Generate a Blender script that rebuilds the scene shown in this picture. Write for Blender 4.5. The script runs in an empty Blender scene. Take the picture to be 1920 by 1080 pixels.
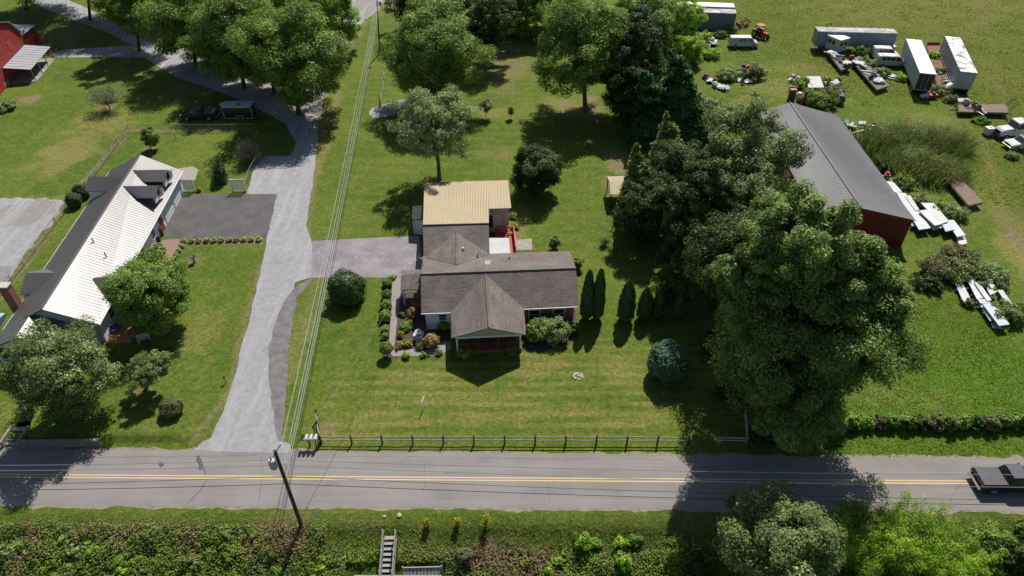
import bpy, math, random
import numpy as np
from mathutils import Vector, Matrix
R = math.radians
S = bpy.context.scene
COL = S.collection
random.seed(7)
rng = np.random.default_rng(11)

# ------------------------------------------------------------------ camera
FOC, PITCH, ROLL, HCAM = 1280.0, R(40), R(0.5), 50.0     # focal length in pixels of the 1920 wide picture
_cr, _sr = math.cos(ROLL), math.sin(ROLL)
FWD = Vector((0, math.cos(PITCH), -math.sin(PITCH)))
DN0 = Vector((0, -math.sin(PITCH), -math.cos(PITCH)))
RT0 = Vector((1, 0, 0))
RT = RT0 * _cr + DN0 * _sr
DN = DN0 * _cr - RT0 * _sr
CAM = Vector((0, 0, HCAM))
cam_d = bpy.data.cameras.new('camera')
cam_d.sensor_width = 36.0
cam_d.lens = 36.0 * FOC / 1920.0
cam_d.clip_end = 5000.0
cam = bpy.data.objects.new('camera', cam_d)
COL.objects.link(cam)
_m = Matrix((RT, -DN, -FWD)).transposed().to_4x4()
_m.translation = CAM
cam.matrix_world = _m
S.camera = cam

# ------------------------------------------------------------------ daylight
SUN_EL, SUN_AZ = R(52), R(17)                            # azimuth measured from +Y towards +X
w = bpy.data.worlds.new('World'); S.world = w; w.use_nodes = True
nt = w.node_tree; nt.nodes.clear()
_sky = nt.nodes.new('ShaderNodeTexSky'); _sky.sky_type = 'NISHITA'; _sky.sun_disc = False
_sky.sun_elevation = SUN_EL; _sky.sun_rotation = SUN_AZ
_bg = nt.nodes.new('ShaderNodeBackground'); _bg.inputs['Strength'].default_value = 0.065
_wo = nt.nodes.new('ShaderNodeOutputWorld')
nt.links.new(_sky.outputs[0], _bg.inputs[0]); nt.links.new(_bg.outputs[0], _wo.inputs[0])
_sd = bpy.data.lights.new('sun', 'SUN'); _sd.energy = 5.0; _sd.angle = R(0.5); _sd.color = (1.0, 0.95, 0.88)
sun = bpy.data.objects.new('sun', _sd); COL.objects.link(sun)
_to = Vector((math.cos(SUN_EL) * math.sin(SUN_AZ), math.cos(SUN_EL) * math.cos(SUN_AZ), math.sin(SUN_EL)))
sun.rotation_euler = (-_to).to_track_quat('-Z', 'Y').to_euler(); sun.location = (60, 160, 120)
S.view_settings.view_transform = 'Standard'; S.view_settings.look = 'None'
S.view_settings.exposure = 0.35; S.view_settings.gamma = 1.0; S.view_settings.use_curve_mapping = False
S.cycles.max_bounces = 6; S.cycles.diffuse_bounces = 3; S.cycles.transparent_max_bounces = 4

# ------------------------------------------------------------------ measuring helpers (survey of the site)
def ray(u, v):
    return RT * ((u - 960) / FOC) + DN * ((v - 540) / FOC) + FWD
def U(u, v, h=0.0):                                      # the point at height h on the line of sight
    d = ray(u, v); t = (h - HCAM) / d.z
    return CAM + d * t
def onY(u, v, Y):
    d = ray(u, v); return CAM + d * (Y / d.y)
def PX(p):
    d = Vector(p) - CAM; z = d.dot(FWD)
    return 960 + FOC * d.dot(RT) / z, 540 + FOC * d.dot(DN) / z
def up(B, v):                                            # height above B whose image row is v
    lo, hi = 0.0, 45.0
    for _ in range(40):
        m = (lo + hi) / 2
        if PX((B[0], B[1], m))[1] > v: lo = m
        else: hi = m
    return lo
def mpp(p):                                              # metres per pixel at p
    return (Vector(p) - CAM).dot(FWD) / FOC

# ------------------------------------------------------------------ materials
MATS = {}
def _nodes(name):
    m = bpy.data.materials.new(name); m.use_nodes = True
    n = m.node_tree; b = n.nodes['Principled BSDF']
    return m, n, b
def mixc(n, a, b, fac):
    x = n.nodes.new('ShaderNodeMix'); x.data_type = 'RGBA'
    for i, s in ((6, a), (7, b)):
        if isinstance(s, tuple): x.inputs[i].default_value = (*s, 1) if len(s) == 3 else s
        else: n.links.new(s, x.inputs[i])
    if isinstance(fac, float): x.inputs[0].default_value = fac
    else: n.links.new(fac, x.inputs[0])
    return x.outputs[2]
def noise(n, scale, detail=4.0, rough=.6, vec=None, dist=0.0):
    t = n.nodes.new('ShaderNodeTexNoise'); t.inputs['Scale'].default_value = scale
    t.inputs['Detail'].default_value = detail; t.inputs['Roughness'].default_value = rough
    t.inputs['Distortion'].default_value = dist
    if vec is None:
        g = n.nodes.new('ShaderNodeNewGeometry'); vec = g.outputs['Position']
    n.links.new(vec, t.inputs['Vector'])
    return t.outputs['Fac']
def ramp(n, src, stops):
    r = n.nodes.new('ShaderNodeValToRGB'); e = r.color_ramp.elements
    while len(e) < len(stops): e.new(.5)
    for i, (p, c) in enumerate(stops):
        e[i].position = p; e[i].color = (c, c, c, 1) if isinstance(c, (int, float)) else (*c, 1)
    n.links.new(src, r.inputs[0]); return r.outputs[0]
def math_(n, op, a, b=None):
    x = n.nodes.new('ShaderNodeMath'); x.operation = op
    for i, s in enumerate((a, b)):
        if s is None: continue
        if isinstance(s, (int, float)): x.inputs[i].default_value = s
        else: n.links.new(s, x.inputs[i])
    return x.outputs[0]
def bump(n, b, h, dist, strength=1.0):
    x = n.nodes.new('ShaderNodeBump'); x.inputs['Distance'].default_value = dist; x.inputs['Strength'].default_value = strength
    n.links.new(h, x.inputs['Height']); n.links.new(x.outputs[0], b.inputs['Normal'])
def attr(n, name):
    a = n.nodes.new('ShaderNodeAttribute'); a.attribute_name = name; return a.outputs['Fac']
def scaled(n, sx, sy, sz, rz=0.0):
    g = n.nodes.new('ShaderNodeNewGeometry'); mp = n.nodes.new('ShaderNodeMapping')
    mp.inputs['Scale'].default_value = (sx, sy, sz); mp.inputs['Rotation'].default_value = (0, 0, rz)
    n.links.new(g.outputs['Position'], mp.inputs['Vector']); return mp.outputs[0]
def M(name, c1, c2=None, scale=3.0, rough=.8, metal=0.0, bmp=0.0, bscale=None, spec=.3, lo=.35, hi=.65, detail=5.0, third=None):
    """a weathered surface: two tones in noise patches (and stains of a third tone), some relief"""
    if name in MATS: return MATS[name]
    m, n, b = _nodes(name)
    b.inputs['Roughness'].default_value = rough; b.inputs['Metallic'].default_value = metal
    b.inputs['Specular IOR Level'].default_value = spec
    if c2 is None: c2 = tuple(x * .8 for x in c1)
    c = mixc(n, c1, c2, ramp(n, noise(n, scale, detail), [(lo, 0.0), (hi, 1.0)]))
    if third:
        c = mixc(n, c, third[0], ramp(n, noise(n, third[1], 6.0, .7), [(third[2], 0.0), (third[2] + .1, 1.0)]))
    n.links.new(c, b.inputs['Base Color'])
    if bmp: bump(n, b, noise(n, bscale or scale * 6, 4.0), bmp)
    MATS[name] = m; return m
def leafmat(name, dark, light, tip=None, trans=.36, rough=.5, spec=.2):
    if name in MATS: return MATS[name]
    m, n, b = _nodes(name)
    dark, light = tuple(x * 1.9 for x in dark), tuple(x * 2.9 for x in light)
    if tip: tip = tuple(min(x * 2.5, .66) for x in tip)
    v = attr(n, 'tone')
    c = mixc(n, dark, light, v)
    if tip: c = mixc(n, c, tip, ramp(n, v, [(.78, 0.0), (.97, 1.0)]))
    n.links.new(c, b.inputs['Base Color']); b.inputs['Roughness'].default_value = rough
    b.inputs['Specular IOR Level'].default_value = spec
    t = n.nodes.new('ShaderNodeBsdfTranslucent'); n.links.new(c, t.inputs['Color'])
    mx = n.nodes.new('ShaderNodeMixShader'); mx.inputs[0].default_value = trans
    n.links.new(b.outputs[0], mx.inputs[1]); n.links.new(t.outputs[0], mx.inputs[2])
    n.links.new(mx.outputs[0], n.nodes['Material Output'].inputs[0])
    MATS[name] = m; return m
def glassmat():
    if 'window_glass' in MATS: return MATS['window_glass']
    m, n, b = _nodes('window_glass')
    b.inputs['Base Color'].default_value = (.02, .025, .03, 1); b.inputs['Roughness'].default_value = .08
    b.inputs['Specular IOR Level'].default_value = .7
    n.links.new(mixc(n, (.015, .02, .025), (.04, .045, .05), noise(n, 1.5)), b.inputs['Base Color'])
    MATS['window_glass'] = m; return m

# ------------------------------------------------------------------ object helpers
ORG = {}                                                 # world origin of every thing
class MB:
    """collects shapes, then links them as one mesh"""
    def __init__(s): s.v = []; s.f = []
    def poly(s, pts):
        i = len(s.v); s.v += [tuple(p) for p in pts]; s.f.append(tuple(range(i, i + len(pts)))); return s
    def prism(s, pts, off):                              # polygon swept by the vector off
        off = Vector(off); n = len(pts); i = len(s.v)
        a = [Vector(p) for p in pts]
        s.v += [tuple(p) for p in a] + [tuple(p + off) for p in a]
        nr = Vector((0, 0, 0))
        for k in range(n): nr += a[k].cross(a[(k + 1) % n])
        fl = nr.dot(off) > 0
        q = list(range(n))
        s.f.append(tuple(i + k for k in (q[::-1] if fl else q)))
        s.f.append(tuple(i + n + k for k in (q if fl else q[::-1])))
        for k in q:
            k2 = (k + 1) % n; t = (i + k, i + k2, i + n + k2, i + n + k)
            s.f.append(t if fl else t[::-1])
        return s
    def slab(s, pts, t): return s.prism(pts, (0, 0, -t))
    def box(s, c, size, rz=0.0, taper=1.0):
        cx, cy, cz = c; a, b_, h = size[0] / 2, size[1] / 2, size[2] / 2
        co, si = math.cos(rz), math.sin(rz); i = len(s.v)
        for dz, k in ((-h, 1.0), (h, taper)):
            for x, y in ((-a, -b_), (a, -b_), (a, b_), (-a, b_)):
                x *= k; y *= k
                s.v.append((cx + x * co - y * si, cy + x * si + y * co, cz + dz))
        for f in ((3, 2, 1, 0), (4, 5, 6, 7), (0, 1, 5, 4), (1, 2, 6, 5), (2, 3, 7, 6), (3, 0, 4, 7)):
            s.f.append(tuple(i + k for k in f))
        return s
    def tube(s, pts, r, n=6, cap=True):                  # r a number or one radius per point
        pts = [Vector(p) for p in pts]; rr = r if isinstance(r, (list, tuple)) else [r] * len(pts)
        i0 = len(s.v)
        for k, p in enumerate(pts):
            d = (pts[min(k + 1, len(pts) - 1)] - pts[max(k - 1, 0)])
            d = d.normalized() if d.length > 1e-9 else Vector((0, 0, 1))
            a = d.cross(Vector((0, 0, 1)) if abs(d.z) < .9 else Vector((1, 0, 0))).normalized(); b_ = d.cross(a)
            for j in range(n):
                t = 2 * math.pi * j / n
                s.v.append(tuple(p + (a * math.cos(t) + b_ * math.sin(t)) * rr[k]))
        for k in range(len(pts) - 1):
            for j in range(n):
                j2 = (j + 1) % n; o = i0 + k * n
                s.f.append((o + j, o + n + j, o + n + j2, o + j2))
        if cap:
            s.f.append(tuple(i0 + j for j in range(n)))
            s.f.append(tuple(i0 + (len(pts) - 1) * n + j for j in range(n))[::-1])
        return s
    def cyl(s, c, r, h, n=16, axis='z', r2=None):
        c = Vector(c); d = {'x': Vector((1, 0, 0)), 'y': Vector((0, 1, 0)), 'z': Vector((0, 0, 1))}[axis] * (h / 2)
        return s.tube([c - d, c + d], [r, r if r2 is None else r2], n)
    def lathe(s, c, prof, n=16):                         # prof: (radius, height) going up
        i = len(s.v); c = Vector(c)
        for r, z in prof:
            for j in range(n):
                t = 2 * math.pi * j / n; s.v.append((c.x + r * math.cos(t), c.y + r * math.sin(t), c.z + z))
        for k in range(len(prof) - 1):
            for j in range(n):
                j2 = (j + 1) % n; s.f.append((i + k * n + j, i + k * n + j2, i + (k + 1) * n + j2, i + (k + 1) * n + j))
        s.f.append(tuple(i + j for j in range(n))[::-1]); s.f.append(tuple(i + (len(prof) - 1) * n + j for j in range(n)))
        return s
    def profile(s, pts, hw, top=None, z0=None):          # side outline (x, z) extruded across y, narrowing above z0
        zs = [p[1] for p in pts]; zt = max(zs); i = len(s.v); n = len(pts)
        def wd(z):
            if top is None or z <= z0: return hw
            return hw + (top - hw) * (z - z0) / max(zt - z0, 1e-6)
        for sg in (1, -1):
            for x, z in pts: s.v.append((x, sg * wd(z), z))
        s.f.append(tuple(i + k for k in range(n))); s.f.append(tuple(i + n + k for k in range(n))[::-1])
        for k in range(n):
            k2 = (k + 1) % n; s.f.append((i + k2, i + k, i + n + k, i + n + k2))
        return s
def new_mesh(name, verts, faces, mat):
    me = bpy.data.meshes.new(name); me.from_pydata(verts, [], faces); me.update()
    for m in (mat if isinstance(mat, (list, tuple)) else [mat]): me.materials.append(m)
    return me
def np_mesh(name, V, F, mat, tone=None, smooth=False):   # V (n,3), F (m,k) arrays
    V = np.ascontiguousarray(V, dtype=np.float32); F = np.ascontiguousarray(F, dtype=np.int32)
    me = bpy.data.meshes.new(name); k = F.shape[1]
    me.vertices.add(len(V)); me.vertices.foreach_set('co', V.ravel())
    me.loops.add(F.size); me.loops.foreach_set('vertex_index', F.ravel())
    me.polygons.add(len(F)); me.polygons.foreach_set('loop_start', np.arange(0, F.size, k, dtype=np.int32))
    if smooth: me.polygons.foreach_set('use_smooth', np.ones(len(F), dtype=bool))
    if tone is not None:
        for nm, arr in (tone.items() if isinstance(tone, dict) else (('tone', tone),)):
            a = me.attributes.new(nm, 'FLOAT', 'POINT'); a.data.foreach_set('value', np.ascontiguousarray(arr, dtype=np.float32))
    me.update(calc_edges=True)
    me.materials.append(mat); return me
def thing(name, label, cat, loc=(0, 0, 0), group=None, rz=0.0):
    o = bpy.data.objects.new(name, None); COL.objects.link(o); o.empty_display_size = .3
    o.location = loc; o.rotation_euler = (0, 0, rz)
    o['label'] = label; o['category'] = cat
    if group: o['group'] = group
    ORG[o.name] = Vector(loc); return o
def tag(o, label, cat, group=None, kind=None):
    if label: o['label'] = label
    if cat: o['category'] = cat
    if group: o['group'] = group
    if kind: o['kind'] = kind
    return o
def link(name, me, parent=None, label=None, loc=None):
    o = bpy.data.objects.new(name, me); COL.objects.link(o)
    if loc is not None: o.location = loc
    if parent is not None: o.parent = parent; ORG[o.name] = ORG.get(parent.name, Vector((0, 0, 0)))
    if label: o['label'] = label
    return o
def part(parent, name, mb, mat, label=None, world=True, bev=0.0, smooth=False):
    """a mesh under parent; its shapes are given in site coordinates when world is set, else relative to the thing"""
    og = ORG[parent.name] if world else Vector((0, 0, 0))
    vs = [(x - og.x, y - og.y, z - og.z) for x, y, z in mb.v]
    me = new_mesh(name, vs, mb.f, mat)
    if smooth: me.polygons.foreach_set('use_smooth', [True] * len(me.polygons))
    o = link(name, me, parent, label)
    if bev:
        b = o.modifiers.new('edge', 'BEVEL'); b.width = bev; b.segments = 2; b.limit_method = 'ANGLE'; b.angle_limit = R(35)
    return o
def solo(name, mb, mat, label, cat, group=None, kind=None, bev=0.0, smooth=False):
    """a thing that is one mesh, its origin at the base"""
    A = np.array(mb.v); c = Vector(((A[:, 0].min() + A[:, 0].max()) / 2, (A[:, 1].min() + A[:, 1].max()) / 2, A[:, 2].min()))
    me = new_mesh(name, [(x - c.x, y - c.y, z - c.z) for x, y, z in mb.v], mb.f, mat)
    if smooth: me.polygons.foreach_set('use_smooth', [True] * len(me.polygons))
    o = link(name, me, None, None, c); ORG[o.name] = c
    if bev:
        b = o.modifiers.new('edge', 'BEVEL'); b.width = bev; b.segments = 2; b.limit_method = 'ANGLE'; b.angle_limit = R(35)
    return tag(o, label, cat, group, kind)
def kids(o): return [c for c in bpy.data.objects if c.parent == o]
def dup(root, loc, rz, label, group=None):
    r = root.copy(); COL.objects.link(r); r.location = loc; r.rotation_euler = (0, 0, rz); r['label'] = label
    if group: r['group'] = group
    for ch in kids(root):
        if ch == r: continue
        c = ch.copy(); COL.objects.link(c); c.parent = r
        for g in kids(ch):
            d = g.copy(); COL.objects.link(d); d.parent = c
    ORG[r.name] = Vector(loc); return r
def V3(p, z=None): p = Vector(p); return Vector((p.x, p.y, p.z if z is None else z))
def lerp(a, b, t): return Vector(a) + (Vector(b) - Vector(a)) * t
# ------------------------------------------------------------------ ground
def sstep(a, b, x): t = np.clip((x - a) / (b - a), 0, 1); return t * t * (3 - 2 * t)
def vnoise(x, y, s, seed):                               # smooth value noise on arrays
    x = x / s; y = y / s; xi = np.floor(x).astype(int); yi = np.floor(y).astype(int); fx = x - xi; fy = y - yi
    fx = fx * fx * (3 - 2 * fx); fy = fy * fy * (3 - 2 * fy)
    def h(a, b):
        n = (a * 374761393 + b * 668265263 + seed * 974634777) & 0x7fffffff
        n = ((n ^ (n >> 13)) * 1274126177) & 0x7fffffff
        return ((n ^ (n >> 16)) & 0xffff) / 65535.0
    return (h(xi, yi) * (1 - fx) + h(xi + 1, yi) * fx) * (1 - fy) + (h(xi, yi + 1) * (1 - fx) + h(xi + 1, yi + 1) * fx) * fy
_rs0, _rs1 = U(0, 947), U(1920, 958)                     # near edge of the road
def road_y(x): return _rs0.y + (_rs1.y - _rs0.y) * (x - _rs0.x) / (_rs1.x - _rs0.x)
def hgt(x, y):                                           # the lie of the land
    d = road_y(x) - 1.35 - y                             # beyond the near verge the bank falls away
    z = -np.clip(d, 0, None) * .5 * sstep(0, 1.0, d)
    z = np.where(d > 9, -4.5 - (d - 9) * .02, z)
    z = z + sstep(.3, 3, d) * (vnoise(x, y, 1.7, 3) - .5) * .55
    wx = sstep(-49, -47.5, x) * 0 + 1                    # the left yard sits a step above the road behind its stone wall
    yard = sstep(38.3, 38.9, y) * (1 - sstep(42, 52, y)) * (1 - sstep(-31.5, -27, x)) * .45
    return z + yard * wx
def H1(x, y): return float(hgt(np.array([x]), np.array([y]))[0])
def G(u, v, up_=0.0):                                    # the point of the ground on the line of sight
    d = ray(u, v); t = -HCAM / d.z; p = CAM + d * t
    for _ in range(12):
        t = (H1(p.x, p.y) - HCAM) / d.z; p = CAM + d * t
    p.z = H1(p.x, p.y) + up_
    return p
def project(x, y, z):
    d = np.stack([x, y, z - HCAM], -1); zz = d @ np.array(FWD)
    return 960 + FOC * (d @ np.array(RT)) / zz, 540 + FOC * (d @ np.array(DN)) / zz
xs = np.concatenate([np.linspace(-1800, -130, 14), np.arange(-125, 125.1, .5), np.linspace(130, 1800, 14)])
ys = np.concatenate([np.linspace(-300, 15, 12), np.arange(18, 60, .3), np.arange(60, 172, .5), np.linspace(176, 2500, 16)])
gx, gy = np.meshgrid(xs, ys); gz = hgt(gx, gy)
def blob(u0, v0, ru, rv, k=1.0):                         # soft patch measured in the survey picture, turned into a patch of ground
    p = U(u0, v0); q = U(u0 + ru, v0); t = U(u0, v0 - rv)
    rx = abs(q.x - p.x); ry = abs(t.y - p.y)
    dx = (gx - p.x) / rx; dy = (gy - p.y) / ry
    wob = (vnoise(gx, gy, 2.2, 5) - .5) * .9 + (vnoise(gx, gy, .8, 6) - .5) * .5
    return k * (1 - sstep(.45, 1.15, np.sqrt(dx * dx + dy * dy) + wob))
def region(pts, soft=1.0):                               # 1 inside an area of ground
    P = np.array([(p.x, p.y) for p in pts]); ins = np.zeros(gx.shape, bool); dm = np.full(gx.shape, 1e9)
    for i in range(len(P)):
        a, b = P[i], P[(i + 1) % len(P)]
        c = ((a[1] > gy) != (b[1] > gy)) & (gx < (b[0] - a[0]) * (gy - a[1]) / (b[1] - a[1] + 1e-12) + a[0]); ins ^= c
        ab = b - a; t = np.clip(((gx - a[0]) * ab[0] + (gy - a[1]) * ab[1]) / (ab @ ab), 0, 1)
        dm = np.minimum(dm, np.hypot(gx - a[0] - t * ab[0], gy - a[1] - t * ab[1]))
    return np.clip(.5 + np.where(ins, dm, -dm) / (2 * soft), 0, 1)
def UU(*pts): return [U(u, v) for u, v in pts]
dry = np.zeros(gx.shape); bare = np.zeros(gx.shape); meadow = np.zeros(gx.shape)
for b in ((140, 270, 60, 50, .9), (110, 300, 50, 40, .8), (200, 225, 60, 25, .6), (60, 375, 60, 12, .9), (380, 620, 40, 60, .45), (300, 800, 60, 20, .3), (110, 560, 30, 30, .4), (20, 690, 40, 40, .6),
          (690, 820, 100, 12, .5), (760, 705, 70, 20, .5), (700, 790, 70, 25, .45), (900, 785, 160, 10, .5), (1010, 690, 60, 20, .5), (1160, 700, 60, 30, .6), (1200, 790, 90, 14, .6), (860, 750, 160, 12, .45), (1090, 770, 120, 10, .45),
          (560, 640, 25, 120, .5), (590, 560, 30, 70, .3), (630, 130, 14, 70, .8), (615, 215, 14, 60, .7), (660, 60, 20, 30, .8), (700, 22, 40, 10, .9), (600, 300, 14, 60, .8), (905, 210, 60, 10, .6), (1060, 195, 70, 20, .6), (940, 290, 70, 15, .4),
          (1150, 290, 25, 30, .5), (980, 425, 15, 40, .8), (1660, 745, 60, 25, .5), (1740, 750, 80, 15, .4), (1890, 410, 25, 60, .8), (1900, 470, 25, 40, .8), (1780, 300, 30, 40, .6), (1820, 370, 30, 30, .5), (1760, 235, 60, 30, .4),
          (1440, 165, 60, 18, .5), (1500, 130, 80, 12, .5), (1800, 20, 260, 30, .6), (1600, 20, 120, 30, .6), (1720, 60, 200, 50, .35), (1880, 150, 60, 60, .4), (1850, 270, 30, 20, .4)):
    dry = np.maximum(dry, blob(*b))
for b in ((52, 185, 18, 9, .9), (1165, 310, 28, 22, .8), (1150, 350, 24, 20, .5), (1095, 205, 50, 22, .9), (207, 206, 24, 9, .8), (283, 278, 12, 5, .8), (908, 221, 10, 4, .8), (958, 222, 10, 4, .8), (365, 484, 22, 14, .8),
          (1088, 705, 14, 10, .5), (270, 738, 14, 7, .6), (175, 725, 14, 18, .7), (620, 800, 14, 25, .6), (960, 430, 18, 30, .5), (1910, 450, 10, 50, .8), (625, 130, 8, 50, .6), (580, 300, 6, 130, .5), (655, 90, 10, 30, .5), (150, 60, 60, 30, .7), (310, 60, 60, 40, .7), (420, 110, 60, 50, .75), (520, 160, 60, 40, .75), (590, 130, 30, 60, .6), (560, 190, 50, 30, .6), (940, 120, 60, 40, .6), (730, 10, 60, 10, .6),
          (330, 130, 50, 14, .5), (1750, 970, 60, 14, .9), (910, 1030, 60, 30, .8), (960, 1060, 60, 20, .8), (870, 1050, 40, 30, .6), (1320, 1020, 60, 60, .6), (1240, 1075, 30, 10, .5), (690, 985, 50, 14, .3), (530, 975, 60, 20, .45), (250, 1010, 60, 20, .3), (1450, 830, 80, 20, .4), (1330, 500, 60, 120, .3), (1400, 700, 70, 90, .35)):
    bare = np.maximum(bare, blob(*b))
# worn tracks
for pts, wd, k in ((((1850, 300), (1885, 400), (1905, 470), (1920, 520)), 7, .8), (((1830, 250), (1875, 330), (1915, 400)), 6, .5), (((1380, 190), (1440, 165), (1500, 145), (1590, 140)), 9, .6), (((1400, 205), (1470, 178), (1500, 175)), 8, .4), (((645, 80), (690, 40), (760, 0)), 6, .7)):
    for (a, b_) in zip(pts[:-1], pts[1:]):
        a2, b2 = U(*a), U(*b_); ab = np.array([b2.x - a2.x, b2.y - a2.y])
        t = np.clip(((gx - a2.x) * ab[0] + (gy - a2.y) * ab[1]) / (ab @ ab), 0, 1)
        dd = np.hypot(gx - a2.x - t * ab[0], gy - a2.y - t * ab[1]) / (wd * .09)
        dry = np.maximum(dry, k * (1 - sstep(.2, 1.3, dd + (vnoise(gx, gy, .9, 9) - .5))))
# strips of bare earth along both sides of the wire fence, and along the drive
for pts, wd, k in ((((0, 560), (60, 480), (130, 370), (215, 275), (243, 243)), .45, .9), (((243, 244), (300, 246), (395, 245), (480, 243)), .45, .8), (((585, 450), (578, 500)), .4, .6), (((545, 560), (530, 700), (525, 830)), .35, .7), (((590, 340), (575, 440)), .35, .7), (((360, 830), (430, 740), (450, 640), (490, 500)), .35, .7)):
    for (a, b_) in zip(pts[:-1], pts[1:]):
        a2, b2 = U(*a), U(*b_); ab = np.array([b2.x - a2.x, b2.y - a2.y])
        t = np.clip(((gx - a2.x) * ab[0] + (gy - a2.y) * ab[1]) / (ab @ ab), 0, 1)
        dd = np.hypot(gx - a2.x - t * ab[0], gy - a2.y - t * ab[1]) / wd
        bare = np.maximum(bare, k * (1 - sstep(.4, 1.3, dd + (vnoise(gx, gy, .9, 9) - .5) * .8)))
meadow = np.maximum(region(UU((1330, -20), (1390, 60), (1480, 110), (1560, 160), (1700, 190), (1800, 200), (1830, 330), (1900, 420), (1960, 430), (3000, 420), (3000, -60)), 4.0), 0)
rough = np.maximum(meadow, region([Vector((-140, y, 0)) for y in (20,)] + [Vector((-140, 31.2, 0)), Vector((140, 30.0, 0)), Vector((140, 10, 0)), Vector((-140, 10, 0))], .8))
mow = region(UU((600, 815), (1290, 815), (1330, 640), (1000, 640), (720, 690), (620, 700)), 1.5)
mow2 = region(UU((240, 250), (590, 250), (560, 430), (640, 60), (1160, 60), (1120, 480), (980, 330), (600, 460)), 3)
hay = region(UU((1500, 640), (1700, 640), (2100, 610), (3600, 560), (3600, 890), (1960, 870), (1560, 860), (1450, 760)), 4)
idx = np.arange(gx.size).reshape(gx.shape)
F = np.stack([idx[:-1, :-1], idx[:-1, 1:], idx[1:, 1:], idx[1:, :-1]], -1).reshape(-1, 4)
def grass_mat():
    m, n, b = _nodes('grass')
    big = noise(n, .09, 3.0, .5); mid = noise(n, .6, 6.0, .7); spot = noise(n, 1.7, 5.0, .7); fine = noise(n, 5.0, 5.0, .75); grain = noise(n, 22.0, 3.0, .8)
    c = mixc(n, (.052, .104, .009), (.104, .152, .017), ramp(n, big, [(.35, 0.0), (.65, 1.0)]))
    c = mixc(n, c, (.19, .175, .045), math_(n, 'MULTIPLY', ramp(n, mid, [(.42, 0.0), (.70, 1.0)]), .75))
    c = mixc(n, c, (.045, .090, .008), math_(n, 'MULTIPLY', ramp(n, spot, [(.34, 1.0), (.50, 0.0)]), .6))
    # mown stripes
    for at, sc, rz, amt, lo in (('mow', .55, 0.02, .85, .3), ('mow2', .33, .12, .2, .3)):
        g = n.nodes.new('ShaderNodeNewGeometry'); mp = n.nodes.new('ShaderNodeMapping'); mp.inputs['Rotation'].default_value = (0, 0, rz)
        n.links.new(g.outputs['Position'], mp.inputs['Vector'])
        wv = n.nodes.new('ShaderNodeTexWave'); wv.bands_direction = 'Y'; wv.inputs['Scale'].default_value = sc * .45
        wv.inputs['Distortion'].default_value = 3.5; wv.inputs['Detail'].default_value = 4; wv.inputs['Detail Scale'].default_value = .35
        n.links.new(mp.outputs[0], wv.inputs['Vector'])
        f = math_(n, 'MULTIPLY', math_(n, 'MULTIPLY', ramp(n, wv.outputs['Fac'], [(lo, 0.0), (.85, 1.0)]), attr(n, at)), amt)
        f = math_(n, 'MULTIPLY', f, ramp(n, noise(n, .22, 4.0, .6), [(.38, .1), (.6, 1.0)]))
        c = mixc(n, c, (.215, .20, .055), f)
    c = mixc(n, c, mixc(n, (.056, .140, .008), (.112, .195, .017), ramp(n, spot, [(.35, 0.0), (.65, 1.0)])), math_(n, 'MULTIPLY', attr(n, 'hay'), .7))
    streak = noise(n, 1.0, 5.0, .7, scaled(n, .5, 1.5, 1, .5))
    mc = mixc(n, (.090, .150, .015), (.200, .196, .036), ramp(n, streak, [(.32, 0.0), (.68, 1.0)]))
    mc = mixc(n, mc, (.27, .20, .075), ramp(n, noise(n, .35, 5.0, .7), [(.58, 0.0), (.75, .6)]))
    mc = mixc(n, mc, (.07, .12, .014), math_(n, 'MULTIPLY', ramp(n, spot, [(.36, 1.0), (.50, 0.0)]), .6))
    c = mixc(n, c, mc, math_(n, 'MULTIPLY', attr(n, 'meadow'), .9))
    d = math_(n, 'MULTIPLY', attr(n, 'dry'), ramp(n, fine, [(.3, .25), (.65, 1.0)]))
    c = mixc(n, c, (.27, .215, .085), d)
    e = math_(n, 'MULTIPLY', attr(n, 'bare'), ramp(n, fine, [(.28, .45), (.55, 1.0)]))
    c = mixc(n, c, mixc(n, (.30, .215, .135), (.17, .115, .075), mid), e)
    c = mixc(n, c, (.035, .06, .007), math_(n, 'MULTIPLY', ramp(n, grain, [(.40, 1.0), (.55, 0.0)]), .5))
    c = mixc(n, c, (.25, .25, .085), math_(n, 'MULTIPLY', ramp(n, grain, [(.56, 0.0), (.72, 1.0)]), .5))
    c = mixc(n, c, (.032, .062, .006), math_(n, 'MULTIPLY', ramp(n, fine, [(.38, 1.0), (.50, 0.0)]), .6))
    blot = noise(n, 2.3, 7.0, .82)
    gain = math_(n, 'MULTIPLY', ramp(n, blot, [(.30, .30), (.5, .62), (.70, 1.0)]), 1.72)
    vm = n.nodes.new('ShaderNodeVectorMath'); vm.operation = 'SCALE'; n.links.new(c, vm.inputs[0]); n.links.new(gain, vm.inputs['Scale']); c = vm.outputs[0]
    n.links.new(c, b.inputs['Base Color']); b.inputs['Roughness'].default_value = .9; b.inputs['Specular IOR Level'].default_value = .1
    h = math_(n, 'ADD', math_(n, 'MULTIPLY', fine, .6), math_(n, 'MULTIPLY', grain, .4))
    h = math_(n, 'MULTIPLY', h, math_(n, 'ADD', .8, math_(n, 'MULTIPLY', attr(n, 'rough'), 1.6)))
    bump(n, b, h, .16)
    return m
gme = np_mesh('ground', np.stack([gx, gy, gz], -1).reshape(-1, 3), F, grass_mat(),
              {'dry': dry.ravel(), 'bare': bare.ravel(), 'meadow': meadow.ravel(), 'rough': rough.ravel(), 'mow': mow.ravel(), 'mow2': mow2.ravel(), 'hay': hay.ravel()}, smooth=True)
tag(link('ground', gme), 'mown green lawns, dry patches and rough meadow around the houses', None, kind='structure')

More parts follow.
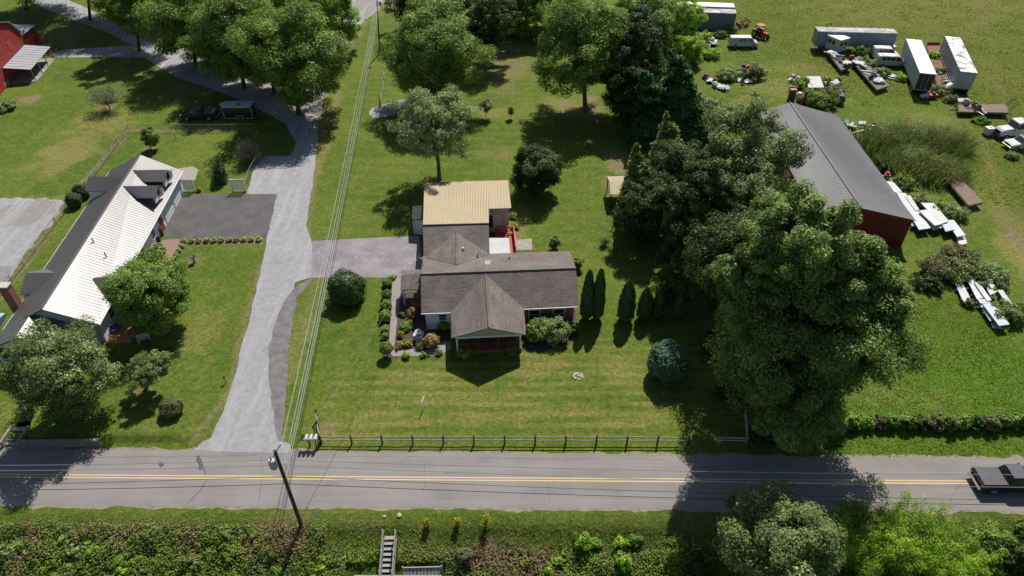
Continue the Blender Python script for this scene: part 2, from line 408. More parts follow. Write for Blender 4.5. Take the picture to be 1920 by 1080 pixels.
# ------------------------------------------------------------------ roads, drives, hard standings (sheets lying on the ground)
def densify(pts, step=.5, closed=True):
    out = []
    n = len(pts)
    for i in range(n if closed else n - 1):
        a, b = pts[i], pts[(i + 1) % n]; k = max(1, int((Vector(b) - Vector(a)).length / step))
        out += [lerp(a, b, j / k) for j in range(k)]
    if not closed: out.append(Vector(pts[-1]))
    return out
def smooth_closed(pts, it=2):
    for _ in range(it):
        q = []
        for i in range(len(pts)):
            a, b = Vector(pts[i]), Vector(pts[(i + 1) % len(pts)]); q += [a * .75 + b * .25, a * .25 + b * .75]
        pts = q
    return pts
def sheet(name, pts, z, mat, label, jit=.12, sm=0, kind='structure', cat=None):
    """a flat sheet with a slightly ragged outline"""
    P = smooth_closed(pts, sm) if sm else pts
    P = densify(P, .45)
    x = np.array([p.x for p in P]); y = np.array([p.y for p in P])
    jx = (vnoise(x, y, 1.1, 21) - .5) * 2 * jit + (vnoise(x, y, .4, 22) - .5) * jit; jy = (vnoise(x, y, 1.1, 23) - .5) * 2 * jit + (vnoise(x, y, .4, 24) - .5) * jit
    from mathutils.geometry import tessellate_polygon
    vs = [Vector((float(a), float(b), z)) for a, b in zip(x + jx, y + jy)]
    tri = tessellate_polygon([vs])
    fs = []
    for t in tri:
        a, b, c = (vs[i] for i in t); fs.append(t if (b - a).cross(c - a).z > 0 else t[::-1])
    o = link(name, new_mesh(name, [tuple(v) for v in vs], fs, mat)); return tag(o, label, cat, kind=kind)
def road_mat():
    m, n, b = _nodes('road_asphalt')
    c = mixc(n, (.212, .194, .182), (.170, .156, .147), ramp(n, noise(n, .25, 4.0), [(.35, 0.0), (.65, 1.0)]))
    c = mixc(n, c, (.236, .216, .202), ramp(n, noise(n, 1.0, 4.0, .6, scaled(n, .05, 1.2, 1)), [(.45, 0.0), (.7, .8)]))   # wheel tracks
    c = mixc(n, c, (.10, .095, .10), ramp(n, noise(n, 40.0, 3.0, .8), [(.55, 0.0), (.75, .6)]))
    c = mixc(n, c, (.12, .11, .115), ramp(n, noise(n, .6, 6.0, .7, scaled(n, .25, 1.5, 1)), [(.62, 0.0), (.72, .55)]))
    n.links.new(c, b.inputs['Base Color']); b.inputs['Roughness'].default_value = .85; b.inputs['Specular IOR Level'].default_value = .25
    bump(n, b, noise(n, 30.0, 4.0), .012); return m
def ext(a, b, t): return lerp(a, b, t)
rt0, rt1 = U(0, 841), U(1920, 860)
rtm = U(900, 849)
road = sheet('road', [ext(_rs0, _rs1, -1.2), ext(_rs0, _rs1, 2.2), ext(rt0, rt1, 2.2), ext(rt0, rt1, -1.2)], .008, road_mat(), 'grey two lane asphalt road crossing in front of the houses', .05)
shm = gravel_mat('shoulder_grit', (.30, .27, .22), (.22, .19, .15), (.20, .17, .11)) if False else M('shoulder_grit', (.25, .215, .165), (.17, .15, .105), 2.0, .95, bmp=.03, bscale=12, third=((.11, .12, .04), 1.6, .54))
for a_, b_, o_ in ((_rs0, _rs1, -1), (rt0, rt1, 1)):
    p, q = ext(a_, b_, -.6), ext(a_, b_, 1.6); k_ = Vector((0, .20 * o_, 0))
    sheet('road_shoulder', [p - k_, q - k_, q + k_, p + k_] if o_ > 0 else [p + k_, q + k_, q - k_, p - k_], .0045, shm, ['gritty pale strip along the near road edge', 'gritty pale strip along the far road edge'][o_ > 0], .22)
mark = M('road_paint_yellow', (.56, .41, .17), (.46, .35, .19), 6.0, .7, third=((.22, .19, .15), 9.0, .62))
yl0, yl1 = U(0, 892), U(1920, 905)
ydir = (yl1 - yl0).normalized(); yn = Vector((-ydir.y, ydir.x, 0))
mkb = MB()
for s in (-.13, .13):
    for k in range(90):
        a = ext(yl0, yl1, -.8 + k * .0288); b_ = ext(yl0, yl1, -.8 + (k + 1) * .0288)
        mkb.poly([V3(a + yn * (s - .055), .0125), V3(b_ + yn * (s - .055), .0125), V3(b_ + yn * (s + .055), .0125), V3(a + yn * (s + .055), .0125)])
tag(link('road_marking', new_mesh('road_marking', mkb.v, mkb.f, mark)), 'double yellow centre line painted along the road', None, kind='structure')
# cracks and tar in the road: narrow dark patches
crk = MB()
def crack(pts, wd, z=.0122):
    P = [U(*p) for p in pts]; P = densify(P, .35, False)
    P = [p + Vector((random.uniform(-.05, .05), random.uniform(-.05, .05), 0)) for p in P]
    for a, b_ in zip(P[:-1], P[1:]):
        d = (b_ - a); d = d.normalized() if d.length > 0 else Vector((1, 0, 0)); s = Vector((-d.y, d.x, 0)) * wd * random.uniform(.35, .8)
        crk.poly([V3(a - s, z), V3(b_ - s, z), V3(b_ + s, z), V3(a + s, z)])
crack([(352, 943), (378, 918), (388, 900), (384, 885), (374, 855)], .06)
crack([(0, 856), (150, 858), (300, 856), (480, 854)], .02)
crack([(640, 856), (820, 857), (1000, 860), (1250, 862)], .02)
crack([(490, 855), (492, 890), (486, 940)], .018)
crack([(795, 868), (797, 905), (790, 925)], .015); crack([(1028, 905), (1030, 945)], .018); crack([(1450, 862), (1440, 950)], .02); crack([(1830, 865), (1780, 940)], .018)
crack([(1080, 932), (1300, 938), (1600, 945)], .015)
for a in ((370, 855, 378, 880), (300, 868, 305, 874)):
    crack([(a[0], a[1]), (a[2], a[3])], .25, .0118)
tag(link('road_cracks', new_mesh('road_cracks', crk.v, crk.f, M('tar', (.06, .055, .06), (.09, .085, .085), 8, .7))), 'dark cracks and tar seams in the road', None, kind='structure')

gravel = None
def gravel_mat(name, a, b_, dirt):
    m, n, b = _nodes(name)
    c = mixc(n, a, b_, ramp(n, noise(n, 1.2, 5.0, .7), [(.35, 0.0), (.65, 1.0)]))
    c = mixc(n, c, (.12, .12, .125), ramp(n, noise(n, 9.0, 6.0, .85), [(.50, 0.0), (.62, .75)]))
    c = mixc(n, c, (.50, .50, .50), ramp(n, noise(n, 11.0, 5.0, .85, scaled(n, 1.1, 1, 1)), [(.56, 0.0), (.68, .8)]))
    c = mixc(n, c, dirt, ramp(n, noise(n, .35, 5.0, .65), [(.55, 0.0), (.75, .7)]))
    c = mixc(n, c, (.36, .36, .365), ramp(n, noise(n, 1.0, 4.0, .6, scaled(n, .9, .07, 1, -.12)), [(.50, 0.0), (.66, .6)]))
    n.links.new(c, b.inputs['Base Color']); b.inputs['Roughness'].default_value = .95; b.inputs['Specular IOR Level'].default_value = .1
    bump(n, b, noise(n, 14.0, 4.0, .8), .06); return m
gravel = gravel_mat('gravel_light', (.33, .33, .34), (.25, .25, .265), (.215, .19, .17))
gravel2 = gravel_mat('gravel_tan', (.27, .255, .24), (.22, .20, .185), (.24, .18, .12))
sheet('dirt_lane', UU((585, 265), (622, 150), (640, 90), (668, 55), (720, 5), (760, -40), (700, -40), (640, 20), (615, 60), (590, 110), (560, 150), (500, 160), (440, 110), (370, 60), (320, 40), (330, 110), (430, 165), (540, 225)), .0065, gravel2, 'dirt and fine gravel under the trees beside the drive', .5, 1)
sheet('gravel_drive', UU((362, 845), (395, 815), (420, 770), (440, 700), (470, 590), (497, 470), (500, 445), (520, 366), (462, 366), (478, 310), (500, 292), (545, 292), (556, 268), (535, 232), (470, 195), (400, 168), (330, 145), (270, 108), (190, 107), (110, 108), (92, 100), (130, 92), (250, 86), (205, 62), (120, 32), (30, -10), (95, -14), (170, 18), (255, 68), (330, 100), (420, 135), (500, 180), (560, 215), (597, 240), (592, 300), (575, 420), (588, 470), (582, 520), (552, 530), (535, 640), (525, 760), (520, 822), (545, 832), (545, 850)), .012, gravel, 'pale grey gravel drive running from the road up to the houses', .11)
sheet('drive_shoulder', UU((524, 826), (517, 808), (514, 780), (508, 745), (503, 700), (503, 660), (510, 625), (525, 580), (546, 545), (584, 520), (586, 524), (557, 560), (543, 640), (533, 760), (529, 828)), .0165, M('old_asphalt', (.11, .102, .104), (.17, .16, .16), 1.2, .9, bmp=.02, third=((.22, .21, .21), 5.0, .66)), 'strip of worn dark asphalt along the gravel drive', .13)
asph = M('driveway_asphalt', (.070, .067, .068), (.10, .095, .095), .5, .85, bmp=.01, bscale=30, third=((.15, .14, .135), .8, .62))
sheet('asphalt_pad', UU((306, 446), (336, 364), (519, 364), (500, 446)), .022, asph, 'dark asphalt parking pad beside the white roofed house', .03)
conc = M('worn_asphalt_drive', (.245, .225, .235), (.165, .15, .16), .45, .88, bmp=.01, bscale=25, third=((.33, .31, .31), 1.5, .58))
sheet('house_drive', UU((586, 452), (700, 446), (786, 443), (794, 520), (700, 521), (582, 521)), .022, conc, 'worn grey drive leading to the shingled house', .04)
sheet('gravel_lot', UU((-60, 372), (60, 371), (116, 374), (112, 400), (70, 452), (30, 505), (0, 545), (-60, 560)), .008, gravel, 'pale gravel lot at the left edge', .4)
sheet('lot_dirt', UU((-60, 384), (10, 390), (60, 372), (108, 376), (104, 398), (70, 412), (40, 430), (10, 425), (-60, 440)), .013, gravel2, 'brown dirt over the far side of the gravel lot', .45, 1)
sheet('asphalt_patch', UU((-60, 500), (24, 500), (14, 530), (0, 548), (-60, 580)), .018, M('patch_asphalt', (.16, .15, .155), (.22, .21, .21), 1.5, .9), 'grey paved corner of the gravel lot', .1)
sheet('gravel_pad', UU((692, 205), (712, 197), (790, 178), (800, 190), (770, 206), (706, 222), (692, 216)), .008, gravel, 'short pale gravel pad behind the big tree', .12, 1)
sheet('mulch_bed', UU((718, 508), (737, 515), (752, 540), (800, 560), (845, 590), (846, 630), (835, 660), (780, 668), (735, 674), (717, 672), (712, 600)), .008, M('mulch', (.085, .062, .055), (.05, .038, .034), 3, .95, bmp=.05, bscale=14, third=((.16, .12, .10), 12.0, .6)), 'dark mulch beds round the front garden', .1)
sheet('mulch_border', UU((985, 585), (1080, 580), (1082, 640), (1010, 660), (985, 655)), .008, MATS['mulch'], 'dark mulch border below the front windows', .1)
sheet('garden_path', UU((736, 520), (751, 512), (753, 540), (745, 600), (739, 652), (800, 657), (832, 640), (845, 640), (845, 656), (818, 667), (738, 668), (728, 660), (732, 600)), .013, M('path_concrete', (.26, .235, .22), (.20, .18, .17), 1.5, .9, bmp=.01), 'pale concrete path round the front garden', .03)
sheet('patio', UU((955, 470), (998, 468), (997, 447), (968, 450), (966, 434), (948, 436), (950, 470)), .010, M('patio_concrete', (.30, .28, .24), (.23, .21, .18), 1.5, .9, bmp=.01), 'concrete patio beside the red deck', .05)
sheet('garage_apron', UU((320, 318), (362, 312), (372, 318), (366, 338), (330, 340)), .010, MATS['patio_concrete'], 'tan concrete slab behind the white lattice panel', .05)
sheet('brick_walk', UU((306, 450), (334, 448), (336, 458), (322, 490), (308, 494), (296, 480), (290, 462)), .010, M('brick_paving', (.26, .17, .13), (.20, .13, .10), 3, .9, bmp=.02), 'brick and stone walk at the house corner', .05)
sheet('mulch_strip', UU((322, 449), (494, 446), (492, 458), (345, 458), (330, 484), (318, 482)), .008, M('mulch_red', (.22, .15, .12), (.13, .085, .07), 3, .95, bmp=.04, bscale=14), 'reddish mulch strip edging the asphalt pad', .08)
sheet('brick_terrace', UU((192, 628), (214, 606), (262, 610), (240, 652), (188, 656)), .010, M('terrace_brick', (.36, .16, .08), (.26, .12, .07), 2, .9, bmp=.02), 'orange brick terrace beside the white house', .06)
sheet('garden_steps_path', [G(30, 800), G(45, 760), G(66, 762), G(56, 800)], .45, MATS['path_concrete'], 'concrete path leading down to the roadside steps', .03)
# ------------------------------------------------------------------ buildings
def plane(a, b, c): n = (b - a).cross(c - a).normalized(); return a, (n if n.z > 0 else -n)
def onP(u, v, pl, off=0.0):
    d = ray(u, v); p, n = pl; t = (p + n * off - CAM).dot(n) / d.dot(n); return CAM + d * t
def vplane(a, b): d = (b - a); d.z = 0; return a, Vector((-d.y, d.x, 0)).normalized()
def pz(pl, x, y): p, n = pl; return p.z - ((x - p.x) * n.x + (y - p.y) * n.y) / n.z
def shingle(name, c1, c2, c3):
    m, n, b = _nodes(name)
    c = mixc(n, c1, c2, ramp(n, noise(n, 1.0, 3.0, .7, scaled(n, 3.2, 3.2, 17)), [(.36, 0.0), (.64, 1.0)]))
    c = mixc(n, c, c3, ramp(n, noise(n, .45, 5.0, .65), [(.45, 0.0), (.75, .75)]))
    c = mixc(n, c, (.06, .052, .05), ramp(n, noise(n, 1.0, 2.0, .5, scaled(n, .7, .25, 26)), [(.56, 0.0), (.70, .7)]))
    n.links.new(c, b.inputs['Base Color']); b.inputs['Roughness'].default_value = .9; b.inputs['Specular IOR Level'].default_value = .15
    bump(n, b, noise(n, 1.0, 2.0, .5, scaled(n, 3, 3, 22)), .03); MATS[name] = m; return m
SH = shingle('roof_shingle', (.165, .138, .124), (.10, .083, .077), (.205, .176, .158))
def metal(name, c1, c2, rough, spec=.5, sc=.6, stain=None):
    m, n, b = _nodes(name)
    c = mixc(n, c1, c2, ramp(n, noise(n, sc, 5.0, .65), [(.35, 0.0), (.7, 1.0)]))
    if stain: c = mixc(n, c, stain[0], ramp(n, noise(n, stain[1], 7.0, .75), [(stain[2], 0.0), (stain[2] + .12, stain[3])]))
    n.links.new(c, b.inputs['Base Color']); b.inputs['Roughness'].default_value = rough; b.inputs['Specular IOR Level'].default_value = spec
    n.links.new(math_(n, 'ADD', rough - .06, math_(n, 'MULTIPLY', noise(n, 1.3, 4.0), .14)), b.inputs['Roughness'])
    MATS[name] = m; return m
CHAR = metal('charcoal_metal_roof', (.10, .093, .093), (.088, .082, .082), .42, 1.0)
GREYM = metal('grey_metal_roof', (.185, .18, .185), (.165, .16, .166), .62, .22)
TANM = metal('tan_metal_roof', (.37, .305, .195), (.33, .268, .17), .62, .25, .4, ((.33, .25, .15), .6, .66, .5))
WHITE = M('white_paint', (.74, .74, .73), (.66, .66, .66), 2, .6)
SIDING = M('pale_siding', (.62, .66, .68), (.55, .59, .61), 1.2, .6)
GSIDING = M('grey_green_siding', (.42, .45, .43), (.36, .39, .38), 1.2, .7)
BRICK = M('brick', (.30, .12, .075), (.20, .085, .06), 7.0, .9, bmp=.01, third=((.36, .26, .20), 14.0, .62))
REDP = M('barn_red', (.30, .035, .035), (.22, .028, .028), 1.2, .6, third=((.16, .03, .03), .8, .62))
DKRED = M('barn_red_metal', (.20, .028, .024), (.16, .022, .02), 1.0, .55)
DECKR = M('red_deck_paint', (.52, .045, .03), (.42, .035, .03), 2, .6)
PINK = M('pinkish_stucco', (.62, .50, .45), (.56, .45, .40), 1.5, .85)
DARK = M('dark_paint', (.03, .03, .032), (.045, .042, .042), 2, .6)
GLASS = glassmat()
CONC = MATS['patio_concrete']
def ribs(mb, a, b, c, d, n, w_=.03, h_=.045):
    """standing ribs on the plane a-b (top) d-c (bottom), running from top to bottom"""
    nr = (b - a).cross(d - a).normalized(); nr = nr if nr.z > 0 else -nr
    sd = (b - a).normalized() * w_
    for i in range(n + 1):
        t = (i + .02) / (n + .04); p, q = lerp(a, b, t) + nr * .002, lerp(d, c, t) + nr * .002
        mb.prism([p - sd, p + sd, p + sd * .5 + nr * h_, p - sd * .5 + nr * h_], q - p)
def window(parent, c, rz, w_, h_, name='window', fm=None, label=None, out=.04):
    mb = MB(); co, si = math.cos(rz), math.sin(rz); fw = .09
    def b_(x, z, sx, sz, th): mb.box((c[0] + x * co, c[1] + x * si, c[2] + z), (sx, th, sz), rz)
    b_(-w_ / 2 - fw / 2, 0, fw, h_ + 2 * fw, out * 2.4); b_(w_ / 2 + fw / 2, 0, fw, h_ + 2 * fw, out * 2.4)
    b_(0, h_ / 2 + fw / 2, w_, fw, out * 2.4); b_(0, -h_ / 2 - fw / 2, w_, fw, out * 2.4); b_(0, 0, w_, .045, out * 2)
    f = part(parent, name, mb, fm or WHITE, label)
    part(f, 'pane', MB().box(c, (w_, out * 1.2, h_), rz), GLASS)
    return f
def inset(poly, k):
    c = sum((Vector(p) for p in poly), Vector()) / len(poly); out = []
    n = len(poly)
    for i in range(n):
        a, b_, d = Vector(poly[i - 1]), Vector(poly[i]), Vector(poly[(i + 1) % n])
        e1 = (a - b_).normalized(); e2 = (d - b_).normalized(); s = abs(e1.cross(e2).z)
        q = b_ + (e1 + e2) * (k / max(s, .2)); out.append(q)
    return out
def fl(p, z=0.0): return Vector((p.x, p.y, z))

# ---- the shingled house in the middle
E0, E1, D0, D1 = U(789.7, 587.3, 2.7), U(1084.5, 574, 2.7), U(789, 514.5, 4.75), U(1080, 503.6, 4.75)
B0, B1 = U(792.5, 480, 2.7), U(1068.6, 470.5, 2.7)
hs = thing('shingled_house', 'brown shingle roofed house with front porch gable and tan metal rear roof', 'house', fl((E0 + B1) / 2))
fp, bp = plane(E0, E1, D0), plane(B0, B1, D0)
rf = MB().slab([E0, E1, D1, D0], .14).slab([D0, D1, B1, B0], .14)
RO = part(hs, 'roof', rf, SH)
cap = MB()
def capline(mb, a, b_, r=.09):
    up_ = Vector((0, 0, .03)); mb.tube([a + up_, b_ + up_], r, 6)
capline(cap, D0, D1)
# porch gable
pr0, pr1 = onP(910.4, 514.2, fp, .01), None
pr1 = U(916.3, 614.7, pr0.z); pl0, pl1 = onP(845.3, 585.5, fp, .02), U(846, 634, 2.62); pe0, pe1 = onP(982.5, 578.5, fp, .02), U(986, 627.8, 2.62)
part(hs, 'porch_roof', MB().slab([pr0, pl0, pl1, pr1], .12).slab([pr0, pr1, pe1, pe0], .12), SH)
capline(cap, pr0, pr1)
back = Vector((pr0.x - pr1.x, pr0.y - pr1.y, 0)).normalized()
dwn = Vector((0, 0, -.16))
pd = MB().prism([lerp(pl1, pe1, .06) + back * .35 + dwn, lerp(pl1, pe1, .94) + back * .35 + dwn, pr1 + back * .35 + dwn * 1.3], back * .12)
part(hs, 'pediment', pd, GSIDING)
part(hs, 'porch_beam', MB().prism([lerp(pl1, pe1, .05) + back * .28 + dwn * 2.6, lerp(pl1, pe1, .95) + back * .28 + dwn * 2.6, lerp(pl1, pe1, .95) + back * .28 + dwn * 1.05, lerp(pl1, pe1, .05) + back * .28 + dwn * 1.05], back * .2), WHITE)
for t in (.07, .93):
    q = lerp(pl1, pe1, t) + back * .38; part(hs, 'porch_post', MB().box((q.x, q.y, 1.12), (.15, .15, 2.24)), WHITE)
for t in (.36, .63):
    q = lerp(pl1, pe1, t) + back * .38; part(hs, 'porch_post', MB().box((q.x, q.y, 1.1), (.11, .11, 2.2)), M('porch_red', (.20, .05, .035), (.15, .04, .03), 2, .7))
fa, fb = lerp(pl1, pe1, .05) + back * .3, lerp(pl1, pe1, .95) + back * .3
part(hs, 'porch_floor', MB().prism([fl(fa, .02), fl(fb, .02), fl(fb + back * 4.6, .02), fl(fa + back * 4.6, .02)], (0, 0, .38)), M('porch_boards', (.20, .10, .06), (.15, .08, .05), 2, .7))
rl = MB(); n_ = 34
q0, q1 = lerp(pl1, pe1, .09) + back * .38, lerp(pl1, pe1, .91) + back * .38
rl.tube([fl(q0, 1.32), fl(q1, 1.32)], .045, 4); rl.tube([fl(q0, .55), fl(q1, .55)], .04, 4)
for i in range(n_ + 1): rl.tube([fl(lerp(q0, q1, i / n_), .55), fl(lerp(q0, q1, i / n_), 1.32)], .02, 4)
part(hs, 'porch_railing', rl, M('porch_red', (.20, .05, .035), (.15, .04, .03), 2, .7))
# main walls
ft = inset([fl(E0), fl(E1), fl(B1), fl(B0)], .4)
wl = MB().prism(ft, (0, 0, 2.62))
for a, b_, rdg in ((ft[0], ft[3], D0), (ft[1], ft[2], D1)):
    rx = lerp(a, b_, .5); dr = Vector((E1.x - E0.x, E1.y - E0.y, 0)).normalized() * (.4 if rdg is D0 else -.4)
    ap = rdg + dr + Vector((0, 0, -.16)); s_ = dr.normalized() * .2
    wl.prism([fl(a, 2.622), fl(b_, 2.622), ap], s_ * .9)
part(hs, 'wall', wl, BRICK)
fdir = (ft[1] - ft[0]).normalized(); fout = Vector((fdir.y, -fdir.x, 0)); frz = math.atan2(fdir.y, fdir.x)
sa, sb = ft[0] + fout * .03, ft[0] + fdir * 2.95 + fout * .03
part(hs, 'siding_wall', MB().prism([fl(sa), fl(sb), fl(sb, 2.55), fl(sa, 2.55)], -fout * .06), SIDING)
for t, ww in ((1.75, .75),):
    c = ft[0] + fdir * t + fout * .06; window(hs, (c.x, c.y, 1.72), frz, ww, .75)
for t in (11.4, 14.0):
    c = ft[0] + fdir * t + fout * .04; window(hs, (c.x, c.y, 1.5), frz, 1.1, 1.2)
c = ft[0] + fdir * 6.2 + fout * .04; window(hs, (c.x, c.y, 1.55), frz, 1.2, 1.3)
dd = ft[0] + fdir * 7.9 + fout * .05; dr_ = part(hs, 'door', MB().box((dd.x, dd.y, 1.42), (.95, .1, 2.04), frz), WHITE)
part(dr_, 'handle', MB().box((dd.x + .36, dd.y - .08, 1.38), (.05, .1, .14), frz), DARK)
for a, b_ in ((E0, pl0), (pe0, E1)):
    a2 = fl(a, 2.62) + fout * .05; b2 = fl(b_, 2.62) + fout * .05; part(hs, 'gutter', MB().tube([a2, b2], .06, 6), WHITE)
part(hs, 'downspout', MB().tube([fl(ft[0] + fout * .1, 0.05), fl(ft[0] + fout * .1, 2.5)], .045, 5), WHITE)
# rear wing, its cross gable, tan metal roof
W0, W1 = U(793.2, 422.7, 4.3), U(916.3, 419.5, 4.3); L0, L1 = U(794.3, 481, 2.75), U(918, 475.5, 2.75)
wp = plane(L0, L1, W0)
part(hs, 'rear_roof', MB().slab([L0, L1, W1, W0], .12), SH)
gA, gB = onP(855.8, 437.8, wp, .02), onP(855.8, 497, bp, .02); gL, gR = onP(797.8, 482.5, bp, .05), onP(917.4, 476.5, bp, .05)
gz_ = max(gA.z, gB.z); gA.z = gB.z = gz_
part(hs, 'cross_gable_roof', MB().slab([gA, gL, gB], .1).slab([gA, gB, gR], .1), SH)
capline(cap, gA, gB); capline(cap, W0, W1, .1)
part(hs, 'ridge_cap', cap, SH)
T3, T4, T5, T6 = U(915.6, 391.4, 3.95), U(958.5, 390, 3.95), U(952.6, 338, 3.5), U(796, 342, 3.5)
W0b, W1b = W0 + Vector((0, .03, .05)), W1 + Vector((0, .03, .05))
T35 = lerp(T6, T5, (T3.x - T6.x) / (T5.x - T6.x))
tr = MB().slab([W0b, W1b, T3, T35, T6], .1).slab([T3 + Vector((.002, 0, 0)), T4, T5, T35 + Vector((.002, 0, 0))], .1)
part(hs, 'metal_roof', tr, TANM)
rb = MB(); ribs(rb, T6, T35, W1b, W0b, 24); ribs(rb, T35, T5, T4, T3, 7); part(hs, 'roof_ribs', rb, TANM)
tf = inset([fl(W0), fl(W1), fl(T3) , fl(T4), fl(T5), fl(T6)], .0)
cen = sum(tf, Vector()) / 6
rw = [fl(W0 + Vector((.3, -4.2, 0))), fl(W1 + Vector((-.3, -4.2, 0))), fl(T3 + Vector((-.3, .3, 0))), fl(T6 + Vector((.6, -6.5, 0)))]
part(hs, 'wing_wall', MB().prism([fl(W0 + Vector((.35, -4.4, 0))), fl(W1 + Vector((-.35, -4.4, 0))), fl(T3 + Vector((-.35, .4, 0))), fl(W0 + Vector((.2, 4.4, 0)))], (0, 0, 2.6)), SIDING)
ra = [fl(T6 + Vector((.35, -5.6, 0))), fl(T4 + Vector((-.3, .35, 0))), fl(T5 + Vector((-.3, -.3, 0))), fl(T6 + Vector((.3, -.3, 0)))]
part(hs, 'rear_wall', MB().prism(ra, (0, 0, 3.35)).prism([fl(ra[0] * .4 + ra[1] * .6, 3.352), fl(ra[1], 3.352), fl(ra[1], 3.84), fl(ra[0] * .4 + ra[1] * .6, 3.84)], (0, .12, 0)), PINK)
c = U(940, 432, 0); c = Vector((c.x, ra[1].y - .06, 1.75)); drz = math.atan2(ra[1].y - ra[0].y, ra[1].x - ra[0].x)
q = lerp(ra[0], ra[1], .82); dr_ = part(hs, 'patio_door', MB().box((q.x, q.y - .03, 1.65), (1.9, .1, 2.1), drz), WHITE)
for s in (-.45, .45): part(dr_, 'pane', MB().box((q.x + s, q.y - .05, 1.7), (.7, .09, 1.75), drz), GLASS)
# red deck with canopy behind the house
dk = [fl(U(930, 436, .6)), fl(U(962, 436, .6)), fl(U(966.5, 474, .6)), fl(U(920, 476, .6))]
part(hs, 'deck_floor', MB().prism(dk, (0, 0, .6)), M('deck_boards', (.32, .07, .05), (.26, .06, .05), 3, .7))
rl = MB()
def railing(mb, pts, z0, z1, step=.16, r=.02, pr_=.05):
    for a, b_ in zip(pts[:-1], pts[1:]):
        L = (b_ - a).length; n = max(1, int(L / step))
        mb.prism([fl(a, z1), fl(b_, z1), fl(b_, z1 + .04), fl(a, z1 + .04)], Vector((-(b_ - a).y, (b_ - a).x, 0)).normalized() * .13)
        mb.tube([fl(a, z0 + .1), fl(b_, z0 + .1)], .03, 4)
        for i in range(n + 1): p = lerp(a, b_, i / n); mb.tube([fl(p, z0 + .1), fl(p, z1)], r, 4)
    for p in pts: mb.box((p.x, p.y, (z0 + z1) / 2 + .05), (pr_ * 2, pr_ * 2, z1 - z0 + .1))
railing(rl, [dk[0], dk[1], dk[2]], .6, 1.5, .15, .035, .07); railing(rl, [dk[1] + Vector((-.6, -.5, 0)), dk[1] + Vector((-.6, -1.4, 0))], .6, 1.5, .15, .035)
part(hs, 'deck_railing', rl, DECKR)
cn = [U(917, 446, 2.4), U(954, 446, 2.4), U(957, 475, 2.2), U(918, 476, 2.2)]
part(hs, 'canopy', MB().slab(cn, .05), M('canopy_sheet', (.40, .40, .41), (.33, .33, .34), 1.2, .5))
for p in (cn[1], cn[2]): part(hs, 'canopy_post', MB().box((p.x - .1, p.y + .1, 1.12), (.08, .08, 2.1)), DECKR)
# side porch on the drive side
s0, s1, s2, s3 = U(752, 506.4, 2.6), U(788.5, 505, 2.6), U(789, 542, 2.45), U(751, 543.3, 2.45); sr0, sr1 = U(752, 515.5, 3.1), U(788.5, 513.5, 3.1)
part(hs, 'side_porch_roof', MB().slab([s0, sr0, sr1, s1], .1).slab([sr0, s3, s2, sr1], .1), SH)
part(hs, 'side_porch_post', MB().box((s3.x + .2, s3.y + .25, 1.2), (.12, .12, 2.4)), WHITE)
part(hs, 'side_porch_post', MB().box((s0.x + .2, s0.y - .25, 1.2), (.12, .12, 2.4)), WHITE)
part(hs, 'side_porch_beam', MB().tube([s3 + Vector((.05, .12, -.14)), s2 + Vector((0, .12, -.14))], .07, 4), WHITE)
part(hs, 'side_steps', MB().box(((s3.x + s2.x) / 2 + .5, s2.y + .3, .15), (1.6, 1.2, .3)).box(((s3.x + s2.x) / 2 + .7, s2.y + 1.1, .3), (1.4, 1.0, .6)), BRICK)
# little dark roofed entry on the rear building
k0, k1, k2, k3 = U(773, 386, 2.5), U(793.5, 385, 2.6), U(794, 411, 2.5), U(773, 412, 2.35)
part(hs, 'entry_roof', MB().slab([k0, k3, k2, k1], .12), M('black_shingle', (.028, .027, .028), (.04, .038, .038), 3, .9))
part(hs, 'entry_wall', MB().prism([fl(k0 + Vector((.12, -.2, 0))), fl(k3 + Vector((.12, .2, 0))), fl(k2 + Vector((-.05, .2, 0))), fl(k1 + Vector((-.05, -.2, 0)))], (0, 0, 2.25)), SIDING)
part(hs, 'entry_post', MB().box((k3.x + .06, k3.y + .06, 1.12), (.1, .1, 2.24)), WHITE)
# roof furniture
q = onP(914.6, 493, bp, .1); part(hs, 'skylight', MB().box((q.x, q.y, q.z), (.62, .8, .16)), M('skylight_glass', (.30, .36, .36), (.24, .3, .3), 2, .2))
for u_, v_, mm in ((868, 469, PINK), (955, 486, DARK), (895.5, 481.5, DARK)):
    q = onP(u_, v_, plane(gA, gB, gR) if u_ < 900 else bp, .0); part(hs, 'vent_pipe', MB().cyl((q.x, q.y, q.z + .15), .11 if u_ < 880 else .07, .4, 10), mm)
q = onP(793, 498, bp); part(hs, 'service_mast', MB().tube([(q.x, q.y, q.z - .1), (q.x, q.y, q.z + 1.0), (q.x - .25, q.y - .1, q.z + 1.1)], .05, 6), M('galvanised', (.35, .35, .36), (.28, .28, .29), 3, .4, .6))

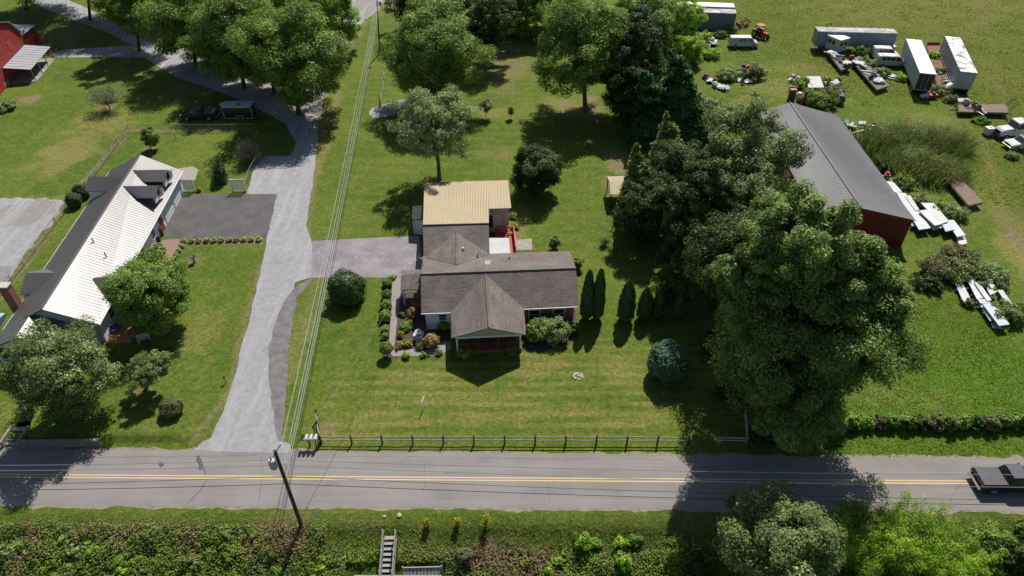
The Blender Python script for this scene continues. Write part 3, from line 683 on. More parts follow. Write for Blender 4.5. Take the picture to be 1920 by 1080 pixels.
# ---- the long white/charcoal roofed house on the left
A0, A1 = U(262.5, 290, 5.5), U(77.8, 580, 5.5); R0, R1 = U(342, 320, 2.8), U(184.8, 608, 2.8); C0 = U(205, 322, 2.8); C1 = U(86, 499, 2.8)
C1 = C0 + (C1 - C0) * ((A1.y - C0.y) / (C1.y - C0.y))
lh = thing('metal_roofed_house', 'long pale sided house with charcoal metal roof, dormers and brick chimney', 'house', fl((R0 + C1) / 2))
rpl, lpl = plane(A0, A1, R0), plane(A0, A1, C0)
part(lh, 'roof', MB().slab([A0, A1, R1, R0], .14).slab([A0, C0, C1, A1], .14), CHAR)
rb = MB(); ribs(rb, A0, A1, R1, R0, 70, .014, .016); ribs(rb, A1, A0, C0, C1, 70, .02, .03); part(lh, 'roof_ribs', rb, CHAR)
cap = MB(); capline(cap, A0, A1, .1)
for a, b_, s in ((C0, C1, -.05), (R0, R1, .05)): part(lh, 'gutter', MB().tube([a + Vector((s, 0, -.1)), b_ + Vector((s, 0, -.1))], .075, 5), WHITE)
part(lh, 'ridge_cap', MB().tube([A0 + Vector((0, 0, .02)), A1 + Vector((0, 0, .02))], .09, 6), CHAR)
lf = inset([fl(R0), fl(R1), fl(C1), fl(C0)], .45)
wl = MB().prism(lf, (0, 0, 2.7))
axd = (A0 - A1).normalized()
for a, b_, rdg, s in ((lf[0], lf[3], A0, -1), (lf[1], lf[2], A1, 1)):
    wl.prism([fl(a, 2.702), fl(b_, 2.702), rdg + axd * .45 * s + Vector((0, 0, -.17))], axd * s * .2)
part(lh, 'wall', wl, SIDING)
def gable(parent, tip, out, eo, ei, pl, drop, wallz=None, name='dormer', win=True):
    """gable standing out of a roof slope: tip and ei lie on the slope, out and eo are the free ends of ridge and eave"""
    t = onP(*tip, pl, .02); o = U(*out, t.z); i_ = onP(*ei, pl, .02); e = U(*eo, t.z - drop); i_.z = max(i_.z, e.z)
    ax = (o - t); ax.z = 0; ax.normalize(); sd = Vector((-ax.y, ax.x, 0))
    if sd.dot(e - o) < 0: sd = -sd
    wd = max(sd.dot(e - o), .6); e = o + sd * wd + Vector((0, 0, -drop))
    e = e + ax * 0.0
    li = max((i_ - o).dot(-ax), .3); i1 = e - ax * li; e2 = e - sd * 2 * wd; i2 = i1 - sd * 2 * wd
    d = part(parent, name, MB().slab([t, i1, e, o], .09).slab([t, o, e2, i2], .09), CHAR)
    rb = MB(); n = max(4, int((o - t).length / .38)); ribs(rb, lerp(t, o, .0), o, e, i1, n, .02, .03); part(d, 'dormer_ribs', rb, CHAR)
    zb = e.z - .9 if wallz is None else wallz
    f0, f1, ap = e - ax * .25 - sd * .15, e2 - ax * .25 + sd * .15, o - ax * .25 + Vector((0, 0, -.12))
    L = li + (1.2 if wallz is None else 2.5)
    m = MB().prism([fl(f0, zb), fl(f1, zb), fl(f1, f1.z - .1), ap, fl(f0, f0.z - .1)], -ax * .12)
    if wallz is not None: m.prism([fl(f0 - ax * .125, zb), fl(f1 - ax * .125, zb), fl(f1 - ax * L, zb), fl(f0 - ax * L, zb)], (0, 0, e.z - .12 - zb))
    part(d, 'dormer_wall', m, SIDING if wallz is not None else WHITE)
    if win:
        c = (f0 + f1) / 2 + ax * .03; rz = math.atan2(sd.y, sd.x)
        mb = MB().box((c.x, c.y, e.z - .05), (.7, .08, .8), rz); part(d, 'dormer_window', mb, GLASS)
    return d
gable(lh, (248.6, 318.9), (313.4, 318.3), (307.8, 340.5), (273.6, 339.5), rpl, .85)
gable(lh, (230.6, 348.9), (295.9, 348.3), (288.9, 371), (262.5, 370.8), rpl, .85)
gable(lh, (233.4, 332.2), (166.1, 330.8), (165.3, 358.5), (204.2, 358.8), lpl, 1.1, 0.0, 'side_gable', False)
gable(lh, (101.4, 511.4), (48.6, 511.4), (45.8, 552), (62, 548), lpl, 1.2, 0.0, 'side_gable', False)
gable(lh, (173.6, 521), (250, 519), (247, 560), (204, 556), rpl, 1.2, 0.0, 'side_gable', False)
# chimney
q = U(31, 573, 2.9); zt = up(q, 536)
ch = part(lh, 'chimney', MB().box((q.x, q.y, zt / 2), (.95, .75, zt)), BRICK)
part(ch, 'chimney_cap', MB().box((q.x, q.y, zt + .07), (1.1, .9, .14)), M('cap_concrete', (.45, .44, .42), (.36, .35, .33), 3, .9))
# doors and windows in the long right hand wall
wd_ = (lf[1] - lf[0]); wL = wd_.length; wd_.normalize(); wo = Vector((-wd_.y, wd_.x, 0)); wo = wo if wo.x > 0 else -wo; wrz = math.atan2(wd_.y, wd_.x)
def onwall(u, v): a = lf[0] + wo * .0; p = onP(u, v, (a, wo)); return (p - lf[0]).dot(wd_)
GD = M('garage_door', (.66, .70, .73), (.60, .64, .67), 1.0, .55)
for t in (3.0, 6.7):
    c = lf[0] + wd_ * t + wo * .03; g = part(lh, 'garage_door', MB().box((c.x, c.y, 1.12), (2.9, .08, 2.22), wrz), GD)
    lines = MB()
    for z in (.55, 1.1, 1.65): lines.box((c.x + wo.x * .045, c.y + wo.y * .045, z), (2.86, .012, .03), wrz)
    part(g, 'panel_joint', lines, DARK)
c = lf[0] + wd_ * 9.6 + wo * .03; dr_ = part(lh, 'door', MB().box((c.x, c.y, 1.05), (.95, .1, 2.1), wrz), REDP, 'dark red entry door')
part(dr_, 'handle', MB().box((c.x + wo.x * .08 + wd_.x * .36, c.y + wo.y * .08 + wd_.y * .36, 1.05), (.12, .08, .06), wrz), M('brass', (.5, .4, .2), None, 3, .3, .8))
for t in (12.5, 16.5, 19.5, 24.5, 27.0):
    c = lf[0] + wd_ * t + wo * .03; window(lh, (c.x, c.y, 1.5), wrz, 1.0, 1.2)
for u_, v_ in ((150.5, 411), (175.5, 448), (199, 475)):
    p = onP(u_, v_ + 6, lpl if u_ < 160 else rpl); part(lh, 'vent_pipe', MB().cyl((p.x, p.y, p.z + .25), .06, .6, 8), MATS['galvanised'] if u_ < 160 else DARK)
# front porch
Q0 = U(56.4, 590.5, 4.6); Q1 = Q0 - axd * 3.2; qr1 = onP(101, 633, (Q1, rpl[1])); dv = (Q0 - Q1)
ql1 = Q1 + (Q1 - qr1) * 1.25; ql1.z = qr1.z; ql1 = ql1 + axd * (qr1 - ql1).dot(axd)
qr1 = qr1 - axd * (qr1 - Q1).dot(axd); ql1 = ql1 - axd * (ql1 - Q1).dot(axd)
qr0, ql0 = qr1 + dv * 1.25, ql1 + dv * 1.25
part(lh, 'porch_roof', MB().slab([Q0, Q1, qr1, qr0], .12).slab([Q0, ql0, ql1, Q1], .12), CHAR)
rb = MB(); ribs(rb, Q0, Q1, qr1, qr0, 9, .022, .03); ribs(rb, Q1, Q0, ql0, ql1, 9, .022, .03); part(lh, 'porch_ribs', rb, CHAR)
dn_ = dv.normalized()
part(lh, 'porch_gable', MB().prism([qr1 + dn_ * .35 + Vector((-.2, 0, -.12)), ql1 + dn_ * .35 + Vector((.2, 0, -.12)), Q1 + dn_ * .35 + Vector((0, 0, -.18))], dn_ * .12), SIDING)
lo_ = [U(100, 606, 3.4), U(175, 610, 3.0), U(168, 624, 2.6), U(100, 629, 2.6)]
part(lh, 'front_roof', MB().slab(lo_, .1), CHAR); part(lh, 'front_roof_edge', MB().tube([lo_[1] + Vector((.04, 0, 0)), lo_[2] + Vector((.04, 0, 0))], .05, 5), WHITE)
part(lh, 'front_wall', MB().prism([fl(lo_[3]), fl(lo_[2] + Vector((-.2, .2, 0))), fl(lo_[1] + Vector((-.2, 0, 0))), fl(lo_[0])], (0, 0, 2.45)), SIDING)
part(lh, 'porch_floor', MB().prism([fl(qr1 + dn_ * .2), fl(ql1 + dn_ * .2), fl(ql0), fl(qr0)], (0, 0, .55)), M('porch_concrete', (.34, .36, .37), (.28, .30, .31), 1.5, .8))
for p in (ql1, lerp(ql1, qr1, .36), lerp(ql1, qr1, .7), qr1):
    q = p + dn_ * .4 + (Vector((.3, 0, 0)) if p is ql1 else Vector((0, 0, 0))); part(lh, 'porch_post', MB().box((q.x, q.y, 1.6), (.24, .24, 2.1)), WHITE)
part(lh, 'carport_roof', MB().slab([U(-40, 586, 2.6), U(12, 587, 2.6), U(2, 612, 2.5), U(-50, 612, 2.5)], .08), M('pale_blue_metal', (.40, .46, .52), (.35, .4, .46), 1.5, .4))

# ---- grey roofed red metal barn on the right
hr, he = 5.4, 3.95
ra0, ra1 = U(1481, 192, hr), U(1615, 390, hr); rr0, rr1 = U(1571, 217, he), U(1716.7, 413, he); rl0 = U(1422, 210, he); rl1 = rl0 + (rr1 - rr0)
bn = thing('red_metal_barn', 'long red metal barn with plain grey ribbed roof beside the big tree', 'barn', fl((ra0 + ra1) / 2))
part(bn, 'roof', MB().slab([ra0, ra1, rr1, rr0], .1).slab([ra0, rl0, rl1, ra1], .1), GREYM)
rb = MB(); ribs(rb, ra0, ra1, rr1, rr0, 90, .025, .028); ribs(rb, ra1, ra0, rl0, rl1, 90, .025, .028); part(bn, 'roof_ribs', rb, GREYM)
part(bn, 'ridge_cap', MB().tube([ra0 + Vector((0, 0, .02)), ra1 + Vector((0, 0, .02))], .12, 6), GREYM)
bf = inset([fl(rr0), fl(rl0), fl(rl1), fl(rr1)], .18)
wl = MB().prism(bf, (0, 0, he - .15)); bd = (ra0 - ra1); bd.z = 0; bd.normalize()
for a, b_, rdg, s in ((bf[0], bf[1], ra0, -1), (bf[3], bf[2], ra1, 1)):
    wl.prism([fl(a, he - .148), fl(b_, he - .148), rdg + bd * .18 * s + Vector((0, 0, -.13))], bd * s * .15)
part(bn, 'wall', wl, DKRED)
rb = MB(); fa, fb = bf[3], bf[2]; L = (fb - fa).length; fo = -bd
for i in range(int(L / .3)):
    t = (i + .5) * .3 / L; p = lerp(fa, fb, t) + fo * .02; h_ = he - .2 + (hr - he) * (1 - abs(t - .5) * 2) - .05
    rb.box((p.x, p.y, h_ / 2), (.07, .05, h_), math.atan2((fb - fa).y, (fb - fa).x))
part(bn, 'wall_ribs', rb, DKRED)
part(bn, 'roof_edge', MB().tube([rr1 + fo * .03, ra1 + fo * .03, rl1 + fo * .03], .06, 5), GREYM)

# ---- red gambrel barn with lean-to, top left
P0, P1 = U(4.2, 127.8, 2.9), U(45.8, 84.2, 2.9)
vp = vplane(P0, P1); vn = vp[1] if vp[1].x > 0 else -vp[1]; wdv = (P1 - P0); wdv.z = 0; wdv.normalize()
def onv(u, v): return onP(u, v, vp)
gb = thing('red_gambrel_barn', 'bright red wooden barn with silver lean-to roof at the corner of the field', 'barn', fl(P0))
top = [onv(-60, 140), onv(-50, 62), onv(-18, 43), onv(14, 42), onv(37.5, 61), P1 + Vector((0, 0, .3))]
part(gb, 'wall', MB().prism([fl(top[0])] + top[1:] + [fl(P1)], -vn * 9), REDP)
SIL = metal('silver_roof', (.30, .31, .33), (.25, .26, .28), .6, .3)
rf = MB()
for a, b_ in zip(top[1:-2], top[2:-1]): rf.prism([a + vn * .4 + Vector((0, 0, .02)), b_ + vn * .4 + Vector((0, 0, .02)), b_ + vn * .4 + Vector((0, 0, .12)), a + vn * .4 + Vector((0, 0, .12))], -vn * 9.8)
part(gb, 'roof', rf, SIL)
n1, n2 = U(57, 130.6, 2.3), U(94.4, 87.5, 2.3)
part(gb, 'lean_to_roof', MB().slab([P0 + vn * .02, n1, n2, P1 + vn * .02], .08), SIL)
rb = MB(); ribs(rb, P1 + vn * .02, P0 + vn * .02, n1, n2, 10, .03, .04); part(gb, 'lean_to_ribs', rb, SIL)
for t in (.03, .35, .66, .97):
    q = lerp(n1, n2, t) - vn * .15; part(gb, 'post', MB().box((q.x, q.y, 1.1), (.14, .14, 2.2)), M('grey_wood', (.22, .20, .18), (.16, .145, .13), 4, .9))
part(gb, 'lean_to_floor', MB().prism([fl(P0 + vn * .03), fl(n1), fl(n2), fl(P1 + vn * .03)], (0, 0, .1)), CONC)
an = [U(41.7, 66, 2.9), U(65.3, 46, 2.9), U(72.8, 83.3, 0)]
e0, e1 = U(42, 65.5, 3.2), U(66, 46.5, 3.6); e2, e3 = U(24, 45, 3.6), U(20, 52, 3.4)
part(gb, 'side_shed_roof', MB().slab([e0, e1, e2, e3], .1), SIL)
part(gb, 'side_shed_wall', MB().prism([fl(e0 + Vector((-.2, .2, 0))), fl(e1 + Vector((-.2, -.2, 0))), fl(e2), fl(e3)], (0, 0, 3.05)), REDP)
part(gb, 'foundation', MB().prism([fl(P0 + vn * .03 - wdv * 2), fl(P0 + vn * .03), fl(P0 + vn * .03, .9), fl(P0 + vn * .03 - wdv * 2, .9)], -vn * .02), CONC)
for u_, v_ in ((18, 86),):
    q = onv(u_, v_); part(gb, 'hay_door', MB().box((q.x + vn.x * .03, q.y + vn.y * .03, q.z), (1.4, .08, 1.5), math.atan2(wdv.y, wdv.x)), M('barn_red_bright', (.36, .05, .05), (.30, .04, .04), 2, .7))

# ---- open shelter in the back garden
h0, h1, h2, h3, h4, h5 = U(1138, 330.7, 2.25), U(1175, 330, 2.25), U(1177, 340, 2.75), U(1143, 341, 2.75), U(1145, 364.5, 2.2), U(1171, 364.5, 2.2)
sl = thing('garden_shelter', 'small open wooden shelter with tan metal roof against the dark trees', 'shelter', fl(h3))
part(sl, 'roof', MB().slab([h0, h3, h2, h1], .06).slab([h3, h4, h5, h2], .06), TANM)
rb = MB(); ribs(rb, h3, h2, h5, h4, 7, .03, .04); ribs(rb, h2, h3, h0, h1, 7, .03, .04); part(sl, 'roof_ribs', rb, TANM)
BRN = M('brown_wood', (.13, .07, .045), (.09, .05, .035), 4, .85)
for p, k in ((h0, (.15, -.15)), (h1, (-.15, -.15)), (h4, (.12, .15)), (h5, (-.12, .15))): part(sl, 'post', MB().box((p.x + k[0], p.y + k[1], 1.08), (.13, .13, 2.16)), BRN)
part(sl, 'bench', MB().box(((h4.x + h5.x) / 2, h4.y + .5, .45), (1.6, .4, .06)).box(((h4.x + h5.x) / 2 - .6, h4.y + .5, .21), (.08, .35, .42)).box(((h4.x + h5.x) / 2 + .6, h4.y + .5, .21), (.08, .35, .42)), BRN)
# ------------------------------------------------------------------ vehicles (built along +X, then set on the ground)
TYRE = M('tyre_rubber', (.025, .025, .026), (.04, .038, .036), 5, .9)
RIM = M('wheel_rim', (.38, .38, .39), (.28, .28, .29), 5, .4, .6)
BLACKP = M('black_car_paint', (.012, .012, .014), (.018, .018, .02), 1, .22, spec=.6)
WPAINT = M('old_white_paint', (.50, .50, .49), (.42, .42, .41), 1.2, .45, third=((.34, .30, .26), 2.5, .66))
WTRAIL = M('trailer_white_shaded', (.40, .42, .46), (.34, .36, .40), .8, .55, third=((.24, .20, .18), 1.0, .60))  # white sides with their bluish shade put into the base colour, plus stains
WROOF = M('trailer_roof', (.66, .65, .63), (.54, .53, .52), .7, .6, third=((.17, .14, .125), .5, .50))
BROOF = M('stained_roof', (.20, .18, .18), (.34, .33, .33), .8, .7, third=((.55, .55, .55), .7, .52))
GREYS = M('grey_trailer_side', (.27, .31, .37), (.21, .24, .29), .9, .55, third=((.20, .15, .12), 1.5, .66))
RUST = M('rusty_steel', (.23, .12, .07), (.14, .075, .05), 3, .9, bmp=.01)
PLANK = M('weathered_planks', (.22, .165, .125), (.15, .115, .095), 2.2, .9, third=((.30, .22, .15), 1.6, .6))
REDM = M('machine_red', (.40, .05, .04), (.30, .04, .035), 2, .5, third=((.2, .08, .05), 4, .62))
FADED = M('faded_red', (.42, .16, .13), (.34, .13, .10), 2, .7)
DGREY = M('dark_grey_steel', (.07, .07, .075), (.10, .098, .095), 3, .6)
LGREY = M('light_scrap', (.52, .52, .51), (.36, .36, .36), 3, .6, third=((.18, .12, .09), 5, .62))
ROOFB = M('dark_roof_panel', (.10, .10, .11), (.08, .08, .09), 1.5, .25, spec=.7)
LIGHTR = M('tail_light_red', (.35, .02, .02), None, 3, .2)
LIGHTW = M('lamp_glass', (.75, .75, .72), None, 3, .15)
CHROME = M('chrome', (.6, .6, .62), None, 3, .2, .9)
TEAL = M('teal_panel', (.12, .24, .25), (.10, .19, .20), 2, .5)
def lp(parent, name, mb, mat, label=None, bev=0.0, smooth=False): return part(parent, name, mb, mat, label, False, bev, smooth)
def wheel(root, x, y, r=.36, w_=.25, rim=True):
    t = lp(root, 'wheel', MB().cyl((x, y, r), r, w_, 18, 'y'), TYRE)
    if rim: lp(t, 'rim', MB().cyl((x, y + (.02 if y > 0 else -.02), r), r * .6, w_ + .01, 14, 'y'), RIM)
    return t
def pickup(name, label, loc, rz, paint, group=None, cover=None, load=False, hood_up=False):
    t = thing(name, label, 'pickup truck', loc, group, rz)
    lp(t, 'body', MB().profile([(-2.85, .55), (-2.85, 1.12), (-.75, 1.16), (-.75, 1.2), (1.2, 1.2), (1.25, 1.18), (2.55, 1.05), (2.8, .9), (2.85, .5), (2.3, .42), (-2.5, .42)], .98, .93, .9), paint, bev=.05)
    lp(t, 'cab', MB().profile([(-.78, 1.15), (-.62, 1.78), (-.4, 1.86), (.55, 1.86), (.75, 1.8), (1.4, 1.18)], .92, .74, 1.2), paint, bev=.05)
    lp(t, 'cab_roof', MB().box((.06, 0, 1.875), (1.25, 1.36, .035)), ROOFB, bev=.012)
    lp(t, 'windshield', MB().prism([(1.38, -.78, 1.24), (1.38, .78, 1.24), (.86, .66, 1.75), (.86, -.66, 1.75)], (.03, 0, .03)), GLASS)
    lp(t, 'rear_window', MB().prism([(-.775, -.75, 1.25), (-.775, .75, 1.25), (-.66, .65, 1.7), (-.66, -.65, 1.7)], (-.03, 0, .01)), GLASS)
    for s in (1, -1):
        lp(t, 'side_window', MB().prism([(-.6, s * .895, 1.28), (1.1, s * .895, 1.28), (.68, s * .765, 1.74), (-.52, s * .765, 1.74)], (0, s * .03, .0)), GLASS)
        lp(t, 'mirror', MB().box((1.0, s * 1.08, 1.3), (.14, .22, .2)), DARK)
        lp(t, 'headlight', MB().box((2.72, s * .72, .88), (.22, .4, .18)), LIGHTW)
        lp(t, 'tail_light', MB().box((-2.86, s * .86, .98), (.05, .14, .3)), LIGHTR)
    if cover: lp(t, 'bed_cover', MB().box((-1.82, 0, 1.2), (1.98, 1.78, .07)), cover, bev=.03)
    else: lp(t, 'bed_floor', MB().box((-1.8, 0, 1.162), (1.85, 1.5, .03)), DGREY)
    lp(t, 'rear_bumper', MB().box((-2.95, 0, .58), (.18, 1.9, .2)), CHROME, bev=.03); lp(t, 'front_bumper', MB().box((2.9, 0, .58), (.16, 1.9, .24)), CHROME if not cover else DARK, bev=.03)
    lp(t, 'grille', MB().box((2.83, 0, .84), (.08, 1.05, .26)), DARK)
    for x in (-1.75, 1.85):
        for y in (.86, -.86): wheel(t, x, y, .39, .27)
    return t
def van(name, label, loc, rz, paint, L=5.4, group=None, nwin=2):
    t = thing(name, label, 'van', loc, group, rz); h = L / 2
    lp(t, 'body', MB().profile([(-h, .5), (-h, 1.4), (-h + .1, 1.95), (-h + .25, 2.04), (h - 1.6, 2.04), (h - 1.4, 1.98), (h - .8, 1.25), (h - .1, 1.02), (h, .85), (h, .45), (-h + .2, .38)], .98, .82, 1.2), paint, bev=.06)
    lp(t, 'roof', MB().box((-.45, 0, 2.05), (L - 2.4, 1.5, .03)), WROOF, bev=.01)
    lp(t, 'windshield', MB().prism([(h - .86, -.82, 1.32), (h - .86, .82, 1.32), (h - 1.33, .72, 1.9), (h - 1.33, -.72, 1.9)], (.035, 0, .03)), GLASS)
    for s in (1, -1):
        lp(t, 'side_window', MB().prism([(h - 2.1, s * .965, 1.35), (h - 1.1, s * .965, 1.35), (h - 1.5, s * .85, 1.86), (h - 2.1, s * .85, 1.86)], (0, s * .03, 0)), GLASS)
        for k in range(nwin):
            x = h - 2.3 - k * .8; lp(t, 'side_window', MB().prism([(x - .65, s * .965, 1.35), (x, s * .965, 1.35), (x, s * .85, 1.86), (x - .65, s * .85, 1.86)], (0, s * .03, 0)), GLASS)
        lp(t, 'headlight', MB().box((h - .02, s * .74, .82), (.08, .3, .2)), LIGHTW)
        lp(t, 'mirror', MB().box((h - 1.05, s * 1.05, 1.35), (.12, .16, .22)), DARK)
    lp(t, 'bumper', MB().box((h + .03, 0, .52), (.14, 1.8, .2)), DARK); lp(t, 'grille', MB().box((h + .01, 0, .8), (.05, .95, .22)), DARK)
    for x in (-h + 1.1, h - 1.0):
        for y in (.86, -.86): wheel(t, x, y, .36, .24)
    return t
def semi_trailer(name, label, p_near, p_far, wdt, side, roofm, end_dark=False, sign=1, wheels=True, group=None, seams=12):
    """p_near, p_far: the two top corners of one long side; the box extends to the right of the line"""
    d = p_near - p_far; L = d.length; d.normalize(); r = Vector((d.y, -d.x, 0)) * sign; c = (p_near + p_far) / 2 + r * wdt / 2; H = p_near.z
    t = thing(name, label, 'trailer', (c.x, c.y, 0), group, math.atan2(d.y, d.x)); zb = 1.1 if wheels else .25; h = L / 2; w2 = wdt / 2
    lp(t, 'box_body', MB().box((0, 0, (zb + H) / 2 - .02), (L, wdt, H - zb - .04)), side)
    lp(t, 'roof', MB().box((0, 0, H), (L + .04, wdt + .04, .07)), roofm)
    rb = MB(); n = seams
    for s in (1, -1):
        for k in range(n + 1): rb.box((-h + .05 + (L - .1) * k / n, s * (w2 + .012), (zb + H) / 2 - .03), (.05, .03, H - zb - .1))
        rb.box((0, s * (w2 + .015), zb + .06), (L, .035, .12))
    lp(t, 'side_ribs', rb, side)
    e = lp(t, 'rear_door', MB().box((h + .02, 0, (zb + H) / 2), (.05, wdt - .2, H - zb - .25)), DARK if end_dark else side)
    lp(e, 'door_bar', MB().box((h + .06, -.35, (zb + H) / 2), (.03, .05, H - zb - .4)).box((h + .06, .35, (zb + H) / 2), (.03, .05, H - zb - .4)), LGREY)
    lp(t, 'chassis', MB().box((0, 0, zb - .12), (L - .4, 1.0, .2)), DGREY)
    if wheels:
        for x in (h - 1.2, h - 2.4):
            for y in (w2 - .25, -w2 + .25): wheel(t, x, y, .5, .45)
        for y in (.8, -.8): lp(t, 'landing_leg', MB().box((-h + 2.6, y, .5), (.14, .14, 1.0)), DGREY)
    else:
        for x in (-h + .5, h - .5): lp(t, 'footing', MB().box((x, 0, .08), (.4, wdt, .16)), DGREY)
    return t

p = U(1822, 915); d_ = (_rs1 - _rs0).normalized(); rzr = math.atan2(d_.y, d_.x)
pickup('pickup_truck', 'black pickup with dark bed cover driving along the road', fl(p + d_ * 3.1 + Vector((0, .35, 0)), .01), rzr, BLACKP, None, M('bed_cover_vinyl', (.055, .055, .058), (.075, .075, .078), 1.5, .5))
pk = pickup('pickup_truck', 'black pickup parked in tree shade with scrap in its bed', fl((U(345, 226) + U(402, 226)) / 2 + Vector((0, .8, 0))), R(180), BLACKP)
for i in range(9):
    x, y = random.uniform(-2.6, -1), random.uniform(-.6, .6); lp(pk, 'load_pipe', MB().tube([(x, y, 1.2), (x + random.uniform(-.8, .8), y + random.uniform(-.5, .5), 1.2 + random.uniform(.2, .5))], .05, 5), random.choice([FADED, LGREY, RUST]))
# enclosed cargo trailer
c0 = U(447, 227) + Vector((0, 1.1, 0))
ct = thing('cargo_trailer', 'black enclosed cargo trailer with pale roof parked behind the black pickup', 'trailer', fl(c0), None, R(180))
lp(ct, 'box_body', MB().prism([(-2.5, -1.05, .45), (-2.5, 1.05, .45), (2.1, 1.05, .45), (2.75, 0, .45), (2.1, -1.05, .45)], (0, 0, 1.95)), BLACKP)
lp(ct, 'roof', MB().prism([(-2.52, -1.07, 2.402), (-2.52, 1.07, 2.402), (2.1, 1.07, 2.402), (2.78, 0, 2.402), (2.1, -1.07, 2.402)], (0, 0, .06)), M('trailer_pale_roof', (.42, .47, .50), (.35, .40, .43), 1.5, .35))
lp(ct, 'roof_bow', MB().box((-1.2, 0, 2.47), (.05, 2.1, .03)).box((.1, 0, 2.47), (.05, 2.1, .03)).box((1.4, 0, 2.47), (.05, 2.1, .03)).box((-.4, .2, 2.5), (.4, .4, .08)), DARK)
tr_ = MB()
for s in (1, -1):
    tr_.box((-.2, s * 1.07, .47), (4.6, .04, .07)); tr_.box((-2.48, s * 1.07, 1.4), (.07, .04, 1.9)); tr_.box((2.08, s * 1.07, 1.4), (.07, .04, 1.9)); tr_.box((-.2, s * 1.07, 2.36), (4.6, .04, .07))
    tr_.tube([(-1.1, s * 1.1, .5), (-.95, s * 1.1, .85), (.25, s * 1.1, .85), (.4, s * 1.1, .5)], .05, 5)
lp(ct, 'trim', tr_, LGREY)
for x in (-.75, .05):
    for y in (1.0, -1.0): wheel(ct, x, y, .33, .2)
lp(ct, 'tongue', MB().tube([(2.0, .8, .5), (3.6, 0, .5), (2.0, -.8, .5)], .05, 5), DGREY)

# long trailers of the yard
semi_trailer('semi_trailer', 'white semi trailer with clean white roof and dark open rear end', U(1725, 136.7, 4), U(1699, 73, 4), 2.5, WTRAIL, M('clean_white_roof', (.70, .69, .67), (.62, .61, .6), .8, .55), True, -1)
semi_trailer('semi_trailer', 'white semi trailer with brown stained roof, rightmost in the yard', U(1801, 134, 4), U(1771.7, 68, 4), 2.55, WTRAIL, WROOF, False, -1)
semi_trailer('semi_trailer', 'grey blue trailer with stained roof standing behind the junk vehicles', U(1683.5, 62.8, 3.8), U(1534.5, 59, 3.8), 2.5, GREYS, BROOF, False, -1)
semi_trailer('storage_trailer', 'dark blue storage trailer half hidden by bushes beside the tractor', U(1381, 25.5, 3.8), U(1250, 21, 3.8), 2.5, M('navy_side', (.13, .16, .22), (.10, .12, .17), 1, .6, third=((.3, .28, .28), 1.5, .64)), BROOF, False, -1, False)
semi_trailer('storage_trailer', 'white roofed storage trailer at the top edge behind the dark blue one', U(1378, 14, 3.8), U(1240, 9.5, 3.8), 2.6, WTRAIL, MATS['clean_white_roof'], False, -1, False)
van('white_van', 'white van with roof rust parked in the grass beside the red tractor', fl(U(1394, 91) + Vector((0, .9, 0))), R(-3), WPAINT, 5.5)
van('white_van', 'long white passenger van at the end of the junk row beside the trailers', fl(U(1671, 127) + Vector((0, .9, 0))), R(-8), WPAINT, 5.2, None, 3)
van('white_van', 'older white van wedged behind the passenger van in the junk row', fl(U(1660, 112) + Vector((0, .9, 0))), R(-8), WPAINT, 4.6, None, 2)
# pale old car among the junk
oc = thing('scrap_car', 'pale scrap car with crumpled body below the grey blue trailer', 'car', fl(U(1655, 92)), None, R(-12))
lp(oc, 'body', MB().profile([(-2.2, .4), (-2.2, .85), (-1.2, .95), (-.8, 1.35), (.3, 1.38), (1.0, .95), (2.1, .8), (2.2, .4)], .85, .65, .9), LGREY, bev=.06)
lp(oc, 'windshield', MB().prism([(1.0, -.7, 1.0), (1.0, .7, 1.0), (.4, .6, 1.34), (.4, -.6, 1.34)], (.03, 0, .03)), GLASS)
for x in (-1.3, 1.35):
    for y in (.75, -.75): wheel(oc, x, y, .31, .2)
# white semi cab and white pickup at the right edge
cb = thing('truck_cab', 'white day cab truck parked beside the plastic water tank', 'truck', fl(U(1893, 262) + Vector((.9, 1.0, 0))), None, R(188))
lp(cb, 'hood', MB().profile([(2.9, .7), (2.9, 1.35), (2.6, 1.6), (.9, 1.75), (.9, .7)], 1.0, .75, 1.0), WPAINT, bev=.08)
lp(cb, 'cab', MB().profile([(.95, .7), (.95, 1.75), (.55, 2.6), (.3, 2.72), (-1.0, 2.72), (-1.1, 2.6), (-1.1, .7)], 1.08, .92, 1.7), WPAINT, bev=.08)
lp(cb, 'windshield', MB().prism([(.95, -.95, 1.8), (.95, .95, 1.8), (.62, .85, 2.5), (.62, -.85, 2.5)], (.03, 0, .02)), GLASS)
for s in (1, -1):
    lp(cb, 'side_window', MB().prism([(-.6, s * 1.06, 1.75), (.7, s * 1.06, 1.75), (.45, s * .95, 2.45), (-.6, s * .95, 2.45)], (0, s * .03, 0)), GLASS)
    lp(cb, 'mirror', MB().box((.9, s * 1.25, 2.1), (.08, .2, .5)), DARK); lp(cb, 'headlight', MB().box((2.9, s * .75, 1.0), (.08, .3, .22)), LIGHTW)
    lp(cb, 'fender', MB().box((2.0, s * 1.0, 1.08), (1.3, .3, .12)), WPAINT, bev=.04)
lp(cb, 'grille', MB().box((2.92, 0, 1.12), (.06, 1.0, .5)), DARK); lp(cb, 'bumper', MB().box((3.0, 0, .6), (.2, 2.1, .3)), DGREY)
lp(cb, 'chassis', MB().box((-1.6, 0, .75), (4.4, .9, .22)), RUST)
for x in (2.0, -2.2, -3.3):
    for y in (.92, -.92): wheel(cb, x, y, .5, .35)
pickup('pickup_truck', 'white pickup with weeds at its front, lowest at the right edge of the yard', fl(U(1925, 283)+ Vector((0, 1, 0))), R(186), WPAINT)
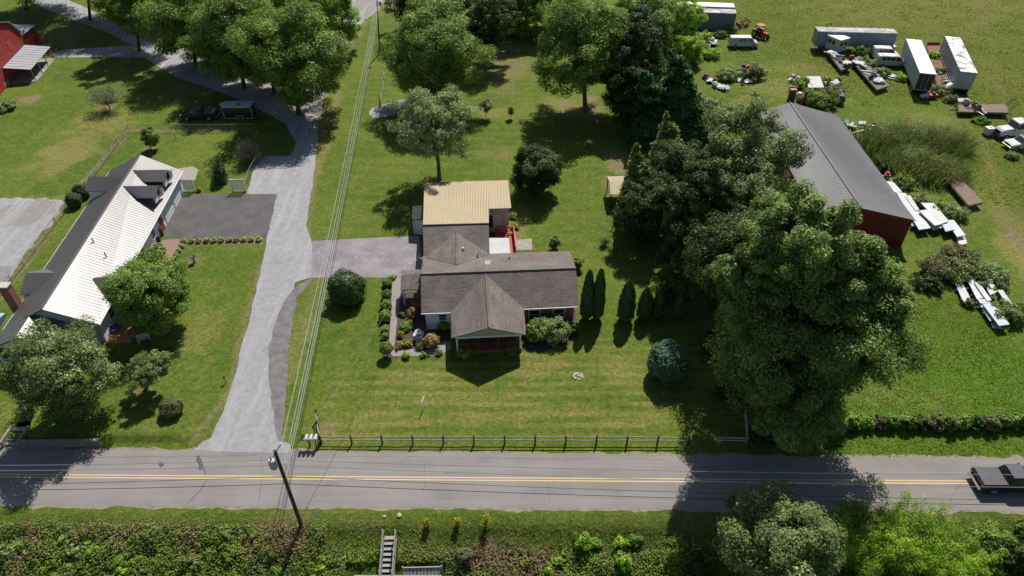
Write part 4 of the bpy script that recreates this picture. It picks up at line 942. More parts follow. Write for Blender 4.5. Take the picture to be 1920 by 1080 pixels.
# plastic water tank in a cage
tk = thing('water_tank', 'white plastic water tank in a wire cage on a pallet', 'tank', fl(U(1854, 256) + Vector((0, .5, 0))), None, R(8))
lp(tk, 'tank_body', MB().box((0, 0, .75), (1.15, 1.0, 1.1)), M('tank_plastic', (.66, .66, .64), (.58, .58, .56), 2, .4), bev=.08)
cg = MB()
for z in (.3, .6, .9, 1.2):
    for s in (1, -1): cg.tube([(-.6, s * .53, z), (.6, s * .53, z)], .014, 4); cg.tube([(s * .6, -.53, z), (s * .6, .53, z)], .014, 4)
for k in range(6):
    for s in (1, -1): cg.tube([(-.6 + k * .24, s * .53, .15), (-.6 + k * .24, s * .53, 1.3)], .014, 4); cg.tube([(s * .6, -.53 + k * .21, .15), (s * .6, -.53 + k * .21, 1.3)], .014, 4)
lp(tk, 'cage', cg, LGREY); lp(tk, 'lid', MB().cyl((0, 0, 1.33), .12, .06, 12), DARK)
lp(tk, 'pallet', MB().box((0, 0, .14), (1.2, 1.05, .05)).box((0, .4, .055), (1.2, .1, .11)).box((0, -.4, .055), (1.2, .1, .11)).box((0, 0, .055), (1.2, .1, .11)), DGREY)
# red tractor
tc = thing('red_tractor', 'faded red tractor with roofed cab beside the white van', 'tractor', fl(U(1424, 70)), None, R(-65))
lp(tc, 'hood', MB().profile([(.3, .7), (.3, 1.45), (1.9, 1.35), (2.1, 1.1), (2.1, .6)], .38, .32, 1.0), REDM, bev=.05)
lp(tc, 'cab_frame', MB().tube([(.3, .6, .9), (.2, .6, 2.3)], .05, 4).tube([(.3, -.6, .9), (.2, -.6, 2.3)], .05, 4).tube([(-1.0, .6, .9), (-.9, .6, 2.3)], .05, 4).tube([(-1.0, -.6, .9), (-.9, -.6, 2.3)], .05, 4), DGREY)
lp(tc, 'cab_roof', MB().box((-.35, 0, 2.36), (1.6, 1.5, .12)), FADED, bev=.04); lp(tc, 'seat', MB().box((-.6, 0, 1.1), (.5, .5, .12)).box((-.85, 0, 1.4), (.1, .5, .5)), DARK)
lp(tc, 'fender', MB().box((-.6, .72, 1.45), (1.3, .4, .08)).box((-.6, -.72, 1.45), (1.3, .4, .08)), REDM)
for y in (.8, -.8): wheel(tc, -.7, y, .75, .42); wheel(tc, 1.6, y * .8, .42, .26)
lp(tc, 'exhaust', MB().tube([(1.2, .15, 1.3), (1.2, .15, 2.2)], .05, 6), DARK)
# rusty implement next to it
im = thing('rusty_implement', 'orange rusty farm implement with raised arms behind the tractor', 'implement', fl(U(1397, 50)), None, .3)
lp(im, 'arm', MB().tube([(-1.6, 0, .3), (0, 0, 1.4), (1.2, .3, .6)], .14, 5), RUST); lp(im, 'arm', MB().tube([(-1.4, .8, .3), (.2, .7, 1.7), (1.3, .6, .9)], .12, 5), M('orange_rust', (.42, .15, .06), (.30, .11, .05), 3, .8)); lp(im, 'bucket', MB().profile([(-2.0, .1), (-1.5, .1), (-1.4, .8), (-1.7, .9)], .9), MATS['orange_rust'])
lp(im, 'axle', MB().box((0, .4, .3), (.2, 1.4, .2)), DGREY)
for y in (-.3, 1.1): wheel(im, 0, y, .35, .2)
# red mower under the trailers
rm = thing('red_machine', 'red and white garden machine between the ends of the white trailers', 'machine', fl(U(1741, 185)), None, .1)
lp(rm, 'deck', MB().box((.5, 0, .55), (1.6, 1.0, .5)), REDM, bev=.08); lp(rm, 'hood', MB().profile([(-1.5, .3), (-1.5, .6), (-.9, .9), (-.35, .9), (-.35, .3)], .45, .35, .6), WPAINT, bev=.05); lp(rm, 'seat', MB().box((.6, 0, .95), (.45, .5, .3)), DARK)
for x in (-1.0, .9):
    for y in (.5, -.5): wheel(rm, x, y, .28, .2)
def flatbed(name, label, pts, h, mat, boards=9, group=None, ramps=False):
    """a low trailer whose deck has the corners pts (far left, far right, near right, near left)"""
    c = sum((fl(p) for p in pts), Vector()) / 4
    t = thing(name, label, 'flatbed trailer', c, group); a, b_, c_, d = [fl(p, h) for p in pts]
    pl_ = MB()
    for k in range(boards):
        t0, t1 = (k + .04) / boards, (k + .96) / boards
        pl_.slab([lerp(a, b_, t0), lerp(d, c_, t0), lerp(d, c_, t1), lerp(a, b_, t1)], .08)
    part(t, 'deck', pl_, mat)
    fr = MB()
    for p, q in ((a, d), (b_, c_), (a, b_), (d, c_)): fr.prism([p - Vector((0, 0, .09)), q - Vector((0, 0, .09)), q - Vector((0, 0, .28)), p - Vector((0, 0, .28))], (q - p).normalized().cross(Vector((0, 0, 1))) * .08)
    part(t, 'frame', fr, RUST)
    lv = (d - a).normalized(); wv_ = (b_ - a).normalized(); rz = math.atan2(lv.y, lv.x)
    for k in (.62, .74):
        for s in (.06, .94):
            q = lerp(lerp(a, d, k), lerp(b_, c_, k), s); m = MB(); ax = wv_ * .12; z = Vector((0, 0, -(h - .36)))
            m.tube([q + z - ax, q + z + ax], .34, 14); part(t, 'wheel', m, TYRE)
    part(t, 'hitch', MB().tube([fl(lerp(a, b_, .3), h - .2), fl(lerp(a, b_, .5) - lv * 1.5, h - .3), fl(lerp(a, b_, .7), h - .2)], .06, 5), DGREY)
    return t, a, b_, c_, d
f1 = flatbed('flatbed_trailer', 'rusty plank flatbed trailer lying alone beside the willow scrub', [U(1765, 324, .9), U(1790, 321, .9), U(1843, 379, .9), U(1817, 385, .9)], .9, PLANK)
f2 = flatbed('flatbed_trailer', 'wooden deck flatbed with two upright loading ramps beside the white truck cab', [U(1797, 197, .9), U(1799, 209, .9), U(1892, 211, .9), U(1886, 195, .9)], .9, PLANK)
for k in (.15, .85):
    q = lerp(f2[3], f2[4], k); m = MB(); s = Vector((0, .25, 0))
    m.tube([q - s, q - s + Vector((1.0, 0, 1.5))], .06, 4).tube([q + s, q + s + Vector((1.0, 0, 1.5))], .06, 4)
    for j in range(5): m.tube([lerp(q - s, q - s + Vector((1.0, 0, 1.5)), j / 4), lerp(q + s, q + s + Vector((1.0, 0, 1.5)), j / 4)], .04, 4)
    part(f2[0], 'ramp', m, DGREY)
f3 = flatbed('flatbed_trailer', 'flatbed carrying the white booth and scrap pipes, leftmost of the junk row', [U(1534, 76, .9), U(1550, 72, .9), U(1596, 125, .9), U(1578, 131, .9)], .9, DGREY)
f4 = flatbed('flatbed_trailer', 'overgrown flatbed heaped with scrap in the middle of the junk row', [U(1594, 110, .9), U(1612, 105, .9), U(1668, 160, .9), U(1645, 168, .9)], .9, DGREY)
f5 = flatbed('flatbed_trailer', 'red sided flatbed overgrown between the two white semi trailers', [U(1738, 84, .9), U(1762, 84, .9), U(1785, 160, .9), U(1758, 160, .9)], .9, RUST)
part(f5[0], 'side_board', MB().prism([f5[1], f5[2], f5[2] + Vector((0, 0, .5)), f5[1] + Vector((0, 0, .5))], (0, .06, 0)), REDM)
# the white booth
b0 = [U(1546, 79, 1.0), U(1563, 62, 1.0)]
bo = thing('white_booth', 'small white booth with windows standing on the leftmost flatbed', 'booth', fl(U(1566, 92, .92), .92), None, R(-62))
lp(bo, 'wall', MB().box((0, 0, 1.15), (3.0, 2.3, 2.3)), WPAINT, bev=.03); lp(bo, 'roof', MB().box((0, 0, 2.36), (3.3, 2.6, .12)), MATS['clean_white_roof'], bev=.02)
for x in (-.8, .1): lp(bo, 'window', MB().box((x, -1.16, 1.5), (.7, .06, .7)), GLASS)
for y in (-.6, .5): lp(bo, 'window', MB().box((1.51, y, 1.5), (.06, .75, .7)), GLASS)
lp(bo, 'door', MB().box((.95, -1.17, 1.0), (.75, .06, 1.9)), LGREY)
# white boat hull, brown cabinet, dark box
bh = MB().prism([(-1.2, 0, .5), (-.9, .6, .5), (.6, .75, .5), (1.6, 0, .55), (.6, -.75, .5), (-.9, -.6, .5)], (0, 0, .35))
bt = thing('boat_hull', 'small upturned white boat hull at the end of the overgrown flatbed', 'boat', fl(U(1668, 146)), None, R(-60))
lp(bt, 'hull', MB().prism([(-1.7, .75, 0), (.6, .8, 0), (2.0, 0, 0), (.6, -.8, 0), (-1.7, -.75, 0)], (0, 0, .35)), WPAINT, bev=.1); lp(bt, 'bottom', MB().prism([(-1.6, .5, .352), (.5, .55, .352), (1.5, 0, .352), (.5, -.55, .352), (-1.6, -.5, .352)], (0, 0, .25)), MATS['clean_white_roof'], bev=.08); lp(bt, 'keel', MB().box((0, 0, .63), (2.6, .08, .1)), LGREY)
cbn = thing('brown_cabinet', 'tall rusty brown cabinet at the left end of the vine covered pile', 'cabinet', fl(U(1482, 190)), None, .05)
lp(cbn, 'body', MB().box((0, 0, 1.05), (1.0, .7, 2.1)), M('brown_paint', (.16, .08, .055), (.11, .06, .045), 2, .7), bev=.02); lp(cbn, 'top', MB().box((0, 0, 2.13), (1.05, .75, .05)), FADED); lp(cbn, 'door', MB().box((0, -.36, 1.05), (.9, .03, 1.9)), MATS['brown_paint']); lp(cbn, 'handle', MB().box((.3, -.39, 1.1), (.05, .05, .2)), LGREY)
dbx = thing('dark_tank', 'dark steel tank at the right end of the vine covered pile', 'tank', fl(U(1574, 192)), None, R(70))
lp(dbx, 'tank_body', MB().cyl((0, 0, .95), .65, 2.2, 16, 'x'), DGREY); lp(dbx, 'cradle', MB().box((-.7, 0, .2), (.15, 1.2, .4)).box((.7, 0, .2), (.15, 1.2, .4)), FADED)
lb = thing('pale_blue_drum', 'pale blue drum standing beside the rusty brown cabinet', 'drum', fl(U(1497, 188)), None, 0)
lp(lb, 'body', MB().lathe((0, 0, 0), [(.42, 0), (.44, .05), (.42, .4), (.44, .45), (.42, .85), (.44, .9), (.42, 1.3)], 16), M('pale_blue', (.22, .45, .52), (.18, .38, .45), 2, .5)); lp(lb, 'lid', MB().cyl((0, 0, 1.32), .4, .05, 16), LGREY)
ri = thing('red_implement', 'bright red farm implement poking out of the vines', 'implement', fl(U(1508, 196)), None, .2)
for k in range(4): lp(ri, 'tine', MB().tube([(-1 + k * .6, 0, .1), (-.9 + k * .6, .4, 1.0), (-.8 + k * .6, 1.2, 1.2)], .07, 5), REDM)
lp(ri, 'beam', MB().box((0, .6, 1.05), (2.4, .14, .14)), REDM); lp(ri, 'beam', MB().box((0, 0, .4), (2.2, .12, .12)), REDM)
rf_ = flatbed('hay_wagon', 'pale flat wagon standing in the vines behind the red implement', [U(1510, 143, .9), U(1538, 143, .9), U(1545, 164, .9), U(1516, 164, .9)], .9, LGREY)

# scrap: each piece its own thing
def scrap(kind, u, v, s=1.0, group='scrap pieces lying in the junk yard', z=0.0, rz=None, where=''):
    p = fl(U(u, v, z), z); rz = random.uniform(0, 6.28) if rz is None else rz
    co, si = math.cos(rz), math.sin(rz)
    def w(x, y, zz): return (p.x + (x * co - y * si) * s, p.y + (x * si + y * co) * s, z + zz * s)
    if kind == 'pipe': solo('scrap_pipe', MB().tube([w(-1.2, 0, .1), w(0, .1, .25), w(1.2, 0, .5)], .07 * s, 6), random.choice([LGREY, RUST, DGREY]), 'thin bent scrap pipe lying ' + where, 'scrap', group)
    elif kind == 'panel': solo('scrap_sheet', MB().slab([w(-.8, -.5, .3), w(.8, -.5, .45), w(.8, .5, .75), w(-.8, .5, .6)], .05), random.choice([LGREY, WPAINT, TEAL, LGREY]), 'flat pale scrap panel tilted ' + where, 'scrap', group)
    elif kind == 'tyre':
        m = MB(); n = 14
        for j in range(n):
            a0, a1 = 6.283 * j / n, 6.283 * (j + 1) / n
            m.prism([w(.24 * math.cos(a0), .24 * math.sin(a0), .02), w(.45 * math.cos(a0), .45 * math.sin(a0), .02), w(.45 * math.cos(a1), .45 * math.sin(a1), .02), w(.24 * math.cos(a1), .24 * math.sin(a1), .02)], (0, 0, .22 * s))
        solo('old_tyre', m, TYRE, 'old black tyre lying ' + where, 'tyre', group)
    elif kind == 'engine':
        solo('scrap_engine', MB().box(w(0, 0, .4), (.9 * s, .7 * s, .8 * s), rz).box(w(.1, 0, .9), (.6 * s, .4 * s, .3 * s), rz).tube([w(-.4, .2, .5), w(-.9, .3, .8)], .1 * s, 6).tube([w(.4, -.2, .5), w(.9, -.3, .3)], .1 * s, 6), random.choice([DGREY, LGREY, RUST, REDM]), 'lumpy scrap engine block dumped ' + where, 'scrap', group)
    elif kind == 'board': solo('scrap_timber', MB().box(w(0, 0, .12), (2.6 * s, .25 * s, .06), rz), random.choice([LGREY, PLANK, WPAINT]), 'long scrap board lying ' + where, 'scrap', group)
for (u0, v0, u1, v1, n, z, where) in ((1560, 100, 1590, 128, 12, .95, 'on the leftmost flatbed'), (1600, 112, 1655, 160, 16, .95, 'on the overgrown flatbed'), (1600, 74, 1650, 92, 10, 0, 'below the grey blue trailer'), (1318, 145, 1358, 172, 12, 0, 'beside the dark cedar'), (1375, 125, 1412, 160, 10, 0, 'below the brushy pile'), (1478, 145, 1500, 185, 10, 0, 'round the brown cabinet'), (1550, 150, 1580, 180, 10, 0, 'round the dark steel tank'), (1795, 185, 1840, 212, 12, .95, 'on the ramped flatbed'), (1588, 228, 1670, 250, 10, 0, 'beside the grey barn roof'), (1655, 330, 1690, 355, 5, 0, 'along the barn wall'), (1316, 74, 1342, 88, 8, 0, 'in a pale heap beside the white van'), (1760, 130, 1785, 175, 6, .9, 'between the white trailers')):
    for i in range(int(n * 2.3)):
        t = random.random(); scrap(random.choice(['pipe', 'panel', 'pipe', 'engine', 'board', 'tyre', 'panel']), u0 + (u1 - u0) * t + random.uniform(-6, 6), v0 + (v1 - v0) * (t if u1 - u0 < 80 and n not in (8, 10) else random.random()), random.uniform(.5, 1.0), 'scrap ' + where, z, None, where)

# long white panels
def panel(pts, h, mat, label, group, th=.14):
    P = [U(u, v, h) for u, v in pts]; solo('insulation_sheet', MB().slab(P, th), mat, label, 'panel', group)
PW = M('panel_white', (.54, .54, .54), (.42, .43, .44), 1.2, .45, third=((.36, .34, .32), 2.2, .66)); PB = M('panel_bluish', (.44, .51, .53), (.38, .44, .46), 1.5, .45)
g1 = 'white panels stacked beside the red barn'; g2 = 'white panels stacked on the open grass'
X8 = lambda pts: [(1560 + x / 3, 280 + y / 3) for x, y in pts]
for pts, h, m_, lab in (([(360, 240), (412, 246), (556, 442), (490, 452)], .9, PW, 'widest white panel lying closest to the barn eave'), ([(300, 178), (345, 182), (395, 238), (352, 242)], .7, PW, 'white panel nearest the middle of the barn side'),
                       ([(500, 300), (572, 302), (658, 404), (608, 420)], 1.1, PW, 'white panel raised on top of the barn side stack'), ([(488, 344), (536, 338), (616, 420), (578, 428)], 1.25, PW, 'narrow white panel tilted across the barn side stack'),
                       ([(640, 400), (684, 395), (752, 482), (704, 492)], .8, PW, 'white panel at the outer end of the barn side stack'), ([(520, 392), (545, 388), (620, 440), (570, 450)], .8, PB, 'bluish panel peeping out below the tilted white panel'),
                       ([(440, 415), (500, 405), (510, 425), (448, 432)], .6, TEAL, 'short teal panel below the barn corner'), ([(620, 425), (665, 412), (690, 450), (640, 462)], .95, PB, 'short bluish panel on the outer end of the stack'), ([(700, 495), (745, 490), (762, 528), (718, 540)], .35, PW, 'small white panel on the grass past the stack'),
                       ([(410, 262), (440, 258), (492, 340), (470, 345)], 1.0, LGREY, 'narrow grey panel along the edge of the widest white panel')):
    panel(X8(pts), h, m_, lab, g1)
for pts, h, m_, lab in (([(688, 740), (706, 740), (760, 852), (738, 856)], .5, PW, 'leftmost narrow white panel of the grass stack'), ([(708, 740), (730, 738), (785, 852), (762, 856)], .5, PW, 'second narrow white panel of the grass stack'),
                       ([(752, 716), (800, 714), (850, 835), (815, 842)], .7, PW, 'broad white panel at the head of the grass stack'), ([(800, 748), (826, 745), (898, 848), (872, 852)], .9, PW, 'white panel with dark gap in the grass stack'), ([(850, 738), (900, 735), (930, 800), (890, 820)], .8, PW, 'white panel half under the bush on the stack'),
                       ([(820, 842), (880, 842), (895, 862), (835, 866)], .8, PB, 'short bluish panel across the middle of the grass stack'), ([(846, 868), (905, 862), (1000, 984), (940, 992)], .95, PB, 'large pale blue panel at the low end of the grass stack'), ([(828, 868), (846, 870), (905, 960), (890, 965)], .6, PB, 'narrow bluish panel left of the large pale blue one'),
                       ([(895, 965), (945, 995), (960, 1005), (905, 1000)], .35, PB, 'lowest bluish panel under the grass stack'), ([(930, 790), (960, 790), (1050, 920), (1020, 925)], .7, PW, 'outer white panel under the grey bush')):
    panel(X8(pts), h, m_, lab, g2)
for k, (u, v) in enumerate(((1700, 400), (1735, 420), (1765, 415), (1785, 440))): q = U(u, v); solo('timber_bearer', MB().box((q.x, q.y, .27), (1.6, .2, .54), -.9), DGREY, 'dark timber bearer under the barn side panels', 'bearer', 'bearers under the barn side panels')
for k, (u, v) in enumerate(((1806, 545), (1835, 555), (1860, 590), (1880, 605))): q = U(u, v); solo('timber_bearer', MB().box((q.x, q.y, .17), (2.2, .2, .34), .2), DGREY, 'dark timber bearer under the panels on the grass', 'bearer', 'bearers under the grass panels')
# ------------------------------------------------------------------ fences, poles, wires, garden things
GREYW = M('weathered_fence_wood', (.27, .235, .20), (.19, .165, .14), 3, .9, bmp=.01)
DKW = M('dark_fence_wood', (.075, .06, .05), (.05, .04, .035), 3, .9)
WIREM = M('aluminium_wire', (.55, .55, .55), (.5, .5, .5), 3, .4, .6)
CABLE = M('black_cable', (.03, .03, .032), None, 3, .6)
def rail_fence(name, label, posts, h, rails, pm, rm, group=None, broken=False):
    t = thing(name, label, 'fence', fl(posts[0]), group)
    for p in posts: part(t, 'fence_post', MB().box((p.x, p.y, p.z + h / 2 + .04), (.13, .13, h + .08), random.uniform(-.1, .1)), pm)
    for a, b_ in zip(posts[:-1], posts[1:]):
        for k, z in enumerate(rails):
            d = (b_ - a).normalized(); n_ = Vector((-d.y, d.x, 0)) * random.uniform(-.02, .02); e = .1
            part(t, 'rail', MB().tube([a - d * e + n_ + Vector((0, 0, z + random.uniform(-.05, .05))), lerp(a, b_, .5) + n_ + Vector((0, 0, z + random.uniform(-.03, .01))), b_ + d * e - n_ + Vector((0, 0, z + random.uniform(-.05, .05)))], .055, 5), rm)
    return t
fp_ = [U(603 + 57.2 * i, 831.5 + .12 * i) for i in range(13)]
rail_fence('split_rail_fence', 'long low split rail fence along the front lawn beside the road', fp_, 1.1, (.5, .95), DKW, GREYW)
rail_fence('split_rail_fence', 'short split rail fence running back from the road beside the mailboxes', [U(601, 829), U(598, 806), U(596, 786)], 1.2, (.5, 1.0), DKW, GREYW)
rail_fence('split_rail_fence', 'pale corner rail fence in the shade under the big maple', [U(1343, 831), U(1398, 832), U(1397, 802), U(1394, 775)], .9, (.45, .8), GREYW, M('pale_rail', (.45, .43, .40), (.35, .33, .31), 3, .9))
rail_fence('split_rail_fence', 'old grey rail fence ending by the short gravel pad', [U(714, 198), U(717, 176), U(720, 154), U(722, 140)], 1.3, (.5, 1.1), GREYW, GREYW)
# plank fence at the back
a, b_ = U(945, 66), U(1024, 66)
pf = thing('plank_fence', 'dark plank privacy fence in the shade at the far end of the garden', 'fence', fl(a))
m = MB(); n = 46
for i in range(n): p, q = lerp(a, b_, (i + .05) / n), lerp(a, b_, (i + .95) / n); m.prism([fl(p), fl(q), fl(q, 1.85 + random.uniform(-.03, .03)), fl(p, 1.85)], (0, .03, 0))
part(pf, 'board_panel', m, GREYW); part(pf, 'rail', MB().tube([fl(a, .5) + Vector((0, .08, 0)), fl(b_, .5) + Vector((0, .08, 0))], .05, 4), GREYW); part(pf, 'rail', MB().tube([fl(a, 1.5) + Vector((0, .08, 0)), fl(b_, 1.5) + Vector((0, .08, 0))], .05, 4), GREYW)
# chain link fences
def mesh_fence(label, pts, h=1.15):
    t = thing('wire_fence', label, 'fence', fl(pts[0])); ms = MB(); tops = []
    for a, b_ in zip(pts[:-1], pts[1:]):
        L = (b_ - a).length; n = max(1, round(L / 3))
        for i in range(n): p = lerp(a, b_, i / n); part(t, 'fence_post', MB().tube([fl(p), fl(p, h + .05)], .035, 6), GALV)
        k = int(L / .28)
        for i in range(k):
            p, q = lerp(a, b_, i / k), lerp(a, b_, min(1, (i + 3) / k)); ms.tube([fl(p, .05), fl(q, h)], .006, 3, False); ms.tube([fl(p, h), fl(q, .05)], .006, 3, False)
    p = pts[-1]; part(t, 'fence_post', MB().tube([fl(p), fl(p, h + .05)], .035, 6), GALV)
    part(t, 'top_rail', MB().tube([fl(p, h) for p in pts], .032, 6), GALV); part(t, 'wire_mesh', ms, GALV); return t
GALV = MATS['galvanised']
mesh_fence('long galvanised wire fence behind the metal roofed house up to the parked trailer', [U(-20, 580), U(0, 562), U(107, 421), U(164, 353), U(222, 273), U(243, 246), U(395, 246), U(480, 245)])
mesh_fence('short wire fence between the lattice panel and the gravel drive', [U(463, 356), U(470, 330), U(482, 308), U(492, 300)])
# white slatted screens
def screen(label, bl, br, h):
    t = thing('slat_screen', label, 'screen', fl(bl), 'white slatted screens by the parking pad'); d = (br - bl); L = d.length; d.normalize(); n_ = Vector((-d.y, d.x, 0)); m = MB()
    f = MB()
    for z in (.12, h - .05): f.prism([fl(bl, z), fl(br, z), fl(br, z + .1), fl(bl, z + .1)], n_ * .06)
    for p in (bl, br): f.box((p.x, p.y, h / 2 + .05), (.12, .12, h + .1), math.atan2(d.y, d.x))
    k = int(L / .16)
    for i in range(k): p = bl + d * ((i + .5) * L / k); m.prism([fl(p - d * .05, .15), fl(p + d * .05, .15), fl(p + d * .05, h), fl(p - d * .05, h)], n_ * -.02)
    part(t, 'slats', m, WHITE); part(t, 'frame', f, WHITE)
screen('white slatted screen against the garage corner', U(340, 360.5), U(366, 359), 1.9)
screen('white slatted screen standing free beside the gravel drive', U(438, 360), U(462, 359), 1.9)
# utility poles
POLE = M('creosote_pole', (.055, .045, .038), (.085, .07, .06), 2.5, .9)
PB_ = U(565, 985); PB_.z = H1(PB_.x, PB_.y)
up_t = thing('utility_pole', 'dark wooden utility pole with transformer leaning over the near road edge', 'utility pole', PB_)
PT = onY(515, 845, PB_.y); part(up_t, 'pole', MB().tube([PB_ - Vector((0, 0, .3)), PT], [.17, .12], 10), POLE)
def onpole(v): return onY(515 + (565 - 515) * (v - 845) / 140, v, PB_.y)
tq = onpole(866) + Vector((-.42, -.1, 0)); tf_ = part(up_t, 'transformer', MB().lathe((tq.x, tq.y, tq.z - .55), [(.05, -.03), (.26, 0), (.28, .1), (.28, .85), (.24, .92), (.1, .97)], 14), M('transformer_grey', (.42, .46, .50), (.36, .40, .44), 2, .5))
part(tf_, 'bushing', MB().cyl((tq.x, tq.y, tq.z + .55), .06, .3, 8), DGREY)
aT, aB = onY(527, 832, PB_.y + .6), onpole(866) + Vector((-.6, 0, .1))
part(up_t, 'standoff_arm', MB().tube([aB, aT], .055, 6), M('fibreglass_grey', (.62, .62, .62), None, 3, .5))
FB_ = U(712, 100); fu = thing('utility_pole', 'slim far utility pole behind the round tree at the top of the lawn', 'utility pole', FB_)
FT = onY(707, 1, FB_.y); part(fu, 'pole', MB().tube([FB_, FT], [.15, .1], 8), POLE); q = onY(709, 6, FB_.y); part(fu, 'transformer', MB().cyl((q.x + .35, q.y - .1, q.z), .25, .8, 12), MATS['transformer_grey'])
# small metal bracket shelf and wires
def wire(label, a, b_, sag, r=.018, mat=None, group='overhead wires', n=24):
    pts = []
    for i in range(n + 1): t = i / n; p = lerp(a, b_, t); p.z -= sag * 4 * t * (1 - t); pts.append(p)
    solo('overhead_wire', MB().tube(pts, r, 4), mat or WIREM, label, 'wire', group)
gp = 'wires running up the lawn to the far pole'
for (u, v), (fu_, fv), lab in (((529, 828), (704, 3), 'leftmost bright wire from the near pole up the lawn'), ((533, 868), (706, 8), 'second wire from the near pole up the lawn'), ((537, 874), (708.5, 12), 'third wire from the near pole up the lawn'), ((539, 885), (709.5, 20), 'rightmost wire from the near pole up the lawn')):
    a = onpole(v) if v > 845 else onY(u, v, PB_.y + .6); a = onY(u, v, PB_.y); wire(lab, a, onY(fu_, fv, FB_.y), .9, .026, None, gp)
gr_ = 'wires running along the road'
for v, vl, vr, r, mt, lab in ((862, 867, 880, .024, WIREM, 'uppermost wire along the road'), (872, 877, 904, .024, WIREM, 'second wire along the road'), (893, 903, 929, .02, CABLE, 'upper dark cable along the road'), (907, 914, 938, .026, CABLE, 'lowest dark cable along the road')):
    p = onpole(v); dl, dr = U(0, 900) - U(960, 906), U(1920, 912) - U(960, 906)
    L, Rr = onY(-500, vl + (vl - v) * .9 - 4, p.y + .1), onY(2500, vr + (vr - v) * .42, p.y - .1)
    wire(lab + ' left of the pole', p, L, .5, r, mt, gr_); wire(lab + ' right of the pole', p, Rr, .8, r, mt, gr_)
for v, u, du in ((907, 565, 60), (909, 120, 0)):
    pass
ms_ = onP(793, 492, bp); wire('twisted service cable from the near pole to the shingled house', onpole(880), Vector((ms_.x - .3, ms_.y - .1, ms_.z + 1.1)), .7, .016, GALV, 'service cables')
mq = U(752, 545); 
# mailboxes
mb_ = thing('mailbox_stand', 'wooden stand carrying a row of four mailboxes at the roadside', 'mailboxes', fl(U(582, 836)), None, R(2))
lp(mb_, 'post', MB().box((0, 0, .5), (.12, .12, 1.0)), DKW); lp(mb_, 'shelf', MB().box((.1, 0, 1.02), (1.5, .32, .06)), GREYW)
for k, mm in enumerate((BLACKP, LGREY, WPAINT, WPAINT)):
    x = -.5 + k * .4; b = lp(mb_, 'mailbox', MB().prism([(x - .12, -.27, 1.055), (x + .12, -.27, 1.055), (x + .12, -.27, 1.23), (x + .08, -.27, 1.32), (x - .08, -.27, 1.32), (x - .12, -.27, 1.23)], (0, .54, 0)), mm); lp(b, 'flag', MB().box((x + .135, -.05, 1.25), (.02, .03, .18)), LIGHTR)
# yard sign on the lawn (seen edge on)
ys = thing('yard_sign', 'thin white yard sign seen edge on in the middle of the front lawn', 'sign', fl(U(795, 767)), None, R(80))
lp(ys, 'board', MB().box((0, 0, .95), (.75, .035, .9)), WHITE); lp(ys, 'leg', MB().box((-.3, 0, .25), (.04, .03, .5)), WHITE); lp(ys, 'leg', MB().box((.3, 0, .25), (.04, .03, .5)), WHITE)
# fountain in the front garden
fo_ = thing('garden_fountain', 'tiered pale stone fountain in the front garden beds', 'fountain', fl(U(786, 636)))
STONE = M('pale_stone', (.45, .44, .42), (.36, .35, .34), 4, .8, bmp=.01)
lp(fo_, 'basin', MB().lathe((0, 0, 0), [(.45, 0), (.5, .1), (.35, .16), (.2, .25), (.22, .5), (.5, .58), (.6, .72), (.56, .74), (.5, .66), (.1, .62)], 20), STONE, None, 0, True)
lp(fo_, 'upper_bowl', MB().lathe((0, 0, .62), [(.1, 0), (.12, .35), (.3, .42), (.36, .52), (.33, .53), (.28, .46), (.06, .45)], 18), STONE, None, 0, True); lp(fo_, 'finial', MB().lathe((0, 0, 1.06), [(.06, 0), (.1, .1), (.13, .22), (.08, .34), (.01, .42)], 12), STONE, None, 0, True)
# ring of stones on the front lawn, planter wall, roadside wall and steps
def stone_mesh(c, r, sq=.6):
    m = MB(); n = 7; i0 = 0; prof = [(.75, 0), (1.0, .35), (.8, .8), (.25, 1.0)]; V = []
    for rr, z in prof:
        for j in range(n): t = 6.283 * j / n; k = random.uniform(.8, 1.15); m.v.append((c[0] + r * rr * k * math.cos(t), c[1] + r * rr * k * math.sin(t), c[2] + r * sq * 1.4 * z))
    for k in range(3):
        for j in range(n): j2 = (j + 1) % n; m.f.append((k * n + j, k * n + j2, (k + 1) * n + j2, (k + 1) * n + j))
    m.f.append(tuple(range(3 * n, 4 * n))); m.f.append(tuple(range(n))[::-1]); return m
ROCK = M('pale_rock', (.42, .36, .29), (.32, .27, .22), 5, .9, bmp=.02)
c = U(1084, 706)
for i in range(15):
    t = 6.283 * i / 11; rr = .38 if i < 11 else .15; t += random.uniform(-.2, .2)
    solo('rock', stone_mesh((c.x + rr * math.cos(t) * 1.1, c.y + rr * math.sin(t), 0), random.uniform(.1, .17), .5), M('pinkish_rock', (.46, .37, .34), (.36, .29, .27), 5, .9), 'pinkish pale rock in the small round heap on the front lawn', 'rock', 'rocks heaped on the front lawn')
solo('rock', stone_mesh(U(749, 967), .24, .6), ROCK, 'larger tan rock on the near verge below the road', 'rock'); solo('rock', stone_mesh(U(721, 969), .16, .6), ROCK, 'smaller pale rock on the near verge left of the larger one', 'rock')
pc = U(325, 776)
pw = MB(); n = 26
for lay in range(2):
    for i in range(n):
        t = 6.283 * (i + .5 * lay) / n; pw.box((pc.x + 1.02 * math.cos(t), pc.y + 1.02 * math.sin(t), .1 + .17 * lay), (.2, .23, .16), t)
solo('planter_ring', pw, M('concrete_block', (.40, .37, .34), (.30, .28, .26), 5, .9), 'round block planter ring around the brownish bush', 'planter')
a, b_ = U(40, 838), U(190, 835); wlm = MB(); n = 40; d = (b_ - a).normalized()
